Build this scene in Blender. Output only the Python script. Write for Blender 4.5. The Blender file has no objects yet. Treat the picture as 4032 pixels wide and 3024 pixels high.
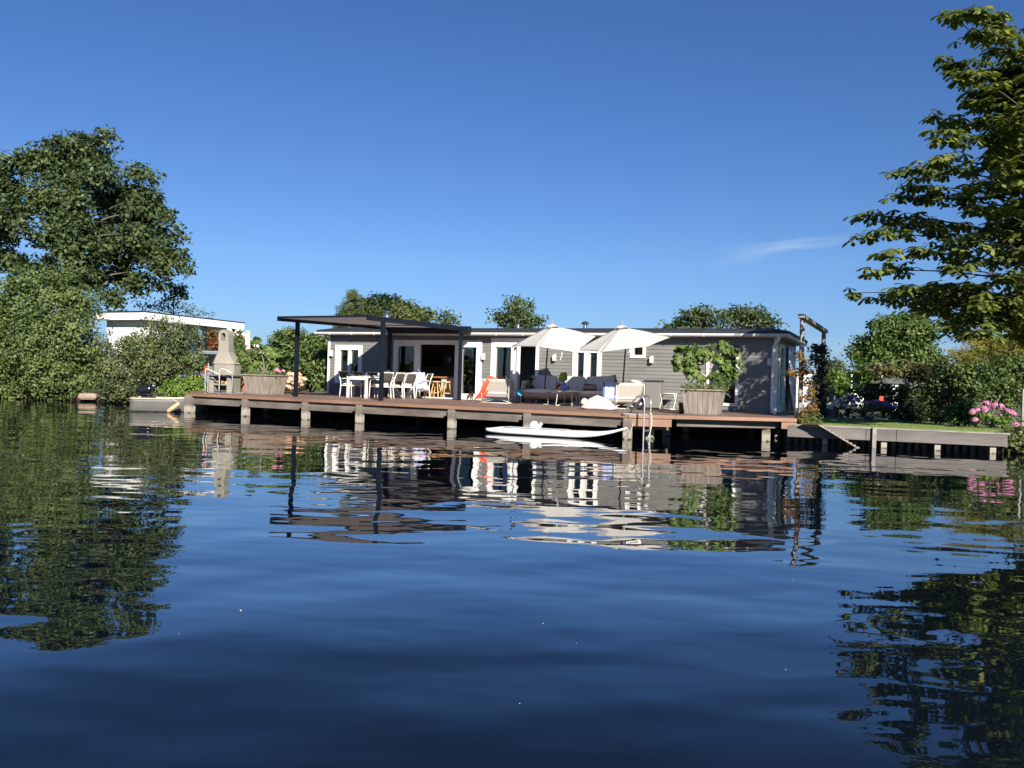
import bpy, bmesh, math, random
import numpy as np
from mathutils import Vector, Matrix

# ---------------------------------------------------------------- camera, world, sun
sc = bpy.context.scene
COL = sc.collection
FPX = 3200.0
CAM_H = 1.46
ROLL = math.radians(1.75)
PITCH = math.atan(21 / 3200)
cd = bpy.data.cameras.new("camera"); cam = bpy.data.objects.new("camera", cd); COL.objects.link(cam)
cd.sensor_width = 36; cd.lens = FPX / 4032 * 36; cd.clip_end = 3000; cd.clip_start = 0.05
CR = Matrix.Rotation(math.pi / 2 - PITCH, 3, 'X') @ Matrix.Rotation(ROLL, 3, 'Z')
cam.matrix_world = Matrix.Translation((0, 0, CAM_H)) @ CR.to_4x4()
sc.camera = cam

SUN_EL = math.radians(29.5)
SUN_D = Vector((0.285 * math.cos(SUN_EL), -0.958 * math.cos(SUN_EL), math.sin(SUN_EL))).normalized()
w = bpy.data.worlds.new("World"); sc.world = w; w.use_nodes = True
nt = w.node_tree; nt.nodes.clear()
sky = nt.nodes.new("ShaderNodeTexSky"); sky.sky_type = 'NISHITA'; sky.sun_disc = False
sky.sun_elevation = SUN_EL; sky.sun_rotation = math.atan2(SUN_D.x, SUN_D.y)
sky.altitude = 0; sky.air_density = 1.0; sky.dust_density = 0.15; sky.ozone_density = 3.0
hs = nt.nodes.new("ShaderNodeHueSaturation"); hs.inputs['Saturation'].default_value = 1.12; hs.inputs['Hue'].default_value = 0.5
bg = nt.nodes.new("ShaderNodeBackground"); bg.inputs['Strength'].default_value = 0.05
wo = nt.nodes.new("ShaderNodeOutputWorld")
# thin wisps of cirrus low in the sky
tc = nt.nodes.new("ShaderNodeTexCoord")
mp = nt.nodes.new("ShaderNodeMapping"); mp.inputs['Rotation'].default_value = (0, math.radians(8), 0); mp.inputs['Scale'].default_value = (2.2, 2.2, 26)
nz = nt.nodes.new("ShaderNodeTexNoise"); nz.inputs['Scale'].default_value = 1.6; nz.inputs['Detail'].default_value = 6
rp = nt.nodes.new("ShaderNodeValToRGB"); rp.color_ramp.elements[0].position = 0.57; rp.color_ramp.elements[1].position = 0.78
sep = nt.nodes.new("ShaderNodeSeparateXYZ")
mr = nt.nodes.new("ShaderNodeMapRange"); mr.inputs['From Min'].default_value = 0.14; mr.inputs['From Max'].default_value = 0.05
mrx = nt.nodes.new("ShaderNodeMapRange"); mrx.inputs['From Min'].default_value = 0.05; mrx.inputs['From Max'].default_value = 0.35
m1 = nt.nodes.new("ShaderNodeMath"); m1.operation = 'MULTIPLY'
m2 = nt.nodes.new("ShaderNodeMath"); m2.operation = 'MULTIPLY'
m3 = nt.nodes.new("ShaderNodeMath"); m3.operation = 'MULTIPLY'; m3.inputs[1].default_value = 0.45
mx = nt.nodes.new("ShaderNodeMixRGB"); mx.inputs[2].default_value = (6.0, 7.6, 9.2, 1)
L = nt.links.new
L(tc.outputs['Generated'], mp.inputs['Vector']); L(mp.outputs[0], nz.inputs['Vector']); L(nz.outputs['Fac'], rp.inputs[0])
L(tc.outputs['Generated'], sep.inputs[0]); L(sep.outputs['Z'], mr.inputs['Value']); L(sep.outputs['X'], mrx.inputs['Value'])
L(rp.outputs[0], m1.inputs[0]); L(mr.outputs[0], m1.inputs[1]); L(m1.outputs[0], m2.inputs[0]); L(mrx.outputs[0], m2.inputs[1]); L(m2.outputs[0], m3.inputs[0])
def M_(op, a=None, b=None, c=None):
    q_ = nt.nodes.new("ShaderNodeMath"); q_.operation = op
    for i_, x_ in enumerate((a, b, c)):
        if x_ is None: continue
        if isinstance(x_, (int, float)): q_.inputs[i_].default_value = x_
        else: L(x_, q_.inputs[i_])
    return q_.outputs[0]
n3 = nt.nodes.new("ShaderNodeTexNoise"); n3.inputs['Scale'].default_value = 9; n3.inputs['Detail'].default_value = 5; mp3 = nt.nodes.new("ShaderNodeMapping"); mp3.inputs['Scale'].default_value = (1, 1, 7); mp3.inputs['Rotation'].default_value = (0, math.radians(12), 0)
L(tc.outputs['Generated'], mp3.inputs['Vector']); L(mp3.outputs[0], n3.inputs['Vector'])
line = M_('MULTIPLY_ADD', M_('SUBTRACT', sep.outputs['X'], 0.245), 0.17, 0.148); line = M_('ADD', line, M_('MULTIPLY', M_('SUBTRACT', n3.outputs['Fac'], 0.5), 0.03))
band = M_('MAXIMUM', M_('SUBTRACT', 1.0, M_('MULTIPLY', M_('ABSOLUTE', M_('SUBTRACT', sep.outputs['Z'], line)), 105.0)), 0.0)
ex = M_('MAXIMUM', M_('SUBTRACT', 1.0, M_('ABSOLUTE', M_('MULTIPLY', M_('SUBTRACT', sep.outputs['X'], 0.315), 11.0))), 0.0); yy = M_('GREATER_THAN', sep.outputs['Y'], 0.0)
streak = M_('MULTIPLY', M_('MULTIPLY', M_('MULTIPLY', band, ex), M_('MULTIPLY', n3.outputs['Fac'], 0.75)), yy)
L(M_('MAXIMUM', M_('MULTIPLY', m3.outputs[0], 1.6), streak), mx.inputs[0])
hz = nt.nodes.new("ShaderNodeValToRGB"); hz.color_ramp.elements[0].position = 0.0; hz.color_ramp.elements[0].color = (0.62, 0.74, 0.93, 1); hz.color_ramp.elements[1].position = 0.14; hz.color_ramp.elements[1].color = (1, 1, 1, 1)
hm = nt.nodes.new("ShaderNodeMixRGB"); hm.blend_type = 'MULTIPLY'; hm.inputs[0].default_value = 1
L(sep.outputs['Z'], hz.inputs[0])
tint = nt.nodes.new("ShaderNodeMixRGB"); tint.blend_type = 'MULTIPLY'; tint.inputs[0].default_value = 1; tint.inputs[2].default_value = (0.66, 0.81, 1.12, 1)
L(sky.outputs[0], hs.inputs['Color']); L(hs.outputs[0], tint.inputs[1]); L(tint.outputs[0], hm.inputs[1]); L(hz.outputs[0], hm.inputs[2]); L(hm.outputs[0], mx.inputs[1]); L(mx.outputs[0], bg.inputs['Color']); L(bg.outputs[0], wo.inputs[0])

sd = bpy.data.lights.new("sun", 'SUN'); sd.energy = 5.0; sd.angle = math.radians(0.5); sd.color = (1.0, 0.93, 0.82)
so = bpy.data.objects.new("sun", sd); COL.objects.link(so); so.rotation_euler = SUN_D.to_track_quat('Z', 'Y').to_euler()
sc.cycles.caustics_reflective = False
sc.view_settings.view_transform = 'Standard'; sc.view_settings.look = 'None'; sc.view_settings.exposure = 0.98; sc.view_settings.gamma = 1.0

# ---------------------------------------------------------------- pixel -> place helpers
def ray(px, py):
    v = CR @ Vector(((px - 2016) / FPX, -(py - 1512) / FPX, -1.0)); return v
C0 = Vector((0, 0, CAM_H))
def G(px, py, z):
    r = ray(px, py); return C0 + r * ((z - CAM_H) / r.z)
def D(px, py, y):
    r = ray(px, py); return C0 + r * (y / r.y)
HL = Vector((-7.23, 31.94, 0)); ANG = math.radians(-25.42)
U = Vector((math.cos(ANG), math.sin(ANG), 0)); N = Vector((-math.sin(ANG), math.cos(ANG), 0))
HLEN = 16.89
def W(px, py, off=0.0):
    r = ray(px, py); t = ((HL + N * off) - C0).dot(N) / r.dot(N); p = C0 + r * t
    return (p - HL).dot(U), p.z
def E(px, py):   # end wall
    o = HL + U * HLEN; r = ray(px, py); t = (o - C0).dot(U) / r.dot(U); p = C0 + r * t
    return (p - o).dot(N), p.z
Z1 = lambda x, y: (x / 2.458, 1100 + y / 2.458)
Z2 = lambda x, y: (700 + x / 3.016, 1150 + y / 3.016)
Z3 = lambda x, y: (1050 + x / 3.687, 1200 + y / 3.687)
Z4 = lambda x, y: (1500 + x / 3.687, 1200 + y / 3.687)
Z5 = lambda x, y: (1950 + x / 2.949, 1200 + y / 2.949)
Z6 = lambda x, y: (2500 + x / 2.765, 1200 + y / 2.765)
Z7 = lambda x, y: (3100 + x / 2.370, 1150 + y / 2.370)
Z8 = lambda x, y: (3200 + x / 1.2764, y / 1.2764)
ZA = lambda x, y: (2080 + x / 4.096, 1440 + y / 4.096)
ZB = lambda x, y: (1700 + x / 5.53, 1400 + y / 5.53)
ZC = lambda x, y: (1320 + x / 5.53, 1440 + y / 5.53)
ZD = lambda x, y: (3150 + x / 4.424, 1400 + y / 4.424)
ZE = lambda x, y: (1250 + x / 2.458, 1100 + y / 2.458)
ZT = lambda x, y: (x / 2.212, 450 + y / 2.212)
DZ = 0.64        # deck height above the water

# ---------------------------------------------------------------- materials
def newmat(name):
    m = bpy.data.materials.new(name); m.use_nodes = True; m.node_tree.nodes.clear(); return m, m.node_tree
def pm(name, col, rough=0.6, metal=0.0, var=0.0, vscale=4.0, bump=0.0, bscale=20.0, col2=None, stretch=(1, 1, 1), spec=0.5, sheen=0.0):
    m, t = newmat(name); n = t.nodes; l = t.links.new
    o = n.new("ShaderNodeOutputMaterial"); b = n.new("ShaderNodeBsdfPrincipled"); l(b.outputs[0], o.inputs[0])
    b.inputs['Base Color'].default_value = (*col, 1); b.inputs['Roughness'].default_value = rough; b.inputs['Metallic'].default_value = metal
    b.inputs['Specular IOR Level'].default_value = spec
    if sheen: b.inputs['Sheen Weight'].default_value = sheen
    if var or bump or col2:
        c = n.new("ShaderNodeTexCoord"); mp = n.new("ShaderNodeMapping"); mp.inputs['Scale'].default_value = stretch
        l(c.outputs['Object'], mp.inputs[0])
        z = n.new("ShaderNodeTexNoise"); z.inputs['Scale'].default_value = vscale; z.inputs['Detail'].default_value = 5; z.inputs['Roughness'].default_value = 0.6
        l(mp.outputs[0], z.inputs['Vector'])
        r = n.new("ShaderNodeValToRGB"); r.color_ramp.elements[0].position = 0.32; r.color_ramp.elements[1].position = 0.68
        if col2 is None: col2 = tuple(min(1, x * (1 + var)) for x in col); a = tuple(x * (1 - var) for x in col)
        else: a = col
        r.color_ramp.elements[0].color = (*a, 1); r.color_ramp.elements[1].color = (*col2, 1)
        l(z.outputs['Fac'], r.inputs[0]); l(r.outputs[0], b.inputs['Base Color'])
        if bump:
            z2 = n.new("ShaderNodeTexNoise"); z2.inputs['Scale'].default_value = bscale; z2.inputs['Detail'].default_value = 4
            l(mp.outputs[0], z2.inputs['Vector'])
            bp = n.new("ShaderNodeBump"); bp.inputs['Strength'].default_value = 0.6; bp.inputs['Distance'].default_value = bump
            l(z2.outputs['Fac'], bp.inputs['Height']); l(bp.outputs[0], b.inputs['Normal'])
    return m
def board_variation(m, amt):
    t = m.node_tree; b = next(x for x in t.nodes if x.type == 'BSDF_PRINCIPLED'); src = b.inputs['Base Color'].links[0].from_socket
    g = t.nodes.new("ShaderNodeNewGeometry"); mr = t.nodes.new("ShaderNodeMapRange"); mr.inputs['To Min'].default_value = 1 - amt; mr.inputs['To Max'].default_value = 1 + amt; t.links.new(g.outputs['Random Per Island'], mr.inputs[0])
    mx = t.nodes.new("ShaderNodeMixRGB"); mx.blend_type = 'MULTIPLY'; mx.inputs[0].default_value = 1; t.links.new(src, mx.inputs[1]); t.links.new(mr.outputs[0], mx.inputs[2]); t.links.new(mx.outputs[0], b.inputs['Base Color'])
def leafmat(name, c1, c2, trans=0.3, scale=0.9, rough=0.55, tint=(1.25, 1.35, 0.5, 1)):
    m, t = newmat(name); n = t.nodes; l = t.links.new
    o = n.new("ShaderNodeOutputMaterial"); b = n.new("ShaderNodeBsdfPrincipled"); tr = n.new("ShaderNodeBsdfTranslucent"); mix = n.new("ShaderNodeMixShader")
    b.inputs['Roughness'].default_value = rough; b.inputs['Specular IOR Level'].default_value = 0.35
    c = n.new("ShaderNodeTexCoord"); z = n.new("ShaderNodeTexNoise"); z.inputs['Scale'].default_value = scale; z.inputs['Detail'].default_value = 3
    l(c.outputs['Object'], z.inputs['Vector'])
    g = n.new("ShaderNodeNewGeometry")
    ma = n.new("ShaderNodeMath"); ma.operation = 'MULTIPLY_ADD'; ma.inputs[1].default_value = 0.45; l(g.outputs['Random Per Island'], ma.inputs[0])
    mb = n.new("ShaderNodeMath"); mb.operation = 'MULTIPLY_ADD'; mb.inputs[1].default_value = 1.5; mb.inputs[2].default_value = -0.45; l(z.outputs['Fac'], mb.inputs[0]); l(mb.outputs[0], ma.inputs[2])
    mx = n.new("ShaderNodeMixRGB"); mx.inputs[1].default_value = (*c1, 1); mx.inputs[2].default_value = (*c2, 1); l(ma.outputs[0], mx.inputs[0]); mx.use_clamp = True
    l(mx.outputs[0], b.inputs['Base Color'])
    br = n.new("ShaderNodeMixRGB"); br.blend_type = 'MULTIPLY'; br.inputs[0].default_value = 1; br.inputs[2].default_value = tint; l(mx.outputs[0], br.inputs[1])
    l(br.outputs[0], tr.inputs['Color']); mix.inputs[0].default_value = trans
    l(b.outputs[0], mix.inputs[1]); l(tr.outputs[0], mix.inputs[2]); l(mix.outputs[0], o.inputs[0])
    return m
def glassmat(name, dark=0.75, ior=1.75):
    m, t = newmat(name); n = t.nodes; l = t.links.new
    o = n.new("ShaderNodeOutputMaterial"); a = n.new("ShaderNodeBsdfTransparent"); a.inputs[0].default_value = (dark, dark * 1.02, dark, 1)
    g = n.new("ShaderNodeBsdfGlossy"); g.inputs['Roughness'].default_value = 0.0
    fr = n.new("ShaderNodeFresnel"); fr.inputs[0].default_value = ior; mx = n.new("ShaderNodeMixShader")
    c = n.new("ShaderNodeTexCoord"); z = n.new("ShaderNodeTexNoise"); z.inputs['Scale'].default_value = 1.1; l(c.outputs['Object'], z.inputs['Vector'])
    bp = n.new("ShaderNodeBump"); bp.inputs['Distance'].default_value = 0.004; l(z.outputs['Fac'], bp.inputs['Height']); l(bp.outputs[0], g.inputs['Normal'])
    l(fr.outputs[0], mx.inputs[0]); l(a.outputs[0], mx.inputs[1]); l(g.outputs[0], mx.inputs[2]); l(mx.outputs[0], o.inputs[0])
    return m
def stripes(name, ca, cb, scale, axis='X', duty=0.5, rough=0.9, noise=0.0, rot=0.0):
    m, t = newmat(name); n = t.nodes; l = t.links.new
    o = n.new("ShaderNodeOutputMaterial"); b = n.new("ShaderNodeBsdfPrincipled"); l(b.outputs[0], o.inputs[0]); b.inputs['Roughness'].default_value = rough
    c = n.new("ShaderNodeTexCoord"); mp = n.new("ShaderNodeMapping"); mp.inputs['Rotation'].default_value = (0, 0, rot); l(c.outputs['Object'], mp.inputs[0])
    s = n.new("ShaderNodeSeparateXYZ"); l(mp.outputs[0], s.inputs[0])
    mu = n.new("ShaderNodeMath"); mu.operation = 'MULTIPLY'; mu.inputs[1].default_value = scale; l(s.outputs[axis], mu.inputs[0])
    fr = n.new("ShaderNodeMath"); fr.operation = 'FRACT'; l(mu.outputs[0], fr.inputs[0])
    gt = n.new("ShaderNodeMath"); gt.operation = 'LESS_THAN'; gt.inputs[1].default_value = duty; l(fr.outputs[0], gt.inputs[0])
    mx = n.new("ShaderNodeMixRGB"); mx.inputs[1].default_value = (*cb, 1); mx.inputs[2].default_value = (*ca, 1); l(gt.outputs[0], mx.inputs[0])
    src = mx.outputs[0]
    if noise:
        fl = n.new("ShaderNodeMath"); fl.operation = 'FLOOR'; l(mu.outputs[0], fl.inputs[0])
        wn = n.new("ShaderNodeTexWhiteNoise"); wn.noise_dimensions = '1D'; l(fl.outputs[0], wn.inputs['W'])
        z = n.new("ShaderNodeTexNoise"); z.inputs['Scale'].default_value = 3; z.inputs['Detail'].default_value = 6; l(mp.outputs[0], z.inputs['Vector'])
        ad = n.new("ShaderNodeMath"); ad.operation = 'ADD'; l(wn.outputs['Value'], ad.inputs[0]); l(z.outputs['Fac'], ad.inputs[1])
        mr = n.new("ShaderNodeMapRange"); mr.inputs['From Max'].default_value = 1.7; mr.inputs['To Min'].default_value = 1 - noise; mr.inputs['To Max'].default_value = 1 + noise; l(ad.outputs[0], mr.inputs[0])
        m2 = n.new("ShaderNodeMixRGB"); m2.blend_type = 'MULTIPLY'; m2.inputs[0].default_value = 1; l(mx.outputs[0], m2.inputs[1]); l(mr.outputs[0], m2.inputs[2]); src = m2.outputs[0]
    l(src, b.inputs['Base Color']); return m
def woodpile():   # weathered pile: grey above, whitish with algae stain near the waterline
    m, t = newmat("pile_wood"); n = t.nodes; l = t.links.new
    o = n.new("ShaderNodeOutputMaterial"); b = n.new("ShaderNodeBsdfPrincipled"); l(b.outputs[0], o.inputs[0]); b.inputs['Roughness'].default_value = 0.85
    g = n.new("ShaderNodeNewGeometry"); s = n.new("ShaderNodeSeparateXYZ"); l(g.outputs['Position'], s.inputs[0])
    z = n.new("ShaderNodeTexNoise"); z.inputs['Scale'].default_value = 9; z.inputs['Detail'].default_value = 5
    mp = n.new("ShaderNodeMapping"); mp.inputs['Scale'].default_value = (1, 1, 0.25); l(g.outputs['Position'], mp.inputs[0]); l(mp.outputs[0], z.inputs['Vector'])
    ma = n.new("ShaderNodeMath"); ma.operation = 'MULTIPLY_ADD'; ma.inputs[1].default_value = 0.22; l(z.outputs['Fac'], ma.inputs[0]); l(s.outputs['Z'], ma.inputs[2])
    r = n.new("ShaderNodeValToRGB"); e = r.color_ramp.elements
    e[0].position = 0.10; e[0].color = (0.04, 0.035, 0.02, 1); e[1].position = 0.14; e[1].color = (0.30, 0.275, 0.22, 1)
    x = e.new(0.27); x.color = (0.35, 0.32, 0.27, 1); x = e.new(0.40); x.color = (0.13, 0.108, 0.09, 1); x = e.new(0.7); x.color = (0.19, 0.16, 0.14, 1)
    l(ma.outputs[0], r.inputs[0]); l(r.outputs[0], b.inputs['Base Color']); return m
def watermat():
    m, t = newmat("canal_water"); n = t.nodes; l = t.links.new
    o = n.new("ShaderNodeOutputMaterial"); dfs = n.new("ShaderNodeBsdfDiffuse"); dfs.inputs[0].default_value = (0.003, 0.006, 0.011, 1)
    b = n.new("ShaderNodeBsdfGlossy"); b.inputs['Roughness'].default_value = 0.012; mxs = n.new("ShaderNodeMixShader"); l(dfs.outputs[0], mxs.inputs[1]); l(b.outputs[0], mxs.inputs[2]); l(mxs.outputs[0], o.inputs[0])
    lw = n.new("ShaderNodeLayerWeight"); lw.inputs[0].default_value = 0.5; cr = n.new("ShaderNodeValToRGB"); el = cr.color_ramp.elements
    el[0].position = 0.0; el[0].color = (0.02,) * 3 + (1,); el[1].position = 1.0; el[1].color = (1, 1, 1, 1)
    for p_, c_ in ((0.40, 0.035), (0.577, 0.10), (0.655, 0.225), (0.719, 0.45), (0.787, 0.60), (0.88, 0.76)): x_ = el.new(p_); x_.color = (c_, c_, c_, 1)
    l(lw.outputs['Facing'], cr.inputs[0]); l(cr.outputs[0], mxs.inputs[0])
    g = n.new("ShaderNodeNewGeometry")
    def nz(scale, st, rot, det, amp, dist=0.0):
        mp = n.new("ShaderNodeMapping"); mp.inputs['Scale'].default_value = st; mp.inputs['Rotation'].default_value = (0, 0, math.radians(rot)); l(g.outputs['Position'], mp.inputs[0])
        z = n.new("ShaderNodeTexNoise"); z.inputs['Scale'].default_value = scale; z.inputs['Detail'].default_value = det; z.inputs['Roughness'].default_value = 0.45; z.inputs['Distortion'].default_value = dist
        l(mp.outputs[0], z.inputs['Vector']); mu = n.new("ShaderNodeMath"); mu.operation = 'MULTIPLY'; mu.inputs[1].default_value = amp; l(z.outputs['Fac'], mu.inputs[0]); return mu.outputs[0]
    a = nz(0.45, (0.7, 1.25, 1), 12, 0, WAVE[0], 0.3); c = nz(1.35, (0.75, 1.2, 1), -14, 0, WAVE[1], 0.4); d = nz(3.6, (0.7, 1.3, 1), 6, 0, WAVE[2], 0.3); 
    # a breeze ripple that comes and goes in patches
    e = nz(11.0, (0.7, 1.4, 1), -5, 1, WAVE[3])
    pz = n.new("ShaderNodeTexNoise"); pz.inputs['Scale'].default_value = 0.22; l(g.outputs['Position'], pz.inputs['Vector'])
    pr = n.new("ShaderNodeMapRange"); pr.inputs['From Min'].default_value = 0.4; pr.inputs['From Max'].default_value = 0.62; pr.inputs['To Min'].default_value = 0.25; l(pz.outputs['Fac'], pr.inputs[0])
    em = n.new("ShaderNodeMath"); em.operation = 'MULTIPLY'; l(e, em.inputs[0]); l(pr.outputs[0], em.inputs[1])
    sy = n.new("ShaderNodeSeparateXYZ"); l(g.outputs['Position'], sy.inputs[0]); nr_ = n.new("ShaderNodeMapRange"); nr_.inputs['From Min'].default_value = 9; nr_.inputs['From Max'].default_value = 4.5; nr_.inputs['To Min'].default_value = 1; nr_.inputs['To Max'].default_value = 1.7; l(sy.outputs['Y'], nr_.inputs[0])
    def near(x): q = n.new("ShaderNodeMath"); q.operation = 'MULTIPLY'; l(x, q.inputs[0]); l(nr_.outputs[0], q.inputs[1]); return q.outputs[0]
    a = near(a); c = near(c)
    s1 = n.new("ShaderNodeMath"); l(a, s1.inputs[0]); l(c, s1.inputs[1]); s2 = n.new("ShaderNodeMath"); l(s1.outputs[0], s2.inputs[0]); l(d, s2.inputs[1])
    s3 = n.new("ShaderNodeMath"); l(s2.outputs[0], s3.inputs[0]); l(em.outputs[0], s3.inputs[1])
    bp = n.new("ShaderNodeBump"); bp.inputs['Strength'].default_value = 1; bp.inputs['Distance'].default_value = 1; l(s3.outputs[0], bp.inputs['Height']); l(bp.outputs[0], b.inputs['Normal']); l(bp.outputs[0], lw.inputs['Normal'])
    return m
WAVE = (0.025, 0.0082, 0.0019, 0.00018)

M = dict(
 white=pm("white_paint", (0.78, 0.77, 0.74), 0.45, var=0.04, vscale=6), whitep=pm("white_plastic", (0.8, 0.8, 0.78), 0.3),
 cream=pm("cream_metal", (0.72, 0.69, 0.6), 0.45), siding=pm("grey_siding", (0.165, 0.165, 0.155), 0.55, var=0.12, vscale=2, bump=0.002, bscale=30, stretch=(0.3, 1, 1)),
 soffit=pm("soffit_paint", (0.42, 0.4, 0.37), 0.6, var=0.05), black=pm("roof_felt", (0.018, 0.019, 0.023), 0.7, var=0.2, vscale=3), navy=pm("anthracite_metal", (0.006, 0.009, 0.017), 0.5, var=0.05, spec=0.25),
 gutter=pm("zinc_gutter", (0.62, 0.61, 0.58), 0.45, var=0.05), steel=pm("stainless_steel", (0.6, 0.6, 0.6), 0.25, 1.0), alu=pm("dull_aluminium", (0.42, 0.43, 0.43), 0.45, 0.75, var=0.1, vscale=20),
 fabric_dark=leafmat("awning_fabric", (0.27, 0.25, 0.24), (0.29, 0.27, 0.26), 0.35, 0.5, 0.9, (1, .95, .9, 1)), canvas=leafmat("umbrella_canvas", (0.74, 0.725, 0.69), (0.76, 0.745, 0.71), 0.5, 0.5, 0.9, (1, .98, .95, 1)),
 deckedge=pm("deck_edge", (0.235, 0.13, 0.082), 0.6, var=0.28, vscale=1.5, stretch=(0.2, 1, 1), bump=0.002),
 beam=pm("weathered_beam", (0.075, 0.06, 0.05), 0.85, col2=(0.17, 0.145, 0.125), vscale=2.5, bump=0.004, bscale=14, stretch=(0.35, 1, 2)), pile=woodpile(),
 concrete=pm("cast_concrete", (0.25, 0.232, 0.188), 0.85, var=0.12, vscale=3, bump=0.004, bscale=60), slab=pm("dark_slab", (0.12, 0.12, 0.12), 0.8, var=0.15),
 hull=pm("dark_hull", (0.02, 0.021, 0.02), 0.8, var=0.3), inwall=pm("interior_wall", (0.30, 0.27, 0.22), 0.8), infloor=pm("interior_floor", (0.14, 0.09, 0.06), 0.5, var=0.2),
 greenwall=pm("green_grey_wall", (0.16, 0.18, 0.16), 0.8), dark=pm("dark_plastic", (0.012, 0.012, 0.014), 0.3), gloss_black=pm("glossy_black", (0.01, 0.011, 0.014), 0.12, spec=0.8),
 textilene=pm("dark_textilene", (0.07, 0.062, 0.058), 0.8, var=0.1, vscale=60), cushion=pm("cream_cushion", (0.76, 0.7, 0.6), 0.95, var=0.04, vscale=5, bump=0.02, bscale=5),
 sling=pm("grey_sling", (0.42, 0.395, 0.35), 0.9, var=0.04, vscale=3, stretch=(3, 1, 1)), greycush=pm("grey_cushion", (0.52, 0.49, 0.465), 0.95, var=0.05, bump=0.01, bscale=4),
 brown=pm("brown_cushion", (0.13, 0.06, 0.025), 0.95, var=0.25, vscale=20), orange=pm("orange_cloth", (0.72, 0.085, 0.04), 0.9, var=0.08), turq=pm("turquoise_cloth", (0.03, 0.42, 0.62), 0.9),
 lilac=pm("lilac_cloth", (0.42, 0.42, 0.62), 0.95, var=0.05), wood=pm("pale_wood", (0.5, 0.3, 0.13), 0.6, var=0.12, vscale=8), darkwood=pm("dark_wood", (0.12, 0.06, 0.03), 0.5, var=0.2, vscale=6),
 mint=pm("mint_panel", (0.42, 0.5, 0.40), 0.6), pink=pm("blush_fabric", (0.62, 0.5, 0.44), 0.95, var=0.04, bump=0.015, bscale=3), boxgrey=pm("grey_resin", (0.17, 0.17, 0.155), 0.6), boxtop=pm("dark_resin", (0.04, 0.042, 0.045), 0.6),
 planter=stripes("planter_planks", (0.26, 0.215, 0.175), (0.06, 0.05, 0.04), 7.4, 'X', 0.95, noise=0.3), planks=pm("planter_plank", (0.17, 0.14, 0.115), 0.85, col2=(0.33, 0.28, 0.235), vscale=2.2, bump=0.004, bscale=12, stretch=(4, 4, 0.5)),
 soil=pm("soil", (0.03, 0.02, 0.013), 0.95, var=0.3), bark=pm("bark", (0.10, 0.088, 0.07), 0.9, var=0.3, vscale=8, bump=0.02, bscale=12), palebark=pm("pale_bark", (0.27, 0.235, 0.2), 0.85, var=0.25, vscale=10, bump=0.01), darkbark=pm("dark_bark", (0.05, 0.04, 0.035), 0.9, var=0.3, vscale=6, bump=0.02),
 quay=pm("quay_plank", (0.09, 0.08, 0.075), 0.8, col2=(0.19, 0.17, 0.16), vscale=1.6, bump=0.004, bscale=10, stretch=(0.4, 0.4, 2)), quaycap=pm("quay_cap", (0.24, 0.22, 0.20), 0.8, var=0.25),
 sheet=pm("sheet_pile", (0.045, 0.037, 0.026), 0.85, var=0.4, vscale=6), glass=glassmat("window_glass", 0.7, 2.1), glassb=glassmat("darker_glass", 0.5, 1.9),
 red=pm("red_paint", (0.32, 0.022, 0.018), 0.7, var=0.1), redtile=pm("roof_tile", (0.42, 0.12, 0.06), 0.8, var=0.2, vscale=8), cabin=pm("cabin_wood", (0.05, 0.035, 0.028), 0.8, var=0.3, vscale=5),
 vase=stripes("striped_vase", (0.16, 0.22, 0.62), (0.05, 0.09, 0.4), 40, 'X', 0.6, rough=0.3), rope=pm("rope", (0.6, 0.52, 0.38), 0.95), fender=pm("yellow_fender", (0.55, 0.38, 0.19), 0.45, var=0.15, vscale=5),
 boat=pm("grey_hull", (0.095, 0.092, 0.085), 0.55, var=0.12, vscale=3), boatlow=pm("dark_hull_paint", (0.05, 0.05, 0.048), 0.6, var=0.3, vscale=6), gunwale=pm("gunwale_wood", (0.42, 0.36, 0.28), 0.6), terracotta=pm("terracotta", (0.28, 0.12, 0.06), 0.8, var=0.15),
 pinkfl=pm("pink_petal", (0.45, 0.17, 0.30), 0.8, var=0.25, vscale=20), purplefl=pm("purple_petal", (0.12, 0.09, 0.28), 0.8, var=0.3, vscale=20), creamfl=pm("cream_petal", (0.75, 0.48, 0.32), 0.8, var=0.2, vscale=20),
 lampw=pm("lamp_housing", (0.62, 0.61, 0.57), 0.5), stone=pm("bank_stone", (0.27, 0.2, 0.15), 0.9, var=0.2, vscale=5, bump=0.02), curtain=pm("white_curtain", (0.75, 0.75, 0.74), 0.8), poleb=pm("umbrella_pole", (0.05, 0.045, 0.05), 0.5), tipm=pm("pole_top_wood", (0.22, 0.19, 0.17), 0.6),
 copper=pm("car_paint", (0.12, 0.15, 0.18), 0.3, spec=0.6), yellow=pm("yellow_vinyl", (0.75, 0.5, 0.02), 0.6), greenbin=pm("green_plastic", (0.04, 0.12, 0.08), 0.5), buoy=pm("buoy_red", (0.7, 0.05, 0.02), 0.5),
)
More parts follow.
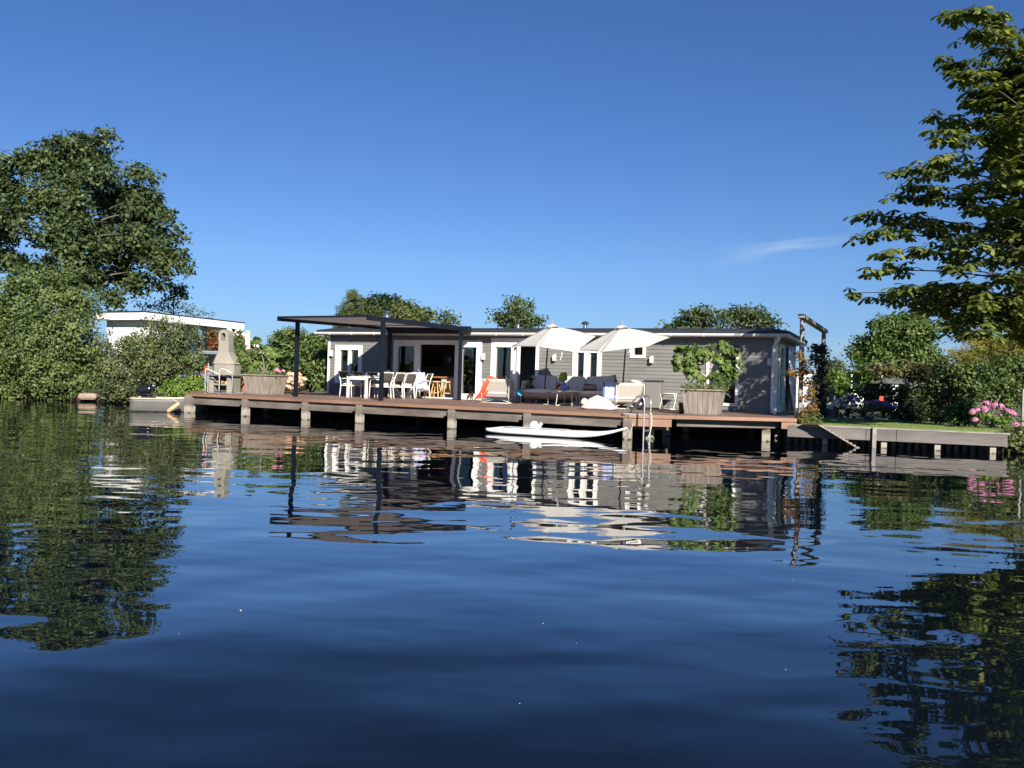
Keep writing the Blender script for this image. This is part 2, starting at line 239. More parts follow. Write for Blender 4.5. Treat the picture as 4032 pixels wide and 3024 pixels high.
LM = dict(
 maple=leafmat("maple_leaf", (0.018, 0.04, 0.017), (0.105, 0.14, 0.046), 0.2), lightbush=leafmat("light_bush_leaf", (0.022, 0.055, 0.015), (0.18, 0.225, 0.068), 0.2), bush=leafmat("bush_leaf", (0.028, 0.055, 0.02), (0.165, 0.195, 0.072), 0.2),
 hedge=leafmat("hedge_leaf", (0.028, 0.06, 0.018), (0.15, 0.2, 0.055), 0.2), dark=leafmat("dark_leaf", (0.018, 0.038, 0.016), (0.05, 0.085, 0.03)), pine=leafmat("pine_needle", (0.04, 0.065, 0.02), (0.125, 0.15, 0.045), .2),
 grey=leafmat("grey_green_leaf", (0.05, 0.085, 0.035), (0.12, 0.16, 0.075)), chestnut=leafmat("chestnut_leaf", (0.028, 0.062, 0.018), (0.25, 0.275, 0.062), 0.32, 1.0), linden=leafmat("linden_leaf", (0.03, 0.065, 0.018), (0.125, 0.185, 0.04), .22),
 gold=leafmat("golden_conifer", (0.03, 0.055, 0.015), (0.27, 0.23, 0.035), 0.2, 1.3), brownbush=leafmat("brownish_leaf", (0.08, 0.085, 0.03), (0.19, 0.17, 0.07)), fig=leafmat("fig_leaf", (0.035, 0.08, 0.02), (0.17, 0.235, 0.055), 0.3, 6),
 orangevine=leafmat("autumn_vine_leaf", (0.09, 0.15, 0.035), (0.38, 0.14, 0.05), 0.3, 5), ivy=leafmat("ivy_leaf", (0.012, 0.022, 0.016), (0.035, 0.05, 0.03), 0.1), herb=leafmat("herb_leaf", (0.07, 0.11, 0.03), (0.2, 0.22, 0.09), 0.2, 6),
 bright=leafmat("bright_leaf", (0.06, 0.13, 0.02), (0.2, 0.3, 0.05)), grass=leafmat("grass_blade", (0.12, 0.18, 0.035), (0.24, 0.31, 0.07), 0.3, 2), reddish=leafmat("red_green_leaf", (0.05, 0.09, 0.02), (0.25, 0.06, 0.03)),
)

# ---------------------------------------------------------------- mesh building
for k_, a_ in (('siding', .07), ('planks', .2), ('quay', .12), ('beam', .15)): board_variation(M[k_], a_)
class MB:
    def __init__(s): s.v = []; s.f = []; s.mi = []; s.cur = 0; s.uv = None
    def add(s, vs, fs):
        o = len(s.v); s.v += [tuple(x) for x in vs]; s.f += [tuple(i + o for i in f) for f in fs]; s.mi += [s.cur] * len(fs); return s
    def box(s, x0, x1, y0, y1, z0, z1, R=None, c=(0, 0, 0)):
        vs = [Vector((x, y, z)) for z in (z0, z1) for y in (y0, y1) for x in (x0, x1)]
        if R is not None: vs = [R @ v + Vector(c) for v in vs]
        elif any(c): vs = [v + Vector(c) for v in vs]
        return s.add(vs, [(0, 2, 3, 1), (4, 5, 7, 6), (0, 1, 5, 4), (2, 6, 7, 3), (0, 4, 6, 2), (1, 3, 7, 5)])
    def beam(s, p, q, w, h, up=(0, 0, 1)):
        p = Vector(p); q = Vector(q); d = (q - p); L_ = d.length; d.normalize(); up = Vector(up)
        if abs(d.dot(up)) > 0.99: up = Vector((0, 1, 0))
        sd_ = d.cross(up).normalized(); u2 = sd_.cross(d).normalized(); R = Matrix((sd_, d, u2)).transposed()
        return s.box(-w / 2, w / 2, 0, L_, -h / 2, h / 2, R, p)
    def cyl(s, p, q, r0, r1=None, n=12, caps=True):
        return s.tube([p, q], [r0, r0 if r1 is None else r1], n, caps)
    def tube(s, pts, r, n=8, caps=True, closed=False):
        pts = [Vector(p) for p in pts]; k = len(pts)
        if not hasattr(r, '__len__'): r = [r] * k
        vs = []; ref = None
        for i, p in enumerate(pts):
            if closed: d = pts[(i + 1) % k] - pts[i - 1]
            else: d = pts[min(i + 1, k - 1)] - pts[max(i - 1, 0)]
            d.normalize()
            if ref is None: ref = Vector((0, 0, 1)) if abs(d.z) < 0.9 else Vector((1, 0, 0))
            a = d.cross(ref).normalized(); b = a.cross(d).normalized(); ref = b
            for j in range(n):
                t = 2 * math.pi * j / n; vs.append(p + (a * math.cos(t) + b * math.sin(t)) * r[i])
        fs = []
        for i in range(k if closed else k - 1):
            i2 = (i + 1) % k
            for j in range(n): fs.append((i * n + j, i * n + (j + 1) % n, i2 * n + (j + 1) % n, i2 * n + j))
        if caps and not closed: fs.append(tuple(range(n))[::-1]); fs.append(tuple((k - 1) * n + j for j in range(n)))
        return s.add(vs, fs)
    def lathe(s, prof, c=(0, 0, 0), n=20, R=None):
        vs = []; c = Vector(c)
        for r, z in prof:
            for j in range(n):
                t = 2 * math.pi * j / n; v = Vector((r * math.cos(t), r * math.sin(t), z)); vs.append((R @ v if R is not None else v) + c)
        fs = []
        for i in range(len(prof) - 1):
            for j in range(n): fs.append((i * n + j, i * n + (j + 1) % n, (i + 1) * n + (j + 1) % n, (i + 1) * n + j))
        fs.append(tuple(range(n))[::-1]); fs.append(tuple((len(prof) - 1) * n + j for j in range(n)))
        return s.add(vs, fs)
    def grid(s, fn, nu, nv):
        vs = [fn(i / nu, j / nv) for j in range(nv + 1) for i in range(nu + 1)]
        return s.add(vs, [(j * (nu + 1) + i, j * (nu + 1) + i + 1, (j + 1) * (nu + 1) + i + 1, (j + 1) * (nu + 1) + i) for j in range(nv) for i in range(nu)])
    def prism(s, poly, z0, z1):
        n = len(poly); vs = [(x, y, z0) for x, y in poly] + [(x, y, z1) for x, y in poly]
        return s.add(vs, [tuple(range(n))[::-1], tuple(range(n, 2 * n))] + [(i, (i + 1) % n, n + (i + 1) % n, n + i) for i in range(n)])
    def pillow(s, c, size, R=None, e=0.45, n=16, m=8, ez=0.8):
        c = Vector(c); a, b, h = size[0] / 2, size[1] / 2, size[2] / 2; vs = []
        pw = lambda t, e_: math.copysign(abs(t) ** e_, t)
        for j in range(m + 1):
            ph = -math.pi / 2 + math.pi * j / m
            for i in range(n):
                th = 2 * math.pi * i / n
                v = Vector((a * pw(math.cos(ph), ez) * pw(math.cos(th), e), b * pw(math.cos(ph), ez) * pw(math.sin(th), e), h * pw(math.sin(ph), 1)))
                vs.append((R @ v if R is not None else v) + c)
        fs = [(j * n + i, j * n + (i + 1) % n, (j + 1) * n + (i + 1) % n, (j + 1) * n + i) for j in range(m) for i in range(n)]
        return s.add(vs, fs)
    def ball(s, c, r, n=14, m=8): 
        rr = r if hasattr(r, '__len__') else (r, r, r); return s.pillow(c, (2 * rr[0], 2 * rr[1], 2 * rr[2]), None, 1, n, m, 1)
    def build(s, name, mat, parent=None, smooth=False, off=None, bevel=0.0, solid=0.0):
        me = bpy.data.meshes.new(name)
        vs = s.v if off is None else [tuple(Vector(v) - Vector(off)) for v in s.v]
        me.from_pydata(vs, [], s.f); mats = mat if isinstance(mat, (list, tuple)) else [mat]
        for m_ in mats: me.materials.append(m_)
        if len(mats) > 1: me.polygons.foreach_set('material_index', s.mi)
        if smooth: me.polygons.foreach_set('use_smooth', [True] * len(me.polygons))
        me.validate(); me.update()
        o = bpy.data.objects.new(name, me); COL.objects.link(o)
        if parent is not None: o.parent = parent
        if smooth == 'auto':
            md = o.modifiers.new("es", 'EDGE_SPLIT'); md.split_angle = math.radians(35)
        if solid: md = o.modifiers.new("sol", 'SOLIDIFY'); md.thickness = solid; md.offset = 0
        if bevel: md = o.modifiers.new("bv", 'BEVEL'); md.width = bevel; md.segments = 2; md.limit_method = 'ANGLE'
        return o

def tag(o, label=None, cat=None, group=None, kind=None):
    if label: o["label"] = label
    if cat: o["category"] = cat
    if group: o["group"] = group
    if kind: o["kind"] = kind
    return o
def T(name, label, cat, loc=(0, 0, 0), rz=0.0, group=None):
    o = bpy.data.objects.new(name, None); COL.objects.link(o); o.location = loc; o.rotation_euler = (0, 0, rz); o.empty_display_size = 0.2
    return tag(o, label, cat, group)
def dup(root, loc, rz, label=None):
    r = root.copy(); COL.objects.link(r); r.location = loc; r.rotation_euler = (0, 0, rz)
    if label: r["label"] = label
    for ch in list(root.children):
        c = ch.copy(); COL.objects.link(c); c.parent = r
        for g in list(ch.children):
            d = g.copy(); COL.objects.link(d); d.parent = c
    return r
def arc(p, q, bulge, n=6, up=(0, 0, 1)):
    p = Vector(p); q = Vector(q); up = Vector(up)
    return [p.lerp(q, i / n) + up * bulge * 4 * (i / n) * (1 - i / n) for i in range(n + 1)]
def smoothpts(pts, k=5):   # catmull-rom
    P = [Vector(p) for p in pts]; P = [P[0] * 2 - P[1]] + P + [P[-1] * 2 - P[-2]]; out = []
    for i in range(1, len(P) - 2):
        for j in range(k):
            t = j / k; a, b, c, d = P[i - 1], P[i], P[i + 1], P[i + 2]
            out.append(0.5 * ((2 * b) + (c - a) * t + (2 * a - 5 * b + 4 * c - d) * t * t + (3 * b - a - 3 * c + d) * t ** 3))
    out.append(P[-2]); return out
def holed(mb, x0, x1, z0, z1, holes, y0, y1):
    xs = sorted({x0, x1, *[min(max(h, x0), x1) for q in holes for h in (q[0], q[1])]})
    for a, b in zip(xs, xs[1:]):
        if b - a < 1e-4: continue
        m = (a + b) / 2; hs = sorted([(q[2], q[3]) for q in holes if q[0] < m < q[1]]); z = z0
        for h0, h1 in hs:
            if h0 > z + 1e-4: mb.box(a, b, y0, y1, z, min(h0, z1))
            z = max(z, h1)
        if z < z1 - 1e-4: mb.box(a, b, y0, y1, z, z1)
    return mb
def lap(mb, x0, x1, z0, z1, holes, P, step=0.117, lip=0.016):   # P maps (x, y, z) so one wall routine serves both walls
    xs = sorted({x0, x1, *[h for q in holes for h in (q[0], q[1]) if x0 < h < x1]})
    for a, b in zip(xs, xs[1:]):
        m = (a + b) / 2; hs = sorted([(q[2], q[3]) for q in holes if q[0] < m < q[1]]); z = z0; iv = []
        for h0, h1 in hs:
            if h0 > z: iv.append((z, h0))
            z = max(z, h1)
        if z < z1: iv.append((z, z1))
        for c, d in iv:
            k = math.floor((c - z0) / step + 1e-6)
            while z0 + k * step < d - 1e-5:
                lo = z0 + k * step; hi = lo + step; p, q = max(lo, c), min(hi, d)
                yl = -lip * (1 - (p - lo) / step); yh = -lip * (1 - (q - lo) / step)
                mb.add([P(a, yl, p), P(b, yl, p), P(b, yh, q), P(a, yh, q), P(a, 0.03, p), P(b, 0.03, p)], [(0, 1, 2, 3), (4, 5, 1, 0)])
                k += 1

# ---------------------------------------------------------------- foliage
RNG = np.random.default_rng(7)
def unit(a): return a / np.maximum(np.linalg.norm(a, axis=1, keepdims=True), 1e-9)
def frames(nrm, tdir=None):
    n_ = unit(nrm); r = RNG.normal(size=n_.shape) if tdir is None else tdir
    t = unit(r - n_ * np.sum(r * n_, 1, keepdims=True)); b = np.cross(n_, t)
    return np.stack([t, b, n_], 2)         # columns t, b, n
KITE = (np.array([[-.5, 0, 0], [-.02, .32, .07], [.5, 0, -.06], [-.02, -.32, .07]]), [(0, 1, 2, 3)])
NEEDLE = (np.array([[-.5, -.10, 0], [.5, -.03, 0], [.5, .03, 0], [-.5, .10, 0]]), [(0, 1, 2, 3)])
LEAFLET = (np.array([[0, -.03, 0], [.55, -.17, .02], [.85, -.2, -.06], [1, 0, -.14], [.85, .2, -.06], [.55, .17, .02], [0, .03, 0]]), [(0, 1, 2, 5, 6), (2, 3, 4, 5)])
FIGL = (np.array([[0, 0, 0], [.02, -.30, -.07], [.22, -.42, -.12], [.34, -.28, -.03], [.52, -.44, -.13], [.74, -.34, -.12], [.72, -.17, -.03], [.92, -.14, -.14], [1, 0, -.16], [.92, .14, -.14], [.72, .17, -.03], [.74, .34, -.12], [.52, .44, -.13], [.34, .28, -.03], [.22, .42, -.12], [.02, .30, -.07], [.45, 0, .04]]),
        [(0, 1, 2, 3, 16), (3, 4, 5, 6, 16), (6, 7, 8, 16), (8, 9, 10, 16), (10, 11, 12, 13, 16), (13, 14, 15, 0, 16)])
BLADE = (np.array([[0, -.08, 0], [.5, -.05, .1], [1, 0, 0], [.5, .05, .1], [0, .08, 0]]), [(0, 1, 3, 4), (1, 2, 3)])
def scatter(name, tpl, pos, F, size, mat, parent=None, off=None, smooth=False):
    tv, tf = tpl; k = len(tv); n = len(pos)
    size = np.asarray(size).reshape(-1, 1, 1) if hasattr(size, '__len__') else size
    V = np.einsum('nij,kj->nki', F, tv) * size + pos[:, None, :]
    if off is not None: V = V - np.array(off)[None, None, :]
    V = V.reshape(-1, 3); loops = []; tot = []
    for f in tf: loops += list(f); tot.append(len(f))
    L_ = np.array(loops); LI = (L_[None, :] + (np.arange(n) * k)[:, None]).reshape(-1); TT = np.tile(np.array(tot), n); st = np.concatenate([[0], np.cumsum(TT)[:-1]])
    me = bpy.data.meshes.new(name); me.vertices.add(len(V)); me.vertices.foreach_set('co', V.astype(np.float32).ravel())
    me.loops.add(len(LI)); me.loops.foreach_set('vertex_index', LI.astype(np.int32)); me.polygons.add(len(TT)); me.polygons.foreach_set('loop_start', st.astype(np.int32))
    try: me.polygons.foreach_set('loop_total', TT.astype(np.int32))
    except Exception: pass
    me.materials.append(mat); me.update(calc_edges=True); me.validate()
    o = bpy.data.objects.new(name, me); COL.objects.link(o)
    if parent is not None: o.parent = parent
    return o
def clumps(blobs, dens, fill=0.25, edge=0.16):
    P = []; O = []
    for b in blobs:
        c = np.array(b[0]); r = np.array(b[1]) if hasattr(b[1], '__len__') else np.array([b[1]] * 3)
        n = max(4, int(dens * 4 * math.pi * (r[0] * r[2] + r[0] * r[1] + r[1] * r[2]) / 3))
        d = unit(RNG.normal(size=(n, 3))); rf = 1 - np.abs(RNG.normal(size=(n, 1))) * edge
        fl = RNG.random((n, 1)) < fill; rf = np.where(fl, RNG.random((n, 1)) ** 0.5, rf)
        rf = np.minimum(rf * (1 + RNG.normal(size=(n, 1)) * 0.06), 1.06)
        P.append(c + d * r * rf); O.append(d)
    return np.concatenate(P), np.concatenate(O)
def leaves(P, O, per, cr, leaf, flat=0.7, up=0.35, outw=0.6, rnd=0.8, droop=0.0):
    n = len(P); k = (per * (0.6 + 0.8 * RNG.random(n))).astype(int) + 1; idx = np.repeat(np.arange(n), k); m = len(idx)
    cs = cr * (0.55 + 0.9 * RNG.random(n))[idx][:, None]
    off_ = np.clip(RNG.normal(size=(m, 3)), -1.45, 1.45) * np.array([1, 1, flat]) * cs * 0.55
    pos = P[idx] + off_
    nr = O[idx] * outw + np.array([0, 0, up]) + RNG.normal(size=(m, 3)) * rnd * 0.6
    sz = leaf * (0.6 + 0.8 * RNG.random(m))
    return pos, nr, sz
def blob(p, Y, r, sq=(1, 0.8, 1), dy=0.0):
    c = D(p[0], p[1], Y + dy); R_ = r * Y / FPX; return ((c.x, c.y, c.z), (R_ * sq[0], R_ * sq[1], R_ * sq[2]))
def limbs(mb, base, tips, r0, rng, wob=0.3, n=6, rtip=0.15):
    for t in tips:
        b = Vector(base); t = Vector(t); L_ = (t - b).length; pts = []
        for i in range(4):
            f = i / 3; p = b.lerp(t, f) + Vector((rng.uniform(-1, 1), rng.uniform(-1, 1), rng.uniform(0, 1))) * wob * math.sin(f * math.pi) * L_ * 0.2; pts.append(p)
        q = smoothpts(pts, 4); mb.tube(q, [r0 * (1 - f_ / (len(q) - 1)) + r0 * rtip * (f_ / (len(q) - 1)) for f_ in range(len(q))], n)
def tree(name, label, cat, base, blobs, mat, bark, trunk=None, tr=0.2, dens=2.0, per=16, cr=0.6, leaf=0.16, group=None, flat=0.7, tpl=KITE, fill=0.25, edge=0.16, nlimb=8, up=0.35, zmin=None, rnd=0.8, along=False, stems=1):
    dens *= 2.3; per = int(per * 1.35)
    rg = random.Random(len(name) + int(abs(base[0]) * 10)); t = T(name, label, cat, base, 0, group)
    mb = MB(); trunk = trunk or [base, tuple(Vector(base).lerp(Vector(blobs[0][0]), 0.6))]
    if stems == 1:
        q = smoothpts(trunk, 4); mb.tube(q, [tr * (1 - 0.75 * i / (len(q) - 1)) for i in range(len(q))], 8)
        pick = rg.sample(blobs, min(nlimb, len(blobs)))
        for b in pick:
            c = Vector(b[0]); s_ = min(q, key=lambda p: (p - c).length + max(0, p.z - c.z) * 2); limbs(mb, s_, [c], tr * 0.27, rg, 0.9)
    else:
        for i in range(stems):
            b = rg.choice(blobs); bb = Vector(base) + Vector((rg.uniform(-.3, .3), rg.uniform(-.2, .2), 0)); limbs(mb, bb, [Vector(b[0])], tr, rg)
    mb.build("trunk" if stems == 1 else "stem", bark, t, True, off=base)
    P, O = clumps(blobs, dens, fill, edge); pos, nr, sz = leaves(P, O, per, cr, leaf, flat, up, rnd=rnd)
    k = np.ones(len(pos), bool)
    if zmin is not None: k = pos[:, 2] > zmin
    pos, nr, sz = pos[k], nr[k], sz[k]
    F = frames(nr) if not along else frames(RNG.normal(size=nr.shape), nr)
    scatter("crown" if stems == 1 else "foliage", tpl, pos, F, sz, mat, t, off=base)
    return t
def sprays(pts, length, k, leaf, lean=0.15):   # upright young shoots
    P = []; 
    for p in pts:
        d = Vector((random.uniform(-lean, lean), random.uniform(-lean, lean), 1)); 
        for i in range(k):
            f = i / k; q = Vector(p) + d * length * f; P.append((q.x + random.gauss(0, 0.05), q.y + random.gauss(0, 0.05), q.z))
    return np.array(P)

# ================================================================ SETTING
POND = [(46, -60), (50, -20), (30, -4), (19, 6), (15.6, 13), (14.9, 18.6), (12.15, 20.25), (7.75, 21.55), (7.8, 24.2), (7.9, 26.6), (2.0, 29.6), (-7.3, 33.6), (-11.6, 32.9), (-13.2, 31.6), (-15.8, 32.95), (-22, 35.0), (-30, 33), (-38, 24), (-43, 6), (-44, -20), (-42, -60)]
mb = MB(); mb.grid(lambda u, v: (-60 + 130 * u, -70 + 110 * v, 0), 2, 2); water = mb.build("water", watermat()); tag(water, kind="structure")
gz = 0.47
mb = MB(); outer = []
for x, y in POND:
    d = Vector((x, y - 5, 0)).normalized(); outer.append((d.x * 1500, d.y * 1500 + 5))
n_ = len(POND)
inner2 = [(x + (x - 0) * 0.03, y + (y - 5) * 0.03) for x, y in POND]
mb.add([(x, y, -1.0) for x, y in POND] + [(x, y, gz - 0.03) for x, y in POND] + [(x, y, gz) for x, y in inner2] + [(x, y, gz) for x, y in outer],
       [(i, (i + 1) % n_, n_ + (i + 1) % n_, n_ + i) for i in range(n_)] + [(n_ + i, n_ + (i + 1) % n_, 2 * n_ + (i + 1) % n_, 2 * n_ + i) for i in range(n_)] + [(2 * n_ + i, 2 * n_ + (i + 1) % n_, 3 * n_ + (i + 1) % n_, 3 * n_ + i) for i in range(n_)])
mb.mi = [1] * n_ + [0] * (len(mb.f) - n_)
tag(mb.build("ground", [pm("ground_soil", (0.045, 0.05, 0.02), 0.95, col2=(0.09, 0.11, 0.035), vscale=0.5, bump=0.03, bscale=6), M['soil']]), kind="structure")
LAWN = [(7.62, 21.3), (11.9, 19.98), (14.6, 19.2), (17.5, 20.5), (12.9, 21.7), (9.6, 25.4), (8.6, 25.4)]
mb = MB(); mb.prism(LAWN, gz - 0.02, 0.515)
tag(mb.build("lawn", pm("lawn_turf", (0.12, 0.17, 0.035), 0.9, col2=(0.19, 0.25, 0.06), vscale=2.0, bump=0.02, bscale=40)), kind="structure")
def in_poly(x, y, P):
    r = np.zeros(len(x), bool)
    for i in range(len(P)):
        x0, y0 = P[i]; x1, y1 = P[i - 1]; c = ((y0 > y) != (y1 > y)) & (x < (x1 - x0) * (y - y0) / (y1 - y0 + 1e-12) + x0); r ^= c
    return r
n_ = 60000; gx = RNG.uniform(7.5, 17.5, n_); gy = RNG.uniform(18.8, 25.5, n_); k = in_poly(gx, gy, LAWN); gx, gy = gx[k], gy[k]
pos = np.stack([gx, gy, np.full(len(gx), 0.51)], 1); F = frames(RNG.normal(size=(len(gx), 3)) * [1, 1, 0.2], np.array([[0, 0, 1.0]]) + RNG.normal(size=(len(gx), 3)) * 0.35)
o = scatter("grass", BLADE, pos, F, 0.028 * (0.5 + RNG.random(len(gx))), LM['grass']); tag(o, "short mown bright green grass on the lawn behind the quay", "grass", kind="stuff")

# ---------------------------------------------------------------- terrace deck
dk = T("terrace_deck", "long low reddish brown boarded deck standing on wooden piles over the water", "deck", (0, 0, 0))
PA, PB = Vector((-10.85, 27.15, 0)), Vector((3.0, 20.72, 0)); DU = (PB - PA).normalized(); DN = Vector((-DU.y, DU.x, 0))
PC, PD_ = Vector((4.2, 20.85, 0)), Vector((7.5, 21.35, 0))
deckpoly = [(PA.x, PA.y), (PB.x, PB.y), (PC.x, PC.y), (PD_.x, PD_.y), (8.55, 24.6), (7.9, 26), (-7.2, 33.1), (-12.8, 34.2)]
mb = MB(); mb.prism(deckpoly, DZ - 0.045, DZ); da = math.atan2(DU.y, DU.x)
dm = stripes("deck_boards", (0.18, 0.108, 0.082), (0.05, 0.03, 0.024), 7.0, 'Y', 0.95, rough=0.6, noise=0.18, rot=-da)
mb.build("deck_boards", dm, dk)
edges = [(PA, PB), (PB, PC), (PC, PD_)]
for a, b in edges:
    d = (b - a).normalized(); nn = Vector((d.y, -d.x, 0)); L_ = (b - a).length; k_ = max(1, round(L_ / 3.6))
    for i in range(k_):
        mb = MB(); mb.beam(a + d * (L_ * i / k_ + .003) + nn * 0.014 + Vector((0, 0, DZ - 0.042)), a + d * (L_ * (i + 1) / k_ - .003) + nn * 0.014 + Vector((0, 0, DZ - 0.042)), 0.03, 0.09); mb.build("fascia", M['deckedge'], dk)
a, b = Vector((-12.8, 34.2, 0)), PA; mb = MB(); mb.beam(a + Vector((-0.014, 0, DZ - 0.042)), b + Vector((-0.014, 0, DZ - 0.042)), 0.03, 0.09)
mb.build("fascia", M['deckedge'], dk)
mb = MB(); d = (PC - PB).normalized()
mb.beam(PB + Vector((0.03, -0.0, DZ - 0.2)), PC + Vector((-0.08, 0, DZ - 0.2)), 0.03, 0.19); mb.build("lower_fascia", M['deckedge'], dk); mb = MB()
a = PD_ + Vector((-0.42, -0.075, DZ - 0.19)); mb.beam(a, PD_ + Vector((0.0, -0.01, DZ - 0.19)), 0.03, 0.17); mb.build("lower_fascia", M['deckedge'], dk)
piles = [742, 963, 1200, 1413, 1777, 2076, 2470]
PX = []
for px in piles:
    r = ray(px, 1690); t = ((PA + DN * 0.0) - C0).dot(DN) / Vector((r.x, r.y, 0)).dot(DN); p = C0 + r * t; PX.append(Vector((p.x, p.y, 0)))
for i in range(len(PX) - 1):     # weathered beams hung between the piles
    a, b = PX[i] + DN * 0.10, PX[i + 1] + DN * 0.10
    mb = MB(); mb.beam(a + DU * 0.10 + Vector((0, 0, DZ - 0.20)), b - DU * 0.10 + Vector((0, 0, DZ - 0.20)), 0.07, 0.19); mb.build("beam", M['beam'], dk)
    mb = MB(); mb.beam(a + DU * 0.10 - DN * 0.05 + Vector((0, 0, DZ - 0.31)), b - DU * 0.3 - DN * 0.05 + Vector((0, 0, DZ - 0.31)), 0.04, 0.075); mb.build("batten", M['beam'], dk)
mb = MB(); mb.beam(PC + Vector((0.1, 0.25, DZ - 0.19)), PD_ + Vector((-0.3, 0.25, DZ - 0.19)), 0.07, 0.19); mb.beam(PB + Vector((0.1, 0.3, DZ - 0.32)), PC + Vector((-0.1, 0.3, DZ - 0.32)), 0.07, 0.15); mb.build("beam", M['beam'], dk)
R0 = Matrix.Rotation(da, 3, 'Z')
def pile(p, w_=0.19, top=DZ - 0.10):
    mb = MB(); mb.box(-w_ / 2, w_ / 2, -w_ / 2, w_ / 2, -1.0, top, R0, p); mb.build("pile", M['pile'], dk, bevel=0.012)
for i, p in enumerate(PX): pile(p + DN * 0.03, 0.2 if i else 0.26, DZ - 0.10 if i else DZ - 0.06)
g = D(3017, 1700, 21.65); pile(Vector((g.x, g.y, 0)), 0.2, DZ - 0.11)
g = D(2962, 1700, 22.1)
for px, yy in ((2560, 21.35), (2625, 22.6), (2700, 24.5), (2300, 25.6), (1650, 27.6), (1050, 29.3), (2960, 25.0), (3060, 23.2)): g = D(px, 1700, yy); pile(Vector((g.x, g.y, 0)), 0.19, DZ - 0.12)
mb = MB(); mb.beam((-12.9, 34.0, 0.1), (-7.15, 32.6, 0.1), 0.05, 0.95); mb.build("rear_blocker", M['hull'], dk)  # board added to block far reflections in the water under the deck
mb = MB()
for i in range(14):
    a = PA + DU * (0.8 + i * 1.12) + DN * 0.16; mb.beam(a + Vector((0, 0, DZ - 0.14)), a + DN * 5.2 + Vector((0, 0, DZ - 0.14)), 0.07, 0.17)
mb.build("joists", M['beam'], dk)

# ---------------------------------------------------------------- quay
QA, QB = Vector((7.40, 20.95, 0)), Vector((11.85, 19.66, 0)); QU = (QB - QA).normalized(); QN = Vector((-QU.y, QU.x, 0))
qk = T("timber_quay", "grey timber quay wall on piles holding up the edge of the lawn", "quay", QA)
def Q(s, y, z): p = QU * s + QN * y; return Vector((p.x, p.y, z))
QL = (QB - QA).length
for a, b in ((-0.25, 1.62), (1.63, 2.32), (2.33, QL + 0.15)):
    mb = MB(); mb.beam(Q(a, 0, 0.325), Q(b, 0, 0.325), 0.06, 0.29); mb.build("plank", M['quay'], qk, bevel=0.008)
mb = MB(); mb.beam(Q(-0.1, 0.06, 0.492), Q(QL + 0.2, 0.06, 0.492), 0.21, 0.035); mb.build("cap_board", M['quaycap'], qk)
for px in (3249, 3482, 3694, 3913):
    r = ray(px, 1740); t = (QA - C0).dot(QN) / Vector((r.x, r.y, 0)).dot(QN); p = C0 + r * t; s_ = (p - QA).dot(QU)
    mb = MB(); mb.beam(Q(s_, 0.10, -1), Q(s_, 0.10, 0.18), 0.13, 0.13, (QU.x, QU.y, 0)); mb.build("pile", M['pile'], qk)
for i in range(26):
    mb = MB(); s_ = -0.2 + i * 0.18; mb.beam(Q(s_, 0.36, -0.9), Q(s_, 0.36, 0.45), 0.11, 0.09, (QU.x, QU.y, 0)); mb.build("sheet_pile", M['sheet'], qk)
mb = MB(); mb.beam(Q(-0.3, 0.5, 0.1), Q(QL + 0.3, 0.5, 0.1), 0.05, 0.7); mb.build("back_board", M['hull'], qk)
r = ray(3440, 1740); t = (QA - C0).dot(QN) / Vector((r.x, r.y, 0)).dot(QN); s_ = (C0 + r * t - QA).dot(QU)
mb = MB(); mb.beam(Q(s_, -0.075, -0.8), Q(s_, -0.075, 0.52), 0.07, 0.09, (QU.x, QU.y, 0)); o = mb.build("mooring_post", M['quaycap'], off=None); o.location = QA
tag(o, "narrow upright grey post fixed to the face of the timber quay", "post")
rt = T("landing_ramp", "sloping cleated plank leaning from the lawn edge down into the water", "ramp", QA)
def sq(px, py):
    r = ray(px, py); t = (QA - QN * 0.3 - C0).dot(QN) / r.dot(QN); p = C0 + r * t; return (p - QA).dot(QU), p.z
s0, z0 = sq(3240, 1671); s1, z1 = sq(3393, 1746)
a, b = Q(s0 - 0.1, -0.22, 0.535), Q(s1, -0.22, -0.06)
mb = MB(); mb.beam(a, b, 0.34, 0.03); mb.build("board", M['quaycap'], rt)
mb = MB(); up = Vector((0, 0, 1)); d = (b - a).normalized()
for i in range(11):
    p = a + (b - a) * (0.08 + i * 0.085) + Vector((0, 0, 0.025)); mb.beam(p - QN * 0.16, p + QN * 0.16, 0.025, 0.02)
mb.build("cleats", M['gunwale'], rt)
mb = MB(); mb.beam(Q(s0 - 0.42, -0.03, 0.535), Q(s0 - 0.05, -0.2, 0.54), 0.36, 0.025); mb.build("landing_board", M['darkwood'], rt)

# ---------------------------------------------------------------- house
hs_ = T("houseboat", "long flat roofed dark grey boarded houseboat with white frames behind the deck", "houseboat", HL, ANG)
HW = 4.85; ZF = DZ + 0.03; ZW = 2.95
def rect(Zf, x0, y0, x1, y1, off=0.0):
    a = W(*Zf(x0, (y0 + y1) / 2), off)[0]; b = W(*Zf(x1, (y0 + y1) / 2), off)[0]; t = W(*Zf((x0 + x1) / 2, y0), off)[1]; c = W(*Zf((x0 + x1) / 2, y1), off)[1]; return [a, b, c, t]
o1 = rect(Z3, 1000, 585, 1386, 1142); o1[2] = max(o1[2], DZ + 0.3)
o2 = rect(Z4, 182, 515, 1462, 1375); o2[2] = ZF - 0.01
o3a = W(*Z4(1598, 900))[0]; o3b = W(*Z5(503, 800))[0]; o3 = [o3a, o3b, ZF - 0.01, W(*Z4(1750, 487))[1]]
o4 = rect(Z5, 900, 500, 1235, 900); o4[2] = ZF - 0.01
o5 = rect(Z5, 1568, 440, 1750, 618)
o6 = rect(Z6, 776, 535, 1130, 1100)
OP = [o1, o2, o3, o4, o5, o6]
PW = lambda x, y, z: (x, y, z)
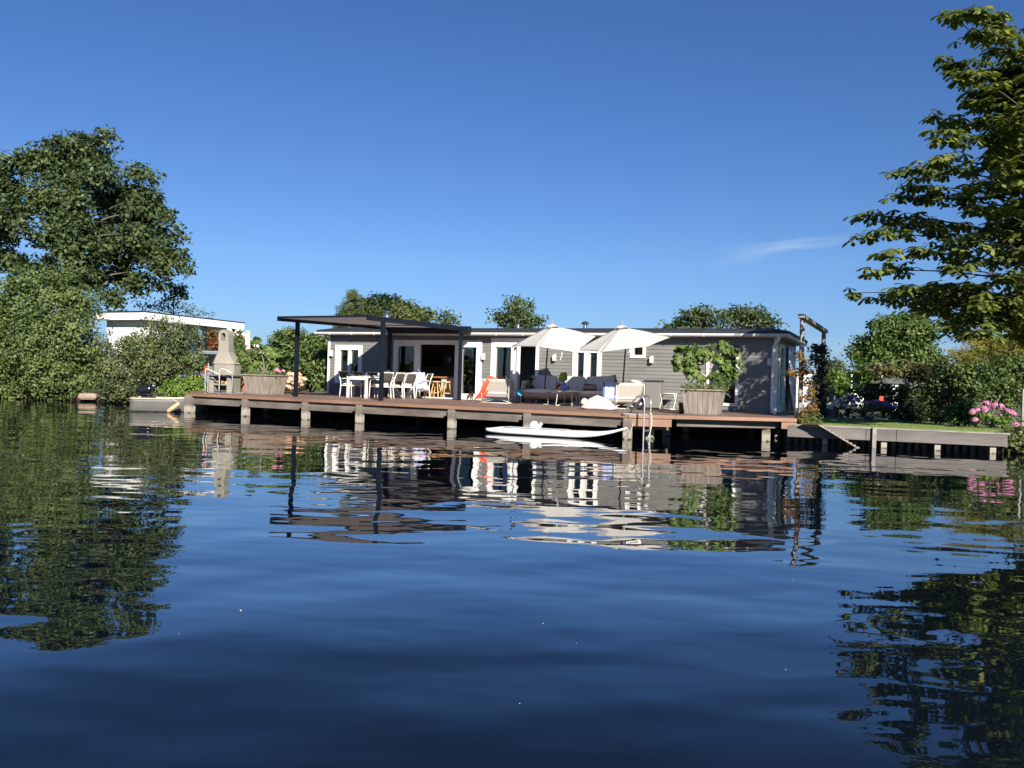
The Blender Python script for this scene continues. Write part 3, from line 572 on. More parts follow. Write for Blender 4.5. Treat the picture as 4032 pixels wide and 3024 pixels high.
mb = MB(); lap(mb, 0.0, HLEN, DZ - 0.08, ZW, OP, PW); lap_front = mb.build("siding", M['siding'], hs_)
e1 = [0.30, 1.55, ZF, ZW - 0.16]
e2 = [1.75, 4.3, ZF, ZW - 0.16]
mb = MB(); lap(mb, 0.0, HW, DZ - 0.08, ZW, [e1, e2], lambda x, y, z: (HLEN - y, x, z)); mb.build("end_siding", M['siding'], hs_)
mb = MB(); mb.box(0, HLEN, HW - 0.1, HW, 0.1, ZW); mb.box(0.0, 0.08, 0.03, HW - 0.1, 0.1, ZW); mb.build("rear_wall", M['siding'], hs_)
mb = MB(); mb.box(0.03, HLEN - 0.03, 0.035, HW, -0.9, 0.5); mb.build("float_hull", M['hull'], hs_)
# corner boards
mb = MB(); mb.box(-0.03, 0.07, -0.03, 0.06, DZ - 0.05, ZW); mb.build("corner_board", M['white'], hs_)
mb = MB(); mb.box(HLEN - 0.1, HLEN + 0.022, -0.035, 0.09, DZ - 0.05, ZW); mb.build("corner_board", M['white'], hs_)
# roof: soffit board, felt roof, fascia, gutter
rf = MB(); rf.box(-0.42, HLEN + 0.36, -0.28, HW + 0.35, ZW + 0.10, ZW + 0.19); rf = rf.build("roof", M['black'], hs_)
mb = MB(); x0, x1, y0, y1 = -0.40, HLEN + 0.34, -0.26, HW + 0.33; z_ = ZW + 0.19
mb.add([(x0, y0, z_), (x1, y0, z_), (x1, y1, z_), (x0, y1, z_), (x0 + 0.5, y0 + 0.5, z_ + 0.11), (x1 - 0.5, y0 + 0.5, z_ + 0.11), (x1 - 0.5, y1 - 0.5, z_ + 0.11), (x0 + 0.5, y1 - 0.5, z_ + 0.11)], [(0, 1, 5, 4), (1, 2, 6, 5), (2, 3, 7, 6), (3, 0, 4, 7), (4, 5, 6, 7)]); mb.build("felt", M['black'], rf)
mb = MB(); mb.box(-0.38, HLEN + 0.32, -0.23, HW + 0.3, ZW - 0.005, ZW + 0.10); mb.build("soffit", M['soffit'], rf)
mb = MB(); gp = []
prof = [(y + 0.10, z) for y, z in [(-0.36, 0.10), (-0.37, 0.04), (-0.41, 0.005), (-0.455, 0.005), (-0.49, 0.04), (-0.495, 0.10), (-0.485, 0.10), (-0.48, 0.045), (-0.45, 0.018), (-0.415, 0.018), (-0.38, 0.045), (-0.372, 0.10)]]
gz0 = ZW - 0.0; mb.add([(-0.44, y, gz0 + z) for y, z in prof] + [(HLEN + 0.36, y, gz0 + z) for y, z in prof], [(i, (i + 1) % 12, 12 + (i + 1) % 12, 12 + i) for i in range(12)] + [tuple(range(12)), tuple(range(23, 11, -1))])
gt = mb.build("gutter", M['gutter'], hs_); mb = MB()
for i in range(17): x = 0.3 + i * 1.03; mb = MB(); mb.box(x - 0.008, x + 0.008, -0.40, -0.26, gz0 - 0.001, gz0 + 0.106); mb.build("bracket", M['gutter'], gt)
mb = MB(); mb.box(HLEN + 0.322, HLEN + 0.345, -0.26, HW + 0.3, ZW + 0.0, ZW + 0.185); mb.build("white_bargeboard", M['white'], rf)
mb = MB(); xd = HLEN - 0.02
mb.tube(smoothpts([(xd + 0.1, -0.33, ZW + 0.03), (xd + 0.08, -0.31, ZW - 0.10), (xd - 0.06, -0.10, ZW - 0.26), (xd - 0.08, -0.085, ZW - 0.42), (xd - 0.08, -0.085, 1.6), (xd - 0.08, -0.085, DZ)], 4), 0.05, 10); mb.build("downpipe", M['white'], hs_, True)
# window and door units
def unit_(name, outer, panes, depth=0.05, glass=None, sill=None, ymid=0.03):
    mb = MB(); holed(mb, outer[0], outer[1], outer[2], outer[3], panes, -0.045, depth); fr = mb.build(name, M['white'], hs_)
    mb = MB()
    for p in panes:    # inner moulding
        q = [p[0] - 0.03, p[1] + 0.03, p[2] - 0.03, p[3] + 0.03]; holed(mb, q[0], q[1], q[2], q[3], [p], -0.062, -0.046)
    mb.build("moulding", M['white'], fr)
    for p in panes:
        mb = MB(); mb.box(p[0] - 0.005, p[1] + 0.005, ymid, ymid + 0.006, p[2] - 0.005, p[3] + 0.005); mb.build("pane", glass or M['glass'], fr)
    return fr
unit_("window", o1, [rect(Z3, 1072, 655, 1190, 1078), rect(Z3, 1228, 655, 1340, 1078)])
a2 = rect(Z4, 182, 515, 568, 1375); a2[2], a2[3] = o2[2], o2[3]; p = rect(Z4, 245, 600, 490, 1262)
unit_("sliding_door", a2, [p]).name = "sliding_door"
xr = W(*Z4(1075, 900))[0]; pr_ = rect(Z4, 1178, 617, 1388, 1292)
unit_("sliding_door", [xr, o2[1], o2[2], o2[3]], [pr_])
mb = MB(); zt = W(*Z4(800, 578))[1]; mb.box(a2[1], xr, -0.045, 0.05, zt, o2[3]); mb.build("door_header", M['white'], hs_); mb = MB(); mb.box(a2[1], xr, 0.0, 0.12, o2[2] - 0.03, o2[2] + 0.035); mb.build("threshold", M['white'], hs_)
# door set beside the left umbrella
xa, xb, xc, xd_ = o3[0], W(*Z4(1900, 900))[0], W(*Z5(278, 800))[0], W(*Z5(470, 800))[0]
p = rect(Z4, 1668, 615, 1896, 1290)
unit_("patio_door", [xa, xb + 0.02, o3[2], W(*Z4(1750, 560))[1]], [p], glass=M['glass'])
mb = MB(); mb.box(xb + 0.02, xc, -0.05, 0.06, o3[2], o3[3] - 0.18); mb.box(xd_, o3[1], -0.05, 0.06, o3[2], o3[3] - 0.18); mb.build("door_post", M['white'], hs_)
mb = MB(); mb.box(o3[0], o3[1], -0.05, 0.06, o3[3] - 0.18, o3[3]); mb.build("door_header", M['white'], hs_)
mb = MB(); mb.box(xc + 0.003, xd_ - 0.003, 0.06, 0.12, o3[3] - 0.25, o3[3] - 0.18); mb.build("door_header", M['white'], hs_)
# open leaf folded against the post
mb = MB(); holed(mb, -0.42, 0, ZF, o3[3] - 0.2, [[-0.34, -0.08, ZF + 0.2, o3[3] - 0.3]], -0.02, 0.02)
lf = mb.build("door_leaf", M['white'], hs_); lf.location = (xc - 0.02, -0.06, 0); lf.rotation_euler = (0, 0, math.radians(80))
unit_("french_door", [o4[0], o4[1], o4[2], o4[3]], [rect(Z5, 955, 555, 1034, 985), rect(Z5, 1100, 558, 1186, 990)], glass=M['glassb'])
unit_("small_window", o5, [rect(Z5, 1614, 492, 1718, 584)], glass=M['glassb'])
p1 = rect(Z6, 808, 560, 940, 1080); p2 = rect(Z6, 965, 560, 1098, 1080)
unit_("window", o6, [[o6[0] + 0.09, (o6[0] + o6[1]) / 2 - 0.03, o6[2] + 0.09, o6[3] - 0.08], [(o6[0] + o6[1]) / 2 + 0.03, o6[1] - 0.09, o6[2] + 0.09, o6[3] - 0.08]])
q = rect(Z6, 800, 450, 1165, 530); mb = MB(); x0, x1, z0, z1 = q[0], q[1], q[2], q[3]
mb.add([(x0, -0.02, z1), (x1, -0.02, z1), (x1, -0.28, z0), (x0, -0.28, z0), (x0, -0.02, z0), (x1, -0.02, z0)], [(0, 1, 2, 3), (3, 2, 5, 4), (0, 3, 4), (1, 5, 2)]); mb.build("awning_box", M['black'], hs_)
mb = MB(); mb.box(o6[0] + 0.08, o6[1] - 0.08, 0.10, 0.12, o6[2] + 0.5, o6[3]); mb.build("window_blind", M['soffit'], hs_)
# end wall doors
def eunit(name, outer, panes):
    mb = MB(); xs = MB(); holed(xs, outer[0], outer[1], outer[2], outer[3], panes, -0.045, 0.05)
    mb.v = [(HLEN - y, x, z) for x, y, z in xs.v]; mb.f = [f[::-1] for f in xs.f]; mb.mi = xs.mi; fr = mb.build(name, M['white'], hs_)
    for p in panes: mb = MB(); mb.box(HLEN - 0.03, HLEN - 0.024, p[0], p[1], p[2], p[3]); mb.build("pane", M['glass'], fr)
    return fr
eunit("glazed_door", e1, [[e1[0] + 0.22, e1[1] - 0.25, ZF + 0.22, e1[3] - 0.13]]); eunit("glazed_door", e2, [[e2[0] + 0.25, (e2[0] + e2[1]) / 2 - 0.1, ZF + 0.22, e2[3] - 0.13], [(e2[0] + e2[1]) / 2 + 0.1, e2[1] - 0.2, ZF + 0.22, e2[3] - 0.13]])
# interior shell
mb = MB(); mb.box(0.09, HLEN - 0.04, 0.05, HW - 0.11, DZ - 0.05, ZF - 0.012); mb.build("floor", M['infloor'], hs_)
mb = MB(); mb.box(0.09, HLEN - 0.06, 0.06, HW - 0.11, ZW - 0.09, ZW - 0.02); mb.build("ceiling", M['inwall'], hs_)
mb = MB(); mb.box(0.09, HLEN - 0.06, HW - 0.15, HW - 0.102, ZF, ZW - 0.09)
xp = W(*Z4(1530, 900))[0]
for x in (xp, o3[1] + 0.2, o4[1] + 0.6, o6[0] - 0.5): mb.box(x, x + 0.08, 0.08, HW - 0.151, ZF, ZW - 0.091)
mb.build("inner_wall", M['inwall'], hs_)
mb = MB(); mb.box(xc - 0.9, o3[1] + 0.19, 1.6, 1.68, ZF, ZW - 0.091); mb.build("hall_wall", M['greenwall'], hs_)
mb = MB(); x = xc + 0.55; holed(mb, x, x + 0.75, ZF, 2.6, [[x + 0.1, x + 0.65, ZF, 2.5]], 1.54, 1.6); mb.build("inner_door_frame", M['white'], hs_)
for i in range(2): mb = MB(); x = xc + 0.12 + i * 0.24; mb.box(x, x + 0.07, 1.585, 1.6, 1.02, 1.1); mb.build("socket", M['whitep'], hs_)
# curtains inside the patio door
mb = MB(); mb.grid(lambda u, v: (p_x0 + u * 0.17, 0.16 + 0.03 * math.sin(u * 25), ZF + 0.05 + v * 2.05), 24, 2) if False else None
xx = W(*Z4(1672, 900))[0]; mb = MB(); mb.grid(lambda u, v: (xx + u * 0.16, 0.15 + 0.025 * math.sin(u * 22), ZF + 0.05 + v * 2.0), 24, 2); mb.build("curtain", pm("pale_green_curtain", (0.5, 0.52, 0.38), 0.9), hs_, True)
def H(x, y, z=0): p = HL + U * x + N * y; return Vector((p.x, p.y, z))
# wall lamps
lamp0 = None
for i, (Zf, x, y, lab) in enumerate([(Z3, 957, 710, "box wall lamp left of the leftmost window on the grey wall"), (Z4, 135, 725, "shaded box wall lamp behind the dining chairs under the dark pergola"), (Z4, 1504, 757, "sunlit box wall lamp between the open sliding door and the patio door"),
        (Z5, 699, 618, "box wall lamp on the boards under the left white parasol"), (Z5, 1824, 640, "box wall lamp just right of the small square window"), (Z6, 1470, 622, "box wall lamp in leaf shade near the right corner downpipe")]):
    s_, z_ = W(*Zf(x, y)); loc = H(s_, -0.02, z_)
    if lamp0 is None:
        lamp0 = T("wall_lamp", lab, "wall lamp", loc, ANG, "box lamps along the houseboat wall")
        mb = MB(); mb.box(-0.055, 0.055, -0.13, -0.03, -0.10, 0.10); mb.build("housing", M['lampw'], lamp0, bevel=0.006)
        mb = MB(); mb.box(-0.035, 0.035, -0.03, 0.0, -0.13, 0.125); mb.build("bracket", M['lampw'], lamp0)
    else: dup(lamp0, loc, ANG, lab)
# roof vents and flue
s_, z_ = 6.75, 0
def roofat(px, y):  # on the roof, behind the front edge
    return H(W(px, 1280, y)[0], y, ZW + 0.285)
l0 = roofat(1523, 1.6); t = T("chimney_flue", "shiny steel flue pipe with a flat rain cap above the pergola", "flue", l0)
mb = MB(); mb.cyl((0, 0, -0.05), (0, 0, 0.62), 0.13, n=20); mb.build("pipe", M['steel'], t, 'auto')
mb = MB(); mb.lathe([(0.04, 0.62), (0.05, 0.72), (0.2, 0.73), (0.18, 0.76), (0.02, 0.80)], n=20); mb.build("rain_cap", M['steel'], t, 'auto')
l0 = roofat(2040, 1.0); t = T("roof_vent", "short vent with a black spool cap on a flat base on the roof", "vent", l0)
mb = MB(); mb.box(-0.3, 0.3, -0.25, 0.25, -0.03, 0.03); mb.build("base_plate", M['soffit'], t); mb = MB(); mb.cyl((0, 0, 0.03), (0, 0, 0.19), 0.075, 0.065, 16); mb.build("pipe", M['steel'], t, 'auto')
mb = MB(); mb.lathe([(0.07, 0.19), (0.07, 0.25), (0.095, 0.28), (0.095, 0.31), (0.02, 0.32)], n=16); mb.build("cap", M['black'], t, 'auto')
l0 = roofat(2304, 1.0); t = T("roof_vent", "short vent with a black mushroom cap between the two parasol tops", "vent", l0)
mb = MB(); mb.cyl((0, 0, -0.03), (0, 0, 0.2), 0.075, 0.065, 16); mb.build("pipe", M['steel'], t, 'auto')
mb = MB(); mb.lathe([(0.06, 0.19), (0.13, 0.20), (0.13, 0.235), (0.09, 0.29), (0.02, 0.31)], n=16); mb.build("cap", M['black'], t, 'auto')

# inside the open sliding door
s_, z_ = W(*Z4(708, 795), 4.4); q0 = W(*Z4(572, 795), 4.4)[0]; q1 = W(*Z4(845, 795), 4.4)[0]; hh = (q1 - q0) * 0.6
t = T("television", "black flat television on the far wall inside the open sliding door", "television", H((q0 + q1) / 2, HW - 0.2, z_), ANG)
mb = MB(); a = (q1 - q0) / 2; mb.box(-a, a, -0.04, 0.0, -hh / 2, hh / 2); mb.build("casing", M['dark'], t); mb = MB(); mb.box(-a + .02, a - .02, -0.044, -0.04, -hh / 2 + .02, hh / 2 - .02); mb.build("screen", M['gloss_black'], t)
s_, z_ = W(*Z4(1008, 790), 1.6); t = T("pendant_lamp", "dark globe pendant lamp hanging inside the open sliding door", "pendant lamp", H(s_, 1.6, z_), ANG)
mb = MB(); mb.ball((0, 0, 0), 0.24, 18, 10); mb.build("globe", pm("smoked_shade", (0.05, 0.05, 0.05), 0.25), t, True); mb = MB(); mb.cyl((0, 0, 0.22), (0, 0, ZW - 0.1 - z_), 0.008, n=6); mb.build("cord", M['dark'], t)
ca, cb_ = W(*Z4(625, 1050), 0.75)[0], W(*Z4(1105, 1050), 0.75)[0]; cz = W(*Z4(850, 1040), 0.75)[1]; cm_ = W(*Z4(862, 1200), 0.75)[0]
t = T("bar_counter", "breakfast bar with thick dark wood top and mint green end panel indoors", "counter", H(ca, 0.75, ZF), ANG)
mb = MB(); mb.box(0, cb_ - ca + 0.3, 0, 0.65, cz - ZF - 0.06, cz - ZF); mb.build("top", pm("counter_top", (0.3, 0.12, 0.05), 0.4, var=0.2), t)
mb = MB(); mb.box(cm_ - ca, cb_ - ca + 0.25, 0.06, 0.6, 0, cz - ZF - 0.062); mb.build("side_panel", M['mint'], t)
for i, (x, rz, lab, y, m_) in enumerate([(700, 0.3, "dark wooden stool, furthest left beside the bar counter", 0.5, 'darkwood'), (797, 0.1, "round wooden stool between the dark stool and the mint panel", 0.32, 'wood'), (950, 0.8, "pale wooden stool standing right in front of the mint panel", 0.30, 'wood')]):
    s_, _ = W(*Z4(x, 1350), y); t = T("bar_stool", lab, "stool", H(s_, y, ZF), ANG + rz, "wooden stools at the bar counter")
    mb = MB(); mb.lathe([(0.15, 0.56), (0.165, 0.575), (0.165, 0.6), (0.155, 0.615), (0.01, 0.615)], n=18); mb.build("seat", M[m_], t, 'auto')
    L4 = [(math.cos(k * math.pi / 2 + .78), math.sin(k * math.pi / 2 + .78)) for k in range(4)]
    for cx, cy in L4: mb = MB(); mb.beam((cx * 0.1, cy * 0.1, 0.57), (cx * 0.24, cy * 0.24, 0), 0.035, 0.035); mb.build("leg", M[m_], t)
    mb = MB()
    for k in range(4): a, b = L4[k], L4[(k + 1) % 4]; z = 0.18 + 0.05 * (k % 2); mb.beam((a[0] * 0.2, a[1] * 0.2, z), (b[0] * 0.2, b[1] * 0.2, z), 0.02, 0.03)
    mb.build("rung", M[m_], t)

# ---------------------------------------------------------------- pergola
pg = T("pergola", "anthracite metal pergola with taupe fabric roof over the dining table", "pergola", (-7.44, 28.2, DZ))
off = Vector((-7.44, 28.2, DZ))
def at(px, y, z): p = D(px, 1500, y); return Vector((p.x, p.y, z))
zl, zm, zr, zf = 3.18, 3.20, 3.175, 3.20
Lp = G(1163, 1558.5, DZ); Lp = Vector((*D(1164, 1557, 27.0).xy, zl)); Mp = Vector((*D(1500, 1570, 25.6).xy, zm)); Rp = Vector((*D(1808, 1574, 28.8).xy, zr)); Fp = Vector((*D(1528, 1560, 30.2).xy, zf))
for p in (Lp, Mp, Rp, Fp):
    mb = MB(); mb.box(-0.055, 0.055, -0.055, 0.055, 0, p.z - DZ - 0.05, Matrix.Rotation(ANG, 3, 'Z'), (p.x - off.x, p.y - off.y, 0)); mb.build("post", M['navy'], pg)
P1 = Lp + (Lp - Fp).normalized() * 0.78; P2 = Mp + (Mp - Rp).normalized() * 0.70
for a, b in ((P1, Fp), (P2, Rp)):
    mb = MB(); mb.beam(a - off, b + (b - a).normalized() * 0.05 - off, 0.07, 0.15); mb.build("side_beam", M['navy'], pg)
mb = MB(); mb.beam(P1 - off + Vector((0, 0, 0.045)), P2 - off + Vector((0, 0, 0.045)), 0.05, 0.06); mb.build("front_rail", M['navy'], pg)
mid = lambda a, b, t: a.lerp(b, t)
mb = MB(); mb.beam(mid(P1, Fp, 0.62) - off + Vector((0, 0, 0.0)), mid(P2, Rp, 0.62) - off, 0.05, 0.06); mb.build("cross_rail", M['navy'], pg)
mb = MB(); mb.beam(Fp - off + Vector((0, 0, -0.06)), Rp - off + (Rp - Fp).normalized() * 0.36 + Vector((0, 0, -0.05)), 0.2, 0.27); mb.build("awning_cassette", M['navy'], pg, bevel=0.02)
mb = MB(); mb.grid(lambda u, v: tuple(mid(mid(P1, Fp, v), mid(P2, Rp, v), 0.02 + u * 0.96) - off + Vector((0, 0, 0.03 - 0.05 * math.sin(math.pi * u) * math.sin(math.pi * v)))), 12, 12); mb.build("fabric_roof", M['fabric_dark'], pg, True)
mb = MB(); c0 = Rp - off + (Rp - Fp).normalized() * 0.3 + Vector((0, -0.05, -0.12)); mb.tube(smoothpts([c0, c0 + Vector((0.05, 0, -0.2)), c0 + Vector((0.25, -0.05, -0.32)), c0 + Vector((0.45, -0.1, -0.22)), c0 + Vector((0.6, -0.1, -0.2))], 4), 0.008, 5); mb.build("cable", M['dark'], pg)

# ================================================================ THINGS ON THE DECK
def local(p, base): return Vector(p) - Vector(base)
def RZ(a): return Matrix.Rotation(a, 3, 'Z')
# ---- dining table and chairs (table axis points away from the water)
TA = math.radians(56)                     # heading of the table's long axis
td, ts = Vector((math.cos(TA), math.sin(TA), 0)), Vector((math.sin(TA), -math.cos(TA), 0))
tl = D(1358, 1564, 28.1); tr = D(1446, 1568, 27.65); tb = Vector(((tl.x + tr.x) / 2, (tl.y + tr.y) / 2, DZ)); TW, TL_ = 0.94, 2.25
tbl = T("dining_table", "white aluminium dining table with square legs under the pergola", "table", tb, TA - math.pi / 2)
mb = MB(); mb.box(-TW / 2, TW / 2, 0, TL_, 0.70, 0.745); mb.build("tabletop", M['cream'], tbl, bevel=0.004)
for x in (-TW / 2, TW / 2 - 0.075):
    for y in (0.0, TL_ - 0.075): mb = MB(); mb.box(x, x + 0.075, y, y + 0.075, 0, 0.70); mb.build("leg", M['cream'], tbl, bevel=0.004)
mb = MB(); mb.box(-TW / 2 + 0.075, TW / 2 - 0.075, 0.01, 0.05, 0.62, 0.70); mb.box(-TW / 2 + 0.075, TW / 2 - 0.075, TL_ - 0.05, TL_ - 0.01, 0.62, 0.70); mb.build("apron", M['cream'], tbl)
def tloc(x, y, z=0): p = tb + ts * x + td * y; return Vector((p.x, p.y, DZ + z))
def make_chair(label, loc, rz):
    t = T("garden_chair", label, "chair", loc, rz, "garden chairs around the dining table")
    for s in (-1, 1):      # one loop: front leg, arm, back leg
        x = 0.26 * s
        mb = MB(); mb.tube(smoothpts([(x, 0.26, 0), (x, 0.24, 0.42), (x, 0.21, 0.60), (x, 0.10, 0.655), (x, -0.22, 0.64)], 4), 0.018, 6); mb.build("leg", M['cream'], t, True)
        mb = MB(); mb.tube(smoothpts([(x * .97, -0.28, 0), (x * .97, -0.235, 0.42), (x * .97, -0.28, 0.66), (x * .95, -0.37, 0.90)], 4), 0.02, 6); mb.build("leg", M['cream'], t, True)
    mb = MB(); mb.beam((-0.25, -0.372, 0.895), (0.25, -0.372, 0.895), 0.03, 0.035); mb.beam((-0.25, 0.235, 0.41), (0.25, 0.235, 0.41), 0.025, 0.035); mb.beam((-0.25, -0.235, 0.41), (0.25, -0.235, 0.41), 0.025, 0.035)
    for x in (-0.25, 0.25): mb.beam((x, -0.235, 0.41), (x, 0.235, 0.41), 0.025, 0.035)
    mb.build("seat_frame", M['cream'], t)
    mb = MB(); mb.grid(lambda u, v: (-0.24 + 0.48 * u, -0.365 + 0.10 * (1 - v) - 0.02 * math.sin(u * math.pi), 0.885 - 0.30 * (1 - v)), 6, 6); mb.build("backrest", M['textilene'], t, True, solid=0.012)
    mb = MB(); mb.pillow((0, 0.0, 0.455), (0.47, 0.46, 0.08)); mb.build("seat_cushion", M['cushion'], t, True)
    return t
hd = TA - math.pi / 2
ch = make_chair("chair with dark mesh back nearest the middle pergola post", tloc(0.72, 0.42), hd + math.pi / 2)
dup(ch, tloc(0.72, 1.02), hd + math.pi / 2 + 0.08, "middle chair of the dark backed row on the right of the table")
dup(ch, tloc(0.74, 1.62), hd + math.pi / 2 - 0.05, "chair at the house end of the row beside the lilac throw")
dup(ch, tloc(-0.62, 0.35), hd - math.pi / 2 + 0.1, "chair seen through the near table legs with empty white armrests")
dup(ch, tloc(-0.64, 1.05), hd - math.pi / 2, "chair on the window side of the table, middle of its row")
dup(ch, tloc(-0.62, 1.75), hd - math.pi / 2 - 0.1, "chair on the window side of the table closest to the wall")
e_ = dup(ch, tloc(0.95, 2.25), hd + math.pi - 0.5, "chair draped with a lilac throw beside the open door")
# cream back pads behind the chairs
for y_, lab in ((0.42, "cream pad tucked behind the chair by the middle pergola post"), (1.62, "cream pad tucked behind the chair beside the lilac throw")):
    p = tloc(0.72 + 0.20, y_, 0.56); mb = MB(); mb.pillow((0, 0, 0), (0.40, 0.22, 0.06), Matrix.Rotation(math.pi / 2, 3, 'X'), 0.25); o = mb.build("back_pad", M['cushion'], None, True); o.location = p; o.rotation_euler = (0.15, 0, hd + math.pi / 2); tag(o, lab, "cushion", "cream back pads on the chairs")
# lilac throw
cp = D(1645, 1490, 29.2); cz_ = DZ
t = MB()
def throw(u, v):
    w_ = 0.24 + 0.06 * v; x = (u - 0.5) * 2 * w_
    if v < 0.25: return (x, 0.16 - 0.64 * v, 0.93 + 0.012 * math.sin(9 * u))
    k = (v - 0.25) / 0.75; return (x * (1 + 0.25 * k) + 0.07 * k, -0.02 - 0.10 * k - 0.035 * math.sin(u * 17) * k, 0.93 - 0.66 * k + 0.10 * k * (u - 0.3))
t.grid(throw, 22, 16); o = t.build("throw_blanket", M['lilac'], None, True, solid=0.012); o.location = (cp.x, cp.y, DZ); o.rotation_euler = (0, 0, -0.2)
tag(o, "pale lilac fringed throw hanging over a chair beside the open door", "throw")
mb = MB()
for i in range(16): x = (-0.30 + i * 0.0425) * 1.15; mb.cyl((x + 0.07, -0.125, 0.30 + 0.1 * (i / 15 - 0.3)), (x + 0.09, -0.13, 0.22 + 0.1 * (i / 15 - 0.3)), 0.006, 0.003, 4)
f = mb.build("fringe", M['cushion'], o); 
# things on the table
mb = MB(); mb.grid(lambda u, v: (-0.40 + 0.72 * v, 0.10 + 1.15 * u, 0.755 + 0.035 * abs(math.sin(u * 9 + v * 3)) * (0.4 + 0.6 * v)), 30, 12)
m_, t_ = newmat("gingham"); n_ = t_.nodes; l_ = t_.links.new; o_ = n_.new("ShaderNodeOutputMaterial"); b_ = n_.new("ShaderNodeBsdfPrincipled"); l_(b_.outputs[0], o_.inputs[0]); b_.inputs['Roughness'].default_value = 0.9
c_ = n_.new("ShaderNodeTexCoord"); k_ = n_.new("ShaderNodeTexChecker"); k_.inputs['Scale'].default_value = 14; k_.inputs[1].default_value = (0.75, 0.77, 0.8, 1); k_.inputs[2].default_value = (0.04, 0.08, 0.3, 1); l_(c_.outputs['Object'], k_.inputs[0]); l_(k_.outputs[0], b_.inputs['Base Color'])
o = mb.build("gingham_cloth", m_, None, True, solid=0.006); o.location = tb; o.rotation_euler = (0, 0, hd); tag(o, "rumpled blue and white checked cloth lying on the dining table", "cloth")
mb = MB(); mb.pillow((0, 0, 0), (0.34, 0.28, 0.14), None, 0.8); mb.pillow((0.1, 0.03, 0.05), (0.12, 0.1, 0.14), RZ(0.4), 0.9); o = mb.build("dark_cloth", pm("navy_cloth", (0.02, 0.022, 0.05), 0.9), None, True); p = tloc(-0.30, 0.10, 0.79); o.location = p; tag(o, "crumpled dark navy cloth on the near left corner of the table", "cloth")
for i, (x, y, lab) in enumerate([(-0.05, 0.5, "small white tea glass on the checked cloth nearest the water"), (0.12, 0.95, "small white tea glass farther along the checked cloth")]):
    t = T("drinking_glass", lab, "glass", tloc(x, y, 0.79), 0, "small glasses on the dining table"); mb = MB(); mb.lathe([(0.025, 0), (0.032, 0.09), (0.029, 0.09), (0.02, 0.01)], n=12); mb.build("tumbler", M['whitep'], t, True)
p = D(1528, 1462, 29.6); t = T("glass_jar", "pale green glass jar catching the sun behind the pergola post", "jar", (p.x, p.y, DZ + 0.745)); mb = MB(); mb.lathe([(0.06, 0), (0.085, 0.04), (0.085, 0.17), (0.06, 0.21), (0.07, 0.25), (0.06, 0.25), (0.05, 0.21), (0.075, 0.16), (0.07, 0.03)], n=18); mb.build("jar_body", pm("jar_glass", (0.35, 0.55, 0.5), 0.08, spec=1.0), t, True)
p = D(1511, 1455, 29.3); t = T("flower_vase", "slim vase with one dried flower head behind the pergola post", "vase", (p.x, p.y, DZ + 0.745)); mb = MB(); mb.lathe([(0.04, 0), (0.05, 0.1), (0.02, 0.22), (0.025, 0.26)], n=14); mb.build("vase_body", M['lampw'], t, True); mb = MB(); mb.tube([(0, 0, 0.2), (0.01, 0, 0.42)], 0.006, 5); mb.ball((0.01, 0, 0.45), (0.07, 0.07, 0.05)); mb.build("dried_flower", M['brown'], t, True)
p = D(1648, 1455, 29.6); t = T("drinking_glass", "clear stemmed glass standing above the lilac throw", "glass", (p.x, p.y, DZ + 0.93)); mb = MB(); mb.lathe([(0.05, 0), (0.01, 0.01), (0.01, 0.04), (0.045, 0.09), (0.045, 0.14)], n=14); mb.build("bowl", M['steel'], t, True)
p = D(1575, 1497, 29.9); t = T("bread_board", "orange brown bread board leaning behind the chair backs", "board", (p.x, p.y, DZ + 0.745), 0.3); mb = MB(); mb.lathe([(0.16, 0), (0.17, 0.02), (0.10, 0.09), (0.02, 0.12)], n=18); mb.build("loaf", M['wood'], t, True)

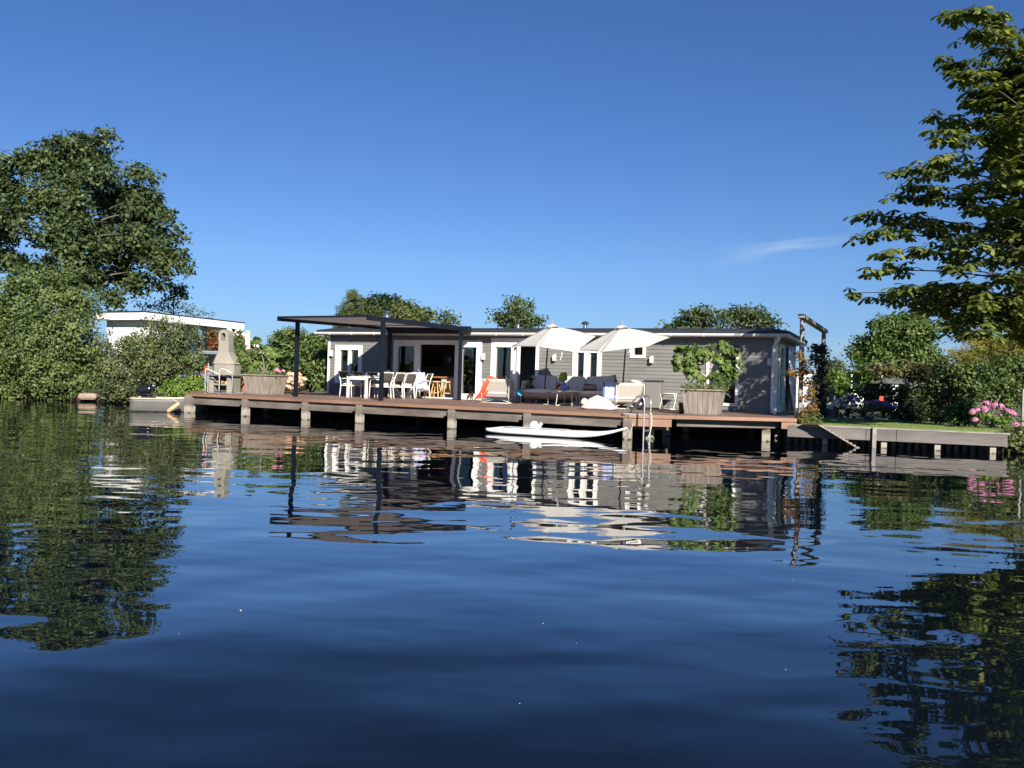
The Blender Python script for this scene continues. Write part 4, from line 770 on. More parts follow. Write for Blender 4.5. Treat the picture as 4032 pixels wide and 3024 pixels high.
# ---- sling lounge chair: tube side hoops, slanted back sling, hanging seat sling, thick cushion (local +y = facing)
def lounge(label, loc, rz, w_=0.86, d_=0.78, h_=0.78):
    t = T("lounge_chair", label, "lounge chair", loc, rz); r = 0.011
    for s in (-1, 1):
        x = s * w_ / 2; mb = MB(); q = [(x, -d_ / 2, 0.01), (x, -d_ / 2, h_), (x, d_ / 2 - 0.06, h_), (x, d_ / 2, h_ * 0.97), (x, d_ / 2, 0.01)]
        for a, b in zip(q, q[1:] + q[:1]): mb.cyl(a, b, r, n=6)
        mb.build("side_hoop", M['cream'], t, True)
    mb = MB()
    for a, b in (((-w_ / 2, -d_ / 2, 0.01), (w_ / 2, -d_ / 2, 0.01)), ((-w_ / 2, -d_ / 2, h_), (w_ / 2, -d_ / 2, h_)), ((-w_ / 2, d_ / 2, 0.01), (w_ / 2, d_ / 2, 0.01)), ((-w_ / 2, d_ / 2, 0.33), (w_ / 2, d_ / 2, 0.33)), ((-w_ / 2, -0.1, 0.01), (w_ / 2, 0.1, 0.3)), ((w_ / 2, -0.1, 0.01), (-w_ / 2, 0.1, 0.3))): mb.cyl(a, b, r, n=6)
    mb.build("cross_rail", M['cream'], t, True)
    mb = MB(); mb.grid(lambda u, v: ((u - 0.5) * w_ * 0.97, -d_ / 2 + 0.0 + 0.24 * v, h_ - 0.005 - (h_ - 0.17) * v), 10, 8); mb.build("back_sling", M['sling'], t, True, solid=0.008)
    mb = MB(); mb.grid(lambda u, v: ((u - 0.5) * w_ * 0.97, -d_ / 2 + 0.24 + (d_ - 0.25) * v, 0.165 + 0.165 * v - 0.06 * math.sin(v * math.pi)), 10, 8); mb.build("seat_sling", M['sling'], t, True, solid=0.008)
    for s in (-1, 1):
        mb = MB(); x = s * (w_ / 2 - 0.0); mb.grid(lambda u, v: (x, -d_ / 2 + 0.01 + u * (d_ - 0.06), h_ - 0.005 - v * 0.36), 8, 4); mb.build("arm_sling", M['sling'], t, True, solid=0.006)
    mb = MB(); mb.pillow((0, 0.11, 0.36), (w_ * 0.94, d_ * 0.92, 0.19), Matrix.Rotation(0.1, 3, 'X'), 0.35); mb.build("seat_cushion", M['cushion'], t, True)
    mb = MB(); mb.pillow((0, -d_ / 2 + 0.17, 0.58), (w_ * 0.9, 0.42, 0.14), Matrix.Rotation(math.pi / 2 + 0.22, 3, 'X'), 0.25); mb.build("back_cushion", M['greycush'], t, True)
    return t
def place(x0, y0, x1, y1, z=DZ): p = G(x0, y0, z); q = G(x1, y1, z); return p, q
l1 = D(1960, 1590, 27.15); lounge("grey sling lounge chair with an orange towel over its back left corner", (l1.x, l1.y, DZ), math.radians(-14), w_=0.93)
l2 = D(2455, 1600, 25.35); lounge("grey sling lounge chair with a blue fringed throw beside the pink bean bag", (l2.x, l2.y, DZ), math.radians(22), w_=0.98)
# orange towel tented over the chair corner
tq4 = [D(*Z4(1562, 1024), 26.75), D(*Z4(1795, 1050), 27.25), D(*Z4(1352, 1392), 26.9), D(*Z4(1600, 1300), 27.2)]; bs = Vector((tq4[2].x, tq4[2].y, DZ))
def towel(u, v):
    e = v * (1 + .25 * math.sin(math.pi * u) * (1 - v)); p = tq4[0].lerp(tq4[1], u).lerp(tq4[2].lerp(tq4[3], u), min(1, e)); f_ = math.sin(u * 15 + v * 5) * .05 * math.sin(math.pi * min(1, v + .15)); return (p.x - bs.x + .02 * math.sin(v * 12), p.y - bs.y + f_ - 0.05 * v, max(.01, p.z - bs.z - .05 * math.sin(math.pi * u) * (1 - v) + .02 * math.sin(9 * u)))
mb = MB(); mb.grid(towel, 24, 18); o = mb.build("orange_towel", M['orange'], None, True, solid=0.008); o.location = bs; tag(o, "bright orange towel draped over the left lounge chair to the deck", "towel")
def fold(u, v):
    a = v * 0.55; return (0.02 + 0.10 * u + (0.16 * v), -0.05 - 0.06 * v + 0.12 * u, 0.47 - 0.22 * max(0, v - 0.45) ** 1.0 * 1.6 + 0.015 * math.sin(u * 7))
bs = D(2035, 1560, 26.85); mb = MB(); mb.grid(fold, 8, 12); o = mb.build("turquoise_towel", M['turq'], None, True, solid=0.02); o.location = (bs.x - 0.12, bs.y - 0.25, DZ); tag(o, "turquoise towel hanging over the seat cushion of the left lounge chair", "towel")
# blue throw on the right lounge chair
th = D(2401, 1545, 25.0)
def thr(u, v):
    x = 0.005 + u * 0.46
    if v < 0.12: return (x, 0.10 - 0.1 * (v / 0.12), 0.80)
    k = (v - 0.12) / 0.88; return (x, -0.02 + 0.012 * math.sin(u * 20), 0.80 - 0.52 * k)
mb = MB(); mb.grid(thr, 26, 10); o = mb.build("fringed_throw", stripes("blue_throw", (0.07, 0.14, 0.45), (0.36, 0.44, 0.72), 2.1, 'X', 0.13, noise=0.05), None, True, solid=0.01); o.location = (th.x - 0.23, th.y - 0.10, DZ); o.rotation_euler = (0, 0, math.radians(22) * 0.25)
tag(o, "light blue throw with dark edge stripe and white fringe on the right lounge chair", "throw")
mb = MB()
for i in range(18): x = 0.015 + i * 0.026; mb.cyl((x, -0.02, 0.285), (x + 0.004, -0.022, 0.19), 0.007, 0.003, 4)
mb.build("fringe", M['cushion'], o)
mb = MB(); mb.pillow((0, 0, 0), (0.36, 0.2, 0.12), Matrix.Rotation(0.2, 3, 'Y')); o = mb.build("cushion", M['cushion'], None, True); p = D(2505, 1505, 25.6); o.location = (p.x, p.y, DZ + 0.83); tag(o, "small cream cushion on the top right corner of the right lounge chair", "cushion")

# ---- sofa
sl = W(2100, 1580)[0]; SB = H(sl + 0.0, -0.62, DZ); SLen = 3.0
t = T("garden_sofa", "long garden sofa with white tube frame standing against the grey wall", "sofa", SB, ANG)
mb = MB(); x0, x1, y0, y1 = 0.0, SLen, -0.45, 0.40; r = 0.012
for x in (x0, x0 + 1.0, x0 + 2.0, x1):
    for a, b in (((x, y0, 0.01), (x, y0, 0.36)), ((x, y0, 0.01), (x, y1, 0.01)), ((x, y1, 0.01), (x, y1, 0.36))): mb.cyl(a, b, r, n=6)
for y, z in ((y0, 0.01), (y1, 0.01), (y0, 0.36), (y1, 0.76)): mb.cyl((x0, y, z), (x1, y, z), r, n=6)
for x in (x0, x1): mb.cyl((x, y1, 0.3), (x, y1, 0.78), r, n=6); mb.cyl((x, y0 + 0.1, 0.74), (x, y1, 0.78), r, n=6); mb.cyl((x, y0 + 0.1, 0.74), (x, y0, 0.3), r, n=6)
mb.build("frame", M['cream'], t, True)
for x, s in ((x0, -1), (x1, 1)): mb = MB(); mb.grid(lambda u, v: (x + 0.05 * s * (1 - v) * 0, y0 + 0.06 + u * 0.78, 0.76 - v * 0.36), 6, 6); mb.build("arm_sling", M['sling'], t, True, solid=0.01)
for k in range(3):
    x = x0 + 0.5 + k * 1.0
    mb = MB(); mb.grid(lambda u, v: (x + (u - 0.5) * 0.98, y0 + v * 0.8, 0.33 - 0.17 * math.sin(v * math.pi)), 8, 8); mb.build("seat_sling", M['sling'], t, True, solid=0.008)
    mb = MB(); mb.pillow((x, -0.06, 0.42), (1.02, 0.84, 0.17), None, 0.3, 20, 8); mb.build("seat_cushion", M['cushion'], t, True)
    mb = MB(); mb.pillow((x + 0.03, 0.27, 0.70 + (0.03 if k == 2 else 0)), (0.98, 0.54, 0.2), Matrix.Rotation(-0.05 if k == 2 else 0.02, 3, 'Y') @ Matrix.Rotation(math.pi / 2 - 0.2, 3, 'X'), 0.22, 28, 8); mb.build("back_cushion", M['greycush'], t, True)
for Zf, x, y, w2, lab, col in ((ZA, 560, 372, 0.42, "small brown cushion behind the blue vase on the sofa", 0), (ZA, 995, 368, 0.46, "brown cushion with a pale woven band leaning on the middle of the sofa", 1)):
    px, py = Zf(x, y); p = D(px, py, 0.0 + SB.y - (px - 2100) / 3200 * 27 * 0.47 + 0.05)
    m_ = stripes("banded_cushion", (0.35, 0.27, 0.2), (0.13, 0.06, 0.028), 3.4, 'Z', 0.34) if col else M['brown']
    mb = MB(); mb.pillow((0, 0, 0), (w2, 0.30, 0.12), Matrix.Rotation(0.08, 3, 'Y') @ Matrix.Rotation(math.pi / 2 - 0.3, 3, 'X'), 0.22, 28); o = mb.build("scatter_cushion", m_, None, True); o.location = (p.x, p.y, p.z); o.rotation_euler = (0, 0, ANG); tag(o, lab, "cushion")
# ---- coffee table, vase
ct = D(2236, 1597, 26.1); t = T("coffee_table", "low round coffee table on thin white bent tube legs before the sofa", "table", (ct.x, ct.y, DZ), -0.25)
mb = MB(); mb.lathe([(0.0, 0.455), (0.40, 0.455), (0.405, 0.48), (0.0, 0.48)], n=28); mb.build("tabletop", M['cream'], t, 'auto')
for k in range(4):
    a = k * math.pi / 2 + 0.5; c, s_ = math.cos(a), math.sin(a); mb = MB(); mb.tube(smoothpts([(0.36 * c, 0.36 * s_, 0.46), (0.38 * c, 0.38 * s_, 0.2), (0.40 * c, 0.40 * s_, 0.02), (0.30 * c, 0.30 * s_, 0.02), (0.22 * c, 0.22 * s_, 0.07), (0.05 * c, 0.05 * s_, 0.07)], 4), 0.011, 6); mb.build("leg", M['cream'], t, True)
vp = D(2222, 1538, 26.0); t = T("striped_vase", "round blue striped vase holding one large green leaf on the coffee table", "vase", (vp.x, vp.y, DZ + 0.48))
vm = stripes("blue_vase_glaze", (0.20, 0.28, 0.72), (0.05, 0.09, 0.42), 55, 'X', 0.55, rough=0.25)
mb = MB(); mb.lathe([(0.05, 0), (0.10, 0.05), (0.122, 0.12), (0.11, 0.19), (0.06, 0.235), (0.035, 0.25), (0.045, 0.275), (0.03, 0.27)], n=22); mb.build("vase_body", vm, t, True)
mb = MB(); mb.tube([(0, 0, 0.24), (-0.02, 0, 0.34), (-0.06, 0, 0.44)], 0.005, 5); mb.tube([(0, 0, 0.24), (0.01, 0, 0.38), (0.02, 0, 0.46)], 0.005, 5); mb.build("stem", LM['bright'], t, True)
def leafcard(mb, c, a, b, R, cup=0.15):
    c = Vector(c); mb.grid(lambda u, v: tuple(c + R @ Vector(((u - 0.5) * 2 * a * math.sin(math.pi * (0.06 + 0.88 * v)) ** 0.6, cup * a * (4 * (u - 0.5) ** 2), (v - 0.5) * 2 * b))), 6, 8)
mb = MB(); leafcard(mb, (-0.085, -0.01, 0.44), 0.10, 0.15, Matrix.Rotation(0.15, 3, 'Y')); leafcard(mb, (0.03, -0.01, 0.47), 0.055, 0.14, Matrix.Rotation(-0.15, 3, 'Y')); mb.build("leaf", LM['bright'], t, True)
# ---- bean bag
bp_ = D(2362, 1615, 23.4); t = MB()
def bag(u, v):
    th_ = 2 * math.pi * u; e_ = 0.55 + 0.35 * v; cx, sy = math.copysign(abs(math.cos(th_)) ** e_, math.cos(th_)), math.copysign(abs(math.sin(th_)) ** e_, math.sin(th_))
    h_ = 0.42; z = h_ * v; r_ = (0.88 + 0.16 * math.sin(min(1, v * 3.2) * math.pi)) * (1 - v ** 2.8) ** 0.95 if v < 1 else 0
    x = 0.50 * r_ * cx - 0.09 * v; y = 0.42 * r_ * sy + 0.02 * v
    f_ = 0.02 * math.sin(5 * th_ + 6 * v) * (1 - v) + 0.012 * math.sin(11 * th_ - 9 * v); return (x * (1 + f_), y * (1 + f_), max(0.004, z + 0.02 * math.sin(3 * th_) * v * (1 - v)))
t.grid(bag, 36, 20); o = t.build("bean_bag", M['pink'], None, True); o.location = (bp_.x, bp_.y, DZ); o.rotation_euler = (0, 0, -0.35); tag(o, "blush pink square bean bag slumped on the deck before the sofa", "bean bag")
mb = MB(); mb.pillow((-0.44, -0.12, 0.22), (0.16, 0.22, 0.2), Matrix.Rotation(0.5, 3, 'Y'), 0.4, 16, 8, .5); mb.build("corner_lobe", M['pink'], o, True)
mb = MB(); mb.tube([(0.0, -0.44, 0.05), (-0.03, -0.33, 0.2), (-0.07, -0.1, 0.40)], 0.006, 4); mb.build("seam", M['cushion'], o, True)
# ---- football
p = D(2517, 1596, 25.1); t = T("football", "white and black football lying behind the swim ladder", "ball", (p.x, p.y, DZ + 0.11)); mb = MB(); mb.ball((0, 0, 0), 0.11, 20, 12); ball = mb.build("ball_skin", M['whitep'], t, True)
mb = MB(); ph_ = (1 + 5 ** 0.5) / 2
for v in [(0, s1, s2 * ph_) for s1 in (1, -1) for s2 in (1, -1)] + [(s1, s2 * ph_, 0) for s1 in (1, -1) for s2 in (1, -1)] + [(s2 * ph_, 0, s1) for s1 in (1, -1) for s2 in (1, -1)]:
    n_v = Vector(v).normalized(); R = n_v.to_track_quat('Z', 'Y').to_matrix(); mb.lathe([(0.042, 0.102), (0.03, 0.108), (0.0, 0.1115)], n=5, R=R)
mb.build("black_patches", M['dark'], ball)
# ---- storage box
c_ = W(2572, 1600)[0]; q = H(c_, -0.42, DZ); t = T("storage_box", "tall grey storage cabinet with a dark flat lid against the house wall", "cabinet", q, ANG + 0.06)
mb = MB(); mb.box(-0.12, 0.36, -0.24, 0.24, 0.03, 0.86); mb.build("body", M['boxgrey'], t, bevel=0.02); mb = MB(); mb.box(-0.16, 0.39, -0.28, 0.28, 0.86, 0.92); mb.build("lid", M['boxtop'], t, bevel=0.02)
# ---- folding chair in shade and black pot
c_ = W(2645, 1600)[0]; q = H(c_, -0.45, DZ); t = T("folding_stool", "white tube folding stool standing in shade between cabinet and planter", "stool", q, ANG)
mb = MB()
for x in (-0.22, 0.22): mb.cyl((x, -0.2, 0.01), (x, 0.16, 0.5), 0.011, n=6); mb.cyl((x, 0.2, 0.01), (x, -0.16, 0.5), 0.011, n=6)
for y, z in ((-0.2, 0.01), (0.2, 0.01), (0.16, 0.5), (-0.16, 0.5)): mb.cyl((-0.22, y, z), (0.22, y, z), 0.011, n=6)
mb.build("frame", M['cream'], t, True); mb = MB(); mb.grid(lambda u, v: (-0.2 + 0.4 * u, -0.15 + 0.3 * v, 0.5 - 0.03 * math.sin(v * math.pi)), 4, 6); mb.build("seat", M['sling'], t, True, solid=0.008)
p = D(2690, 1620, 22.6); t = T("black_bucket", "black bucket tucked at the left foot of the fig planter", "bucket", (p.x, p.y, DZ)); mb = MB(); mb.lathe([(0.11, 0), (0.14, 0.3), (0.13, 0.3), (0.1, 0.02)], n=16); mb.build("pail", M['dark'], t, 'auto'); mb = MB(); mb.tube(arc((-0.14, 0, 0.28), (0.14, 0, 0.28), 0.12, 8), 0.004, 5); mb.build("handle", M['steel'], t)
# ---- potted plant between lounge chair and sofa
p = D(2082, 1585, 27.6); t = T("potted_plant", "leafy plant in a terracotta pot between lounge chair and sofa", "plant", (p.x, p.y, DZ)); mb = MB(); mb.lathe([(0.13, 0), (0.19, 0.32), (0.2, 0.34), (0.17, 0.34), (0.15, 0.3)], n=18); mb.build("pot", M['terracotta'], t, 'auto')
P_, O_ = clumps([((0, 0, 0.62), (0.24, 0.24, 0.28))], 14); ps, nr, sz = leaves(P_, O_, 4, 0.1, 0.15); scatter("foliage", KITE, ps, frames(nr), sz, LM['dark'], t)
# ---- black cat walking away, head turned left
p = G(1853, 1581, DZ); t = T("cat", "dark tortoiseshell cat walking on the deck near the lounge chair", "cat", (p.x, p.y, DZ), math.radians(70))
def skin_body(name, pts, edges_, rad, mat, parent, sub=2):
    me = bpy.data.meshes.new(name); me.from_pydata(pts, edges_, []); o = bpy.data.objects.new(name, me); COL.objects.link(o); o.parent = parent
    md = o.modifiers.new("skin", 'SKIN'); md.use_smooth_shade = True
    for i, v in enumerate(me.skin_vertices[0].data): v.radius = rad[i] if hasattr(rad[i], '__len__') else (rad[i], rad[i]); v.use_root = (i == 0)
    s_ = o.modifiers.new("sub", 'SUBSURF'); s_.levels = sub; s_.render_levels = sub; me.materials.append(mat); return o
cm, ctree = newmat("tortoiseshell_fur"); n_ = ctree.nodes; l_ = ctree.links.new; o_ = n_.new("ShaderNodeOutputMaterial"); b_ = n_.new("ShaderNodeBsdfPrincipled"); l_(b_.outputs[0], o_.inputs[0]); b_.inputs['Roughness'].default_value = 0.8
c_ = n_.new("ShaderNodeTexCoord"); z_n = n_.new("ShaderNodeTexNoise"); z_n.inputs['Scale'].default_value = 11; z_n.inputs['Detail'].default_value = 2; r_ = n_.new("ShaderNodeValToRGB"); l_(c_.outputs['Object'], z_n.inputs[0]); l_(z_n.outputs['Fac'], r_.inputs[0]); e = r_.color_ramp.elements; e[0].position = 0.56; e[0].color = (0.012, 0.009, 0.008, 1); e[1].position = 0.62; e[1].color = (0.22, 0.09, 0.05, 1); l_(r_.outputs[0], b_.inputs['Base Color'])
# x = forward
cp_ = [(-0.13, 0, 0.215), (-0.02, 0, 0.23), (0.10, 0, 0.225), (0.16, 0.01, 0.255), (0.20, 0.03, 0.285), (0.235, 0.055, 0.275),
       (-0.14, 0.045, 0.17), (-0.11, 0.05, 0.12), (-0.165, 0.05, 0.075), (-0.15, 0.05, 0.012), (-0.125, 0.05, 0.008),
       (-0.12, -0.045, 0.17), (-0.07, -0.05, 0.12), (-0.12, -0.05, 0.075), (-0.10, -0.05, 0.012), (-0.075, -0.05, 0.008),
       (0.11, 0.04, 0.17), (0.105, 0.042, 0.09), (0.12, 0.042, 0.012), (0.14, 0.042, 0.008),
       (0.10, -0.04, 0.17), (0.07, -0.042, 0.09), (0.06, -0.042, 0.012), (0.08, -0.042, 0.008),
       (-0.19, 0, 0.20), (-0.25, 0.02, 0.14), (-0.31, 0.03, 0.10), (-0.37, 0.02, 0.12)]
ce = [(0, 1), (1, 2), (2, 3), (3, 4), (4, 5), (0, 6), (6, 7), (7, 8), (8, 9), (9, 10), (0, 11), (11, 12), (12, 13), (13, 14), (14, 15), (2, 16), (16, 17), (17, 18), (18, 19), (2, 20), (20, 21), (21, 22), (22, 23), (0, 24), (24, 25), (25, 26), (26, 27)]
cr_ = [0.062, 0.066, 0.06, 0.04, 0.043, 0.024, 0.036, 0.026, 0.014, 0.014, 0.013, 0.036, 0.026, 0.014, 0.014, 0.013, 0.026, 0.017, 0.015, 0.013, 0.026, 0.017, 0.015, 0.013, 0.02, 0.014, 0.013, 0.011]
skin_body("body", cp_, ce, cr_, cm, t)
for s_, y in ((-1, 0.005), (1, 0.06)):
    mb = MB(); mb.lathe([(0.018, 0), (0.012, 0.018), (0.001, 0.04)], c=(0.19, y, 0.315), n=8); mb.build("ear", cm, t, True)
mb = MB(); mb.ball((0.236, 0.075, 0.288), 0.006); mb.ball((0.248, 0.05, 0.288), 0.006); mb.build("eyes", pm("cat_eye", (0.35, 0.32, 0.05), 0.2), t, True)

# ---- planters (tapered plank tubs)
def planter(label, loc, rz, w0=0.42, w1=0.51, h=0.66, npl=7):
    t = T("planter_box", label, "planter", loc, rz)
    for k in range(4):
        R = RZ(k * math.pi / 2)
        for i in range(npl):
            a0, a1 = -1 + 2 * i / npl + 0.012, -1 + 2 * (i + 1) / npl - 0.012; mb = MB()
            vs = [R @ Vector(v) for v in ((a0 * w0, -w0, 0.03), (a1 * w0, -w0, 0.03), (a1 * w1, -w1, h), (a0 * w1, -w1, h), (a0 * w0, -w0 + 0.03, 0.03), (a1 * w0, -w0 + 0.03, 0.03), (a1 * w1, -w1 + 0.03, h), (a0 * w1, -w1 + 0.03, h))]
            mb.add(vs, [(0, 1, 2, 3), (5, 4, 7, 6), (1, 5, 6, 2), (4, 0, 3, 7), (3, 2, 6, 7), (4, 5, 1, 0)]); mb.build("plank", M['planks'], t)
    mb = MB(); e = w1 + 0.035
    for k in range(4): R = RZ(k * math.pi / 2); mb.box(-e, e - 0.07, -e, -e + 0.07, h, h + 0.035, R, (0, 0, 0))
    mb.build("rim", M['planks'], t); mb = MB(); mb.box(-w0 - 0.03, w0 + 0.03, -w0 - 0.03, w0 + 0.03, 0.0, 0.03); mb.build("base", M['beam'], t); mb = MB(); mb.box(-w1 + 0.04, w1 - 0.04, -w1 + 0.04, w1 - 0.04, h - 0.12, h - 0.03); mb.build("soil", M['soil'], t); return t
fgp = D(2768, 1620, 22.1); planter("weathered plank planter with the fig tree at the deck's right part", (fgp.x, fgp.y, DZ), ANG + 0.03)
plp = D(1044, 1545, 28.5); planter("weathered plank planter with pink flowers beside the concrete barbecue", (plp.x, plp.y, DZ), ANG, 0.44, 0.55, 0.66)
def herb(label, name, p, rx, ry, h, mat, n=260, leaf=0.07, loc=None):
    t = T(name, label, "plant", p); pos = np.stack([RNG.uniform(-rx, rx, n), RNG.uniform(-ry, ry, n), RNG.random(n) * h], 1); dirs = RNG.normal(size=(n, 3)) * 0.5 + [0, 0, 1]
    k = 4; PP = np.repeat(pos * [1, 1, 0.2], k, 0) + np.repeat(unit(dirs), k, 0) * (np.tile(np.arange(k) / k, n) * np.repeat(pos[:, 2] + 0.04, k))[:, None]
    scatter("foliage", KITE, PP, frames(RNG.normal(size=PP.shape)), leaf * (0.5 + RNG.random(len(PP))), mat, t); return t
herb("low grey green herbs growing round the fig stem in its planter", "herb_plant", (fgp.x - 0.05, fgp.y, DZ + 0.64), 0.5, 0.45, 0.22, LM['herb'], 420, 0.05)
herb("taller rosemary bush at the right side of the fig planter", "rosemary_bush", (fgp.x + 0.38, fgp.y - 0.15, DZ + 0.64), 0.16, 0.16, 0.42, LM['herb'], 160, 0.05)
herb("low yellowish plants filling the planter beside the barbecue", "herb_plant", (plp.x, plp.y, DZ + 0.64), 0.5, 0.45, 0.2, LM['herb'], 420, 0.06)
# ---- fig trees in the planters
def fig_tree(label, base, blobs, leafs, per, stems, mat=LM['fig'], r=0.035):
    t = T("fig_tree", label, "tree", base); mb = MB(); b0 = Vector((0, 0, 0))
    for st in stems: q = smoothpts([Vector(p) - Vector(base) for p in st], 4); mb.tube(q, [r * (1.15 - 0.75 * i / (len(q) - 1)) for i in range(len(q))], 7)
    mb.build("trunk", M['palebark'], t, True)
    P_, O_ = clumps(blobs, 4.3, 0.35, 0.15); ps, nr, sz = leaves(P_, O_, per, 0.13, leafs, 0.8, 0.3, 0.9, 0.5)
    out = unit(nr * [1, 1, 0.2] + RNG.normal(size=nr.shape) * 0.35) + [0, 0, -1.15]
    scatter("crown", FIGL, ps, frames(nr + [0, -0.3, 0.5], out), sz, mat, t, off=base); return t
B6 = lambda x, y, r, Y=22.1, dy=0.0: blob(Z6(x, y), Y, r / 2.765, (1, 0.9, 1), dy)
fb = [B6(490, 560, 62), B6(520, 480, 40), B6(610, 500, 60), B6(690, 440, 62), B6(850, 500, 60, dy=.1), B6(740, 530, 45), B6(975, 410, 45), B6(1010, 440, 60), B6(1060, 480, 30), B6(960, 610, 55), B6(1050, 640, 70), B6(1090, 720, 45), B6(930, 680, 50), B6(640, 650, 55), B6(470, 630, 40), B6(600, 590, 45), B6(900, 560, 35), B6(1000, 740, 30), B6(700, 770, 20), B6(780, 500, 40), B6(610, 700, 25), B6(880, 790, 25)]
p6 = lambda x, y, dy=0.0: D(*Z6(x, y), 22.1 + dy)
fb0 = p6(760, 900); stems = [[p6(755, 900), p6(760, 830), p6(800, 780), p6(825, 690), p6(810, 600), p6(700, 480)], [p6(790, 790), p6(740, 760), p6(700, 700), p6(640, 650), p6(500, 570)], [p6(800, 790), p6(850, 760), p6(930, 700), p6(1050, 650)], [p6(820, 700), p6(850, 640), p6(940, 530), p6(1000, 440)], [p6(815, 620), p6(850, 560), p6(850, 500)]]
fig_tree("fig tree with big drooping lobed leaves in the right hand planter", tuple(fb0), fb, 0.165, 8, stems)
B2 = lambda x, y, r, Y, dy=0.0: blob(Z2(x, y), Y, r / 3.016, (1, 0.8, 1), dy)
p2 = lambda x, y, Y=28.8: D(*Z2(x, y), Y)
fb2 = [B2(940, 560, 50, 28.9), B2(960, 650, 80, 28.9), B2(870, 720, 90, 28.9), B2(800, 760, 70, 28.9), B2(1000, 760, 100, 28.9), B2(1130, 710, 60, 28.9), B2(1060, 680, 50, 28.9), B2(900, 830, 80, 28.9), B2(1180, 840, 60, 28.9), B2(760, 700, 50, 28.9), B2(1280, 720, 25, 28.9), B2(1090, 800, 70, 28.9), B2(1190, 770, 40, 28.9)]
fig_tree("fig tree with broad round leaves in the planter beside the barbecue", tuple(p2(1030, 960)), fb2, 0.17, 9, [[p2(1030, 970), p2(1015, 800), p2(960, 650), p2(935, 560)], [p2(1030, 960), p2(1110, 800), p2(1200, 730), p2(1290, 700)], [p2(1025, 940), p2(900, 800), p2(800, 740)]], r=0.016)
# flower heads
def head_mesh(mat, r=0.09, n=70):
    d = unit(RNG.normal(size=(n, 3))); d[:, 2] = np.abs(d[:, 2]) * 1.0 - 0.25; d = unit(d); o = scatter("flower_head", KITE, d * r * np.array([1, 1, 0.8]), frames(d), r * 0.55, mat); return o
HEADS = {}
def flowers(parent, base, pts, mat, key, r=0.09):
    if key not in HEADS: o = head_mesh(mat, r); HEADS[key] = o; o.parent = parent; o.location = Vector(pts[0]) - Vector(base); pts = pts[1:]
    for p in pts: o = HEADS[key].copy(); COL.objects.link(o); o.parent = parent; o.location = Vector(p) - Vector(base); o.scale = (random.uniform(.8, 1.25),) * 3; o.rotation_euler = (random.uniform(-.5, .2), random.uniform(-.4, .4), random.uniform(0, 6))
random.seed(5)
gb = (plp.x + 0.3, plp.y, DZ + 0.62); t = T("geranium", "pink flowering plant on the right edge of the left planter", "plant", gb); P_, O_ = clumps([((0, 0, 0.12), (0.25, 0.2, 0.14))], 10); ps, nr, sz = leaves(P_, O_, 5, 0.08, 0.07); scatter("foliage", KITE, ps, frames(nr), sz, LM['herb'], t)
flowers(t, gb, [p2(1165, 935, 28.3), p2(1205, 945, 28.3), p2(1255, 937, 28.3), p2(1180, 925, 28.4)], pm("rose_petal", (0.65, 0.22, 0.38), 0.8), 'rose', 0.06)

# ---- barbecue
bb = D(884, 1545, 28.7); t = T("garden_barbecue", "tall concrete garden barbecue with arched chimney on the left deck end", "barbecue", (bb.x, bb.y, DZ), math.radians(-13)); c = M['concrete']
for x in (-0.44, 0.26): mb = MB(); mb.box(x, x + 0.18, -0.30, 0.30, 0.0, 0.60); mb.build("side_block", c, t, bevel=0.008)
mb = MB(); mb.box(-0.26, 0.26, 0.20, 0.30, 0, 0.60); mb.build("back_block", c, t)
mb = MB(); mb.box(-0.26, 0.26, -0.28, 0.2, 0.28, 0.335); mb.build("shelf", c, t); mb = MB(); mb.box(-0.26, 0.26, -0.24, 0.2, 0.0, 0.07); mb.box(-0.22, 0.22, -0.28, -0.1, 0.07, 0.10); mb.build("base_slab", M['slab'], t)
mb = MB(); mb.box(-0.50, 0.50, -0.38, 0.32, 0.60, 0.645); mb.build("worktop", M['slab'], t, bevel=0.006)
hexp = lambda a, b, k: [(-a, b), (-a, -b * 0.35), (-a * 0.55, -b), (a * 0.55, -b), (a, -b * 0.35), (a, b)]
def frust(mb, A, za, B, zb):
    n = len(A); mb.add([(x, y, za) for x, y in A] + [(x, y, zb) for x, y in B], [tuple(range(n))[::-1], tuple(range(n, 2 * n))] + [(i, (i + 1) % n, n + (i + 1) % n, n + i) for i in range(n)])
mb = MB(); frust(mb, hexp(0.42, 0.32, 1), 0.645, hexp(0.42, 0.32, 1), 1.03); mb.build("firebox", c, t)
mb = MB(); frust(mb, hexp(0.45, 0.34, 1), 1.03, [(-.205, .18), (-.205, -.15), (-.18, -.175), (.18, -.175), (.205, -.15), (.205, .18)], 1.46); mb.build("hood", c, t)
mb = MB(); frust(mb, [(-.205, .18), (-.205, -.15), (-.18, -.175), (.18, -.175), (.205, -.15), (.205, .18)], 1.46, [(-.195, .17), (-.195, -.15), (-.175, -.17), (.175, -.17), (.195, -.15), (.195, .17)], 1.84); mb.build("chimney", c, t)
mb = MB(); pts = [(-0.195, 0), (0.195, 0)] + [(0.195 * math.cos(a), 0.20 + 0.195 * math.sin(a)) for a in [math.pi * k / 14 for k in range(15)]]
hole = [(0.075 * math.cos(a), 0.21 + 0.075 * math.sin(a)) for a in [math.pi * k / 10 for k in range(11)]]
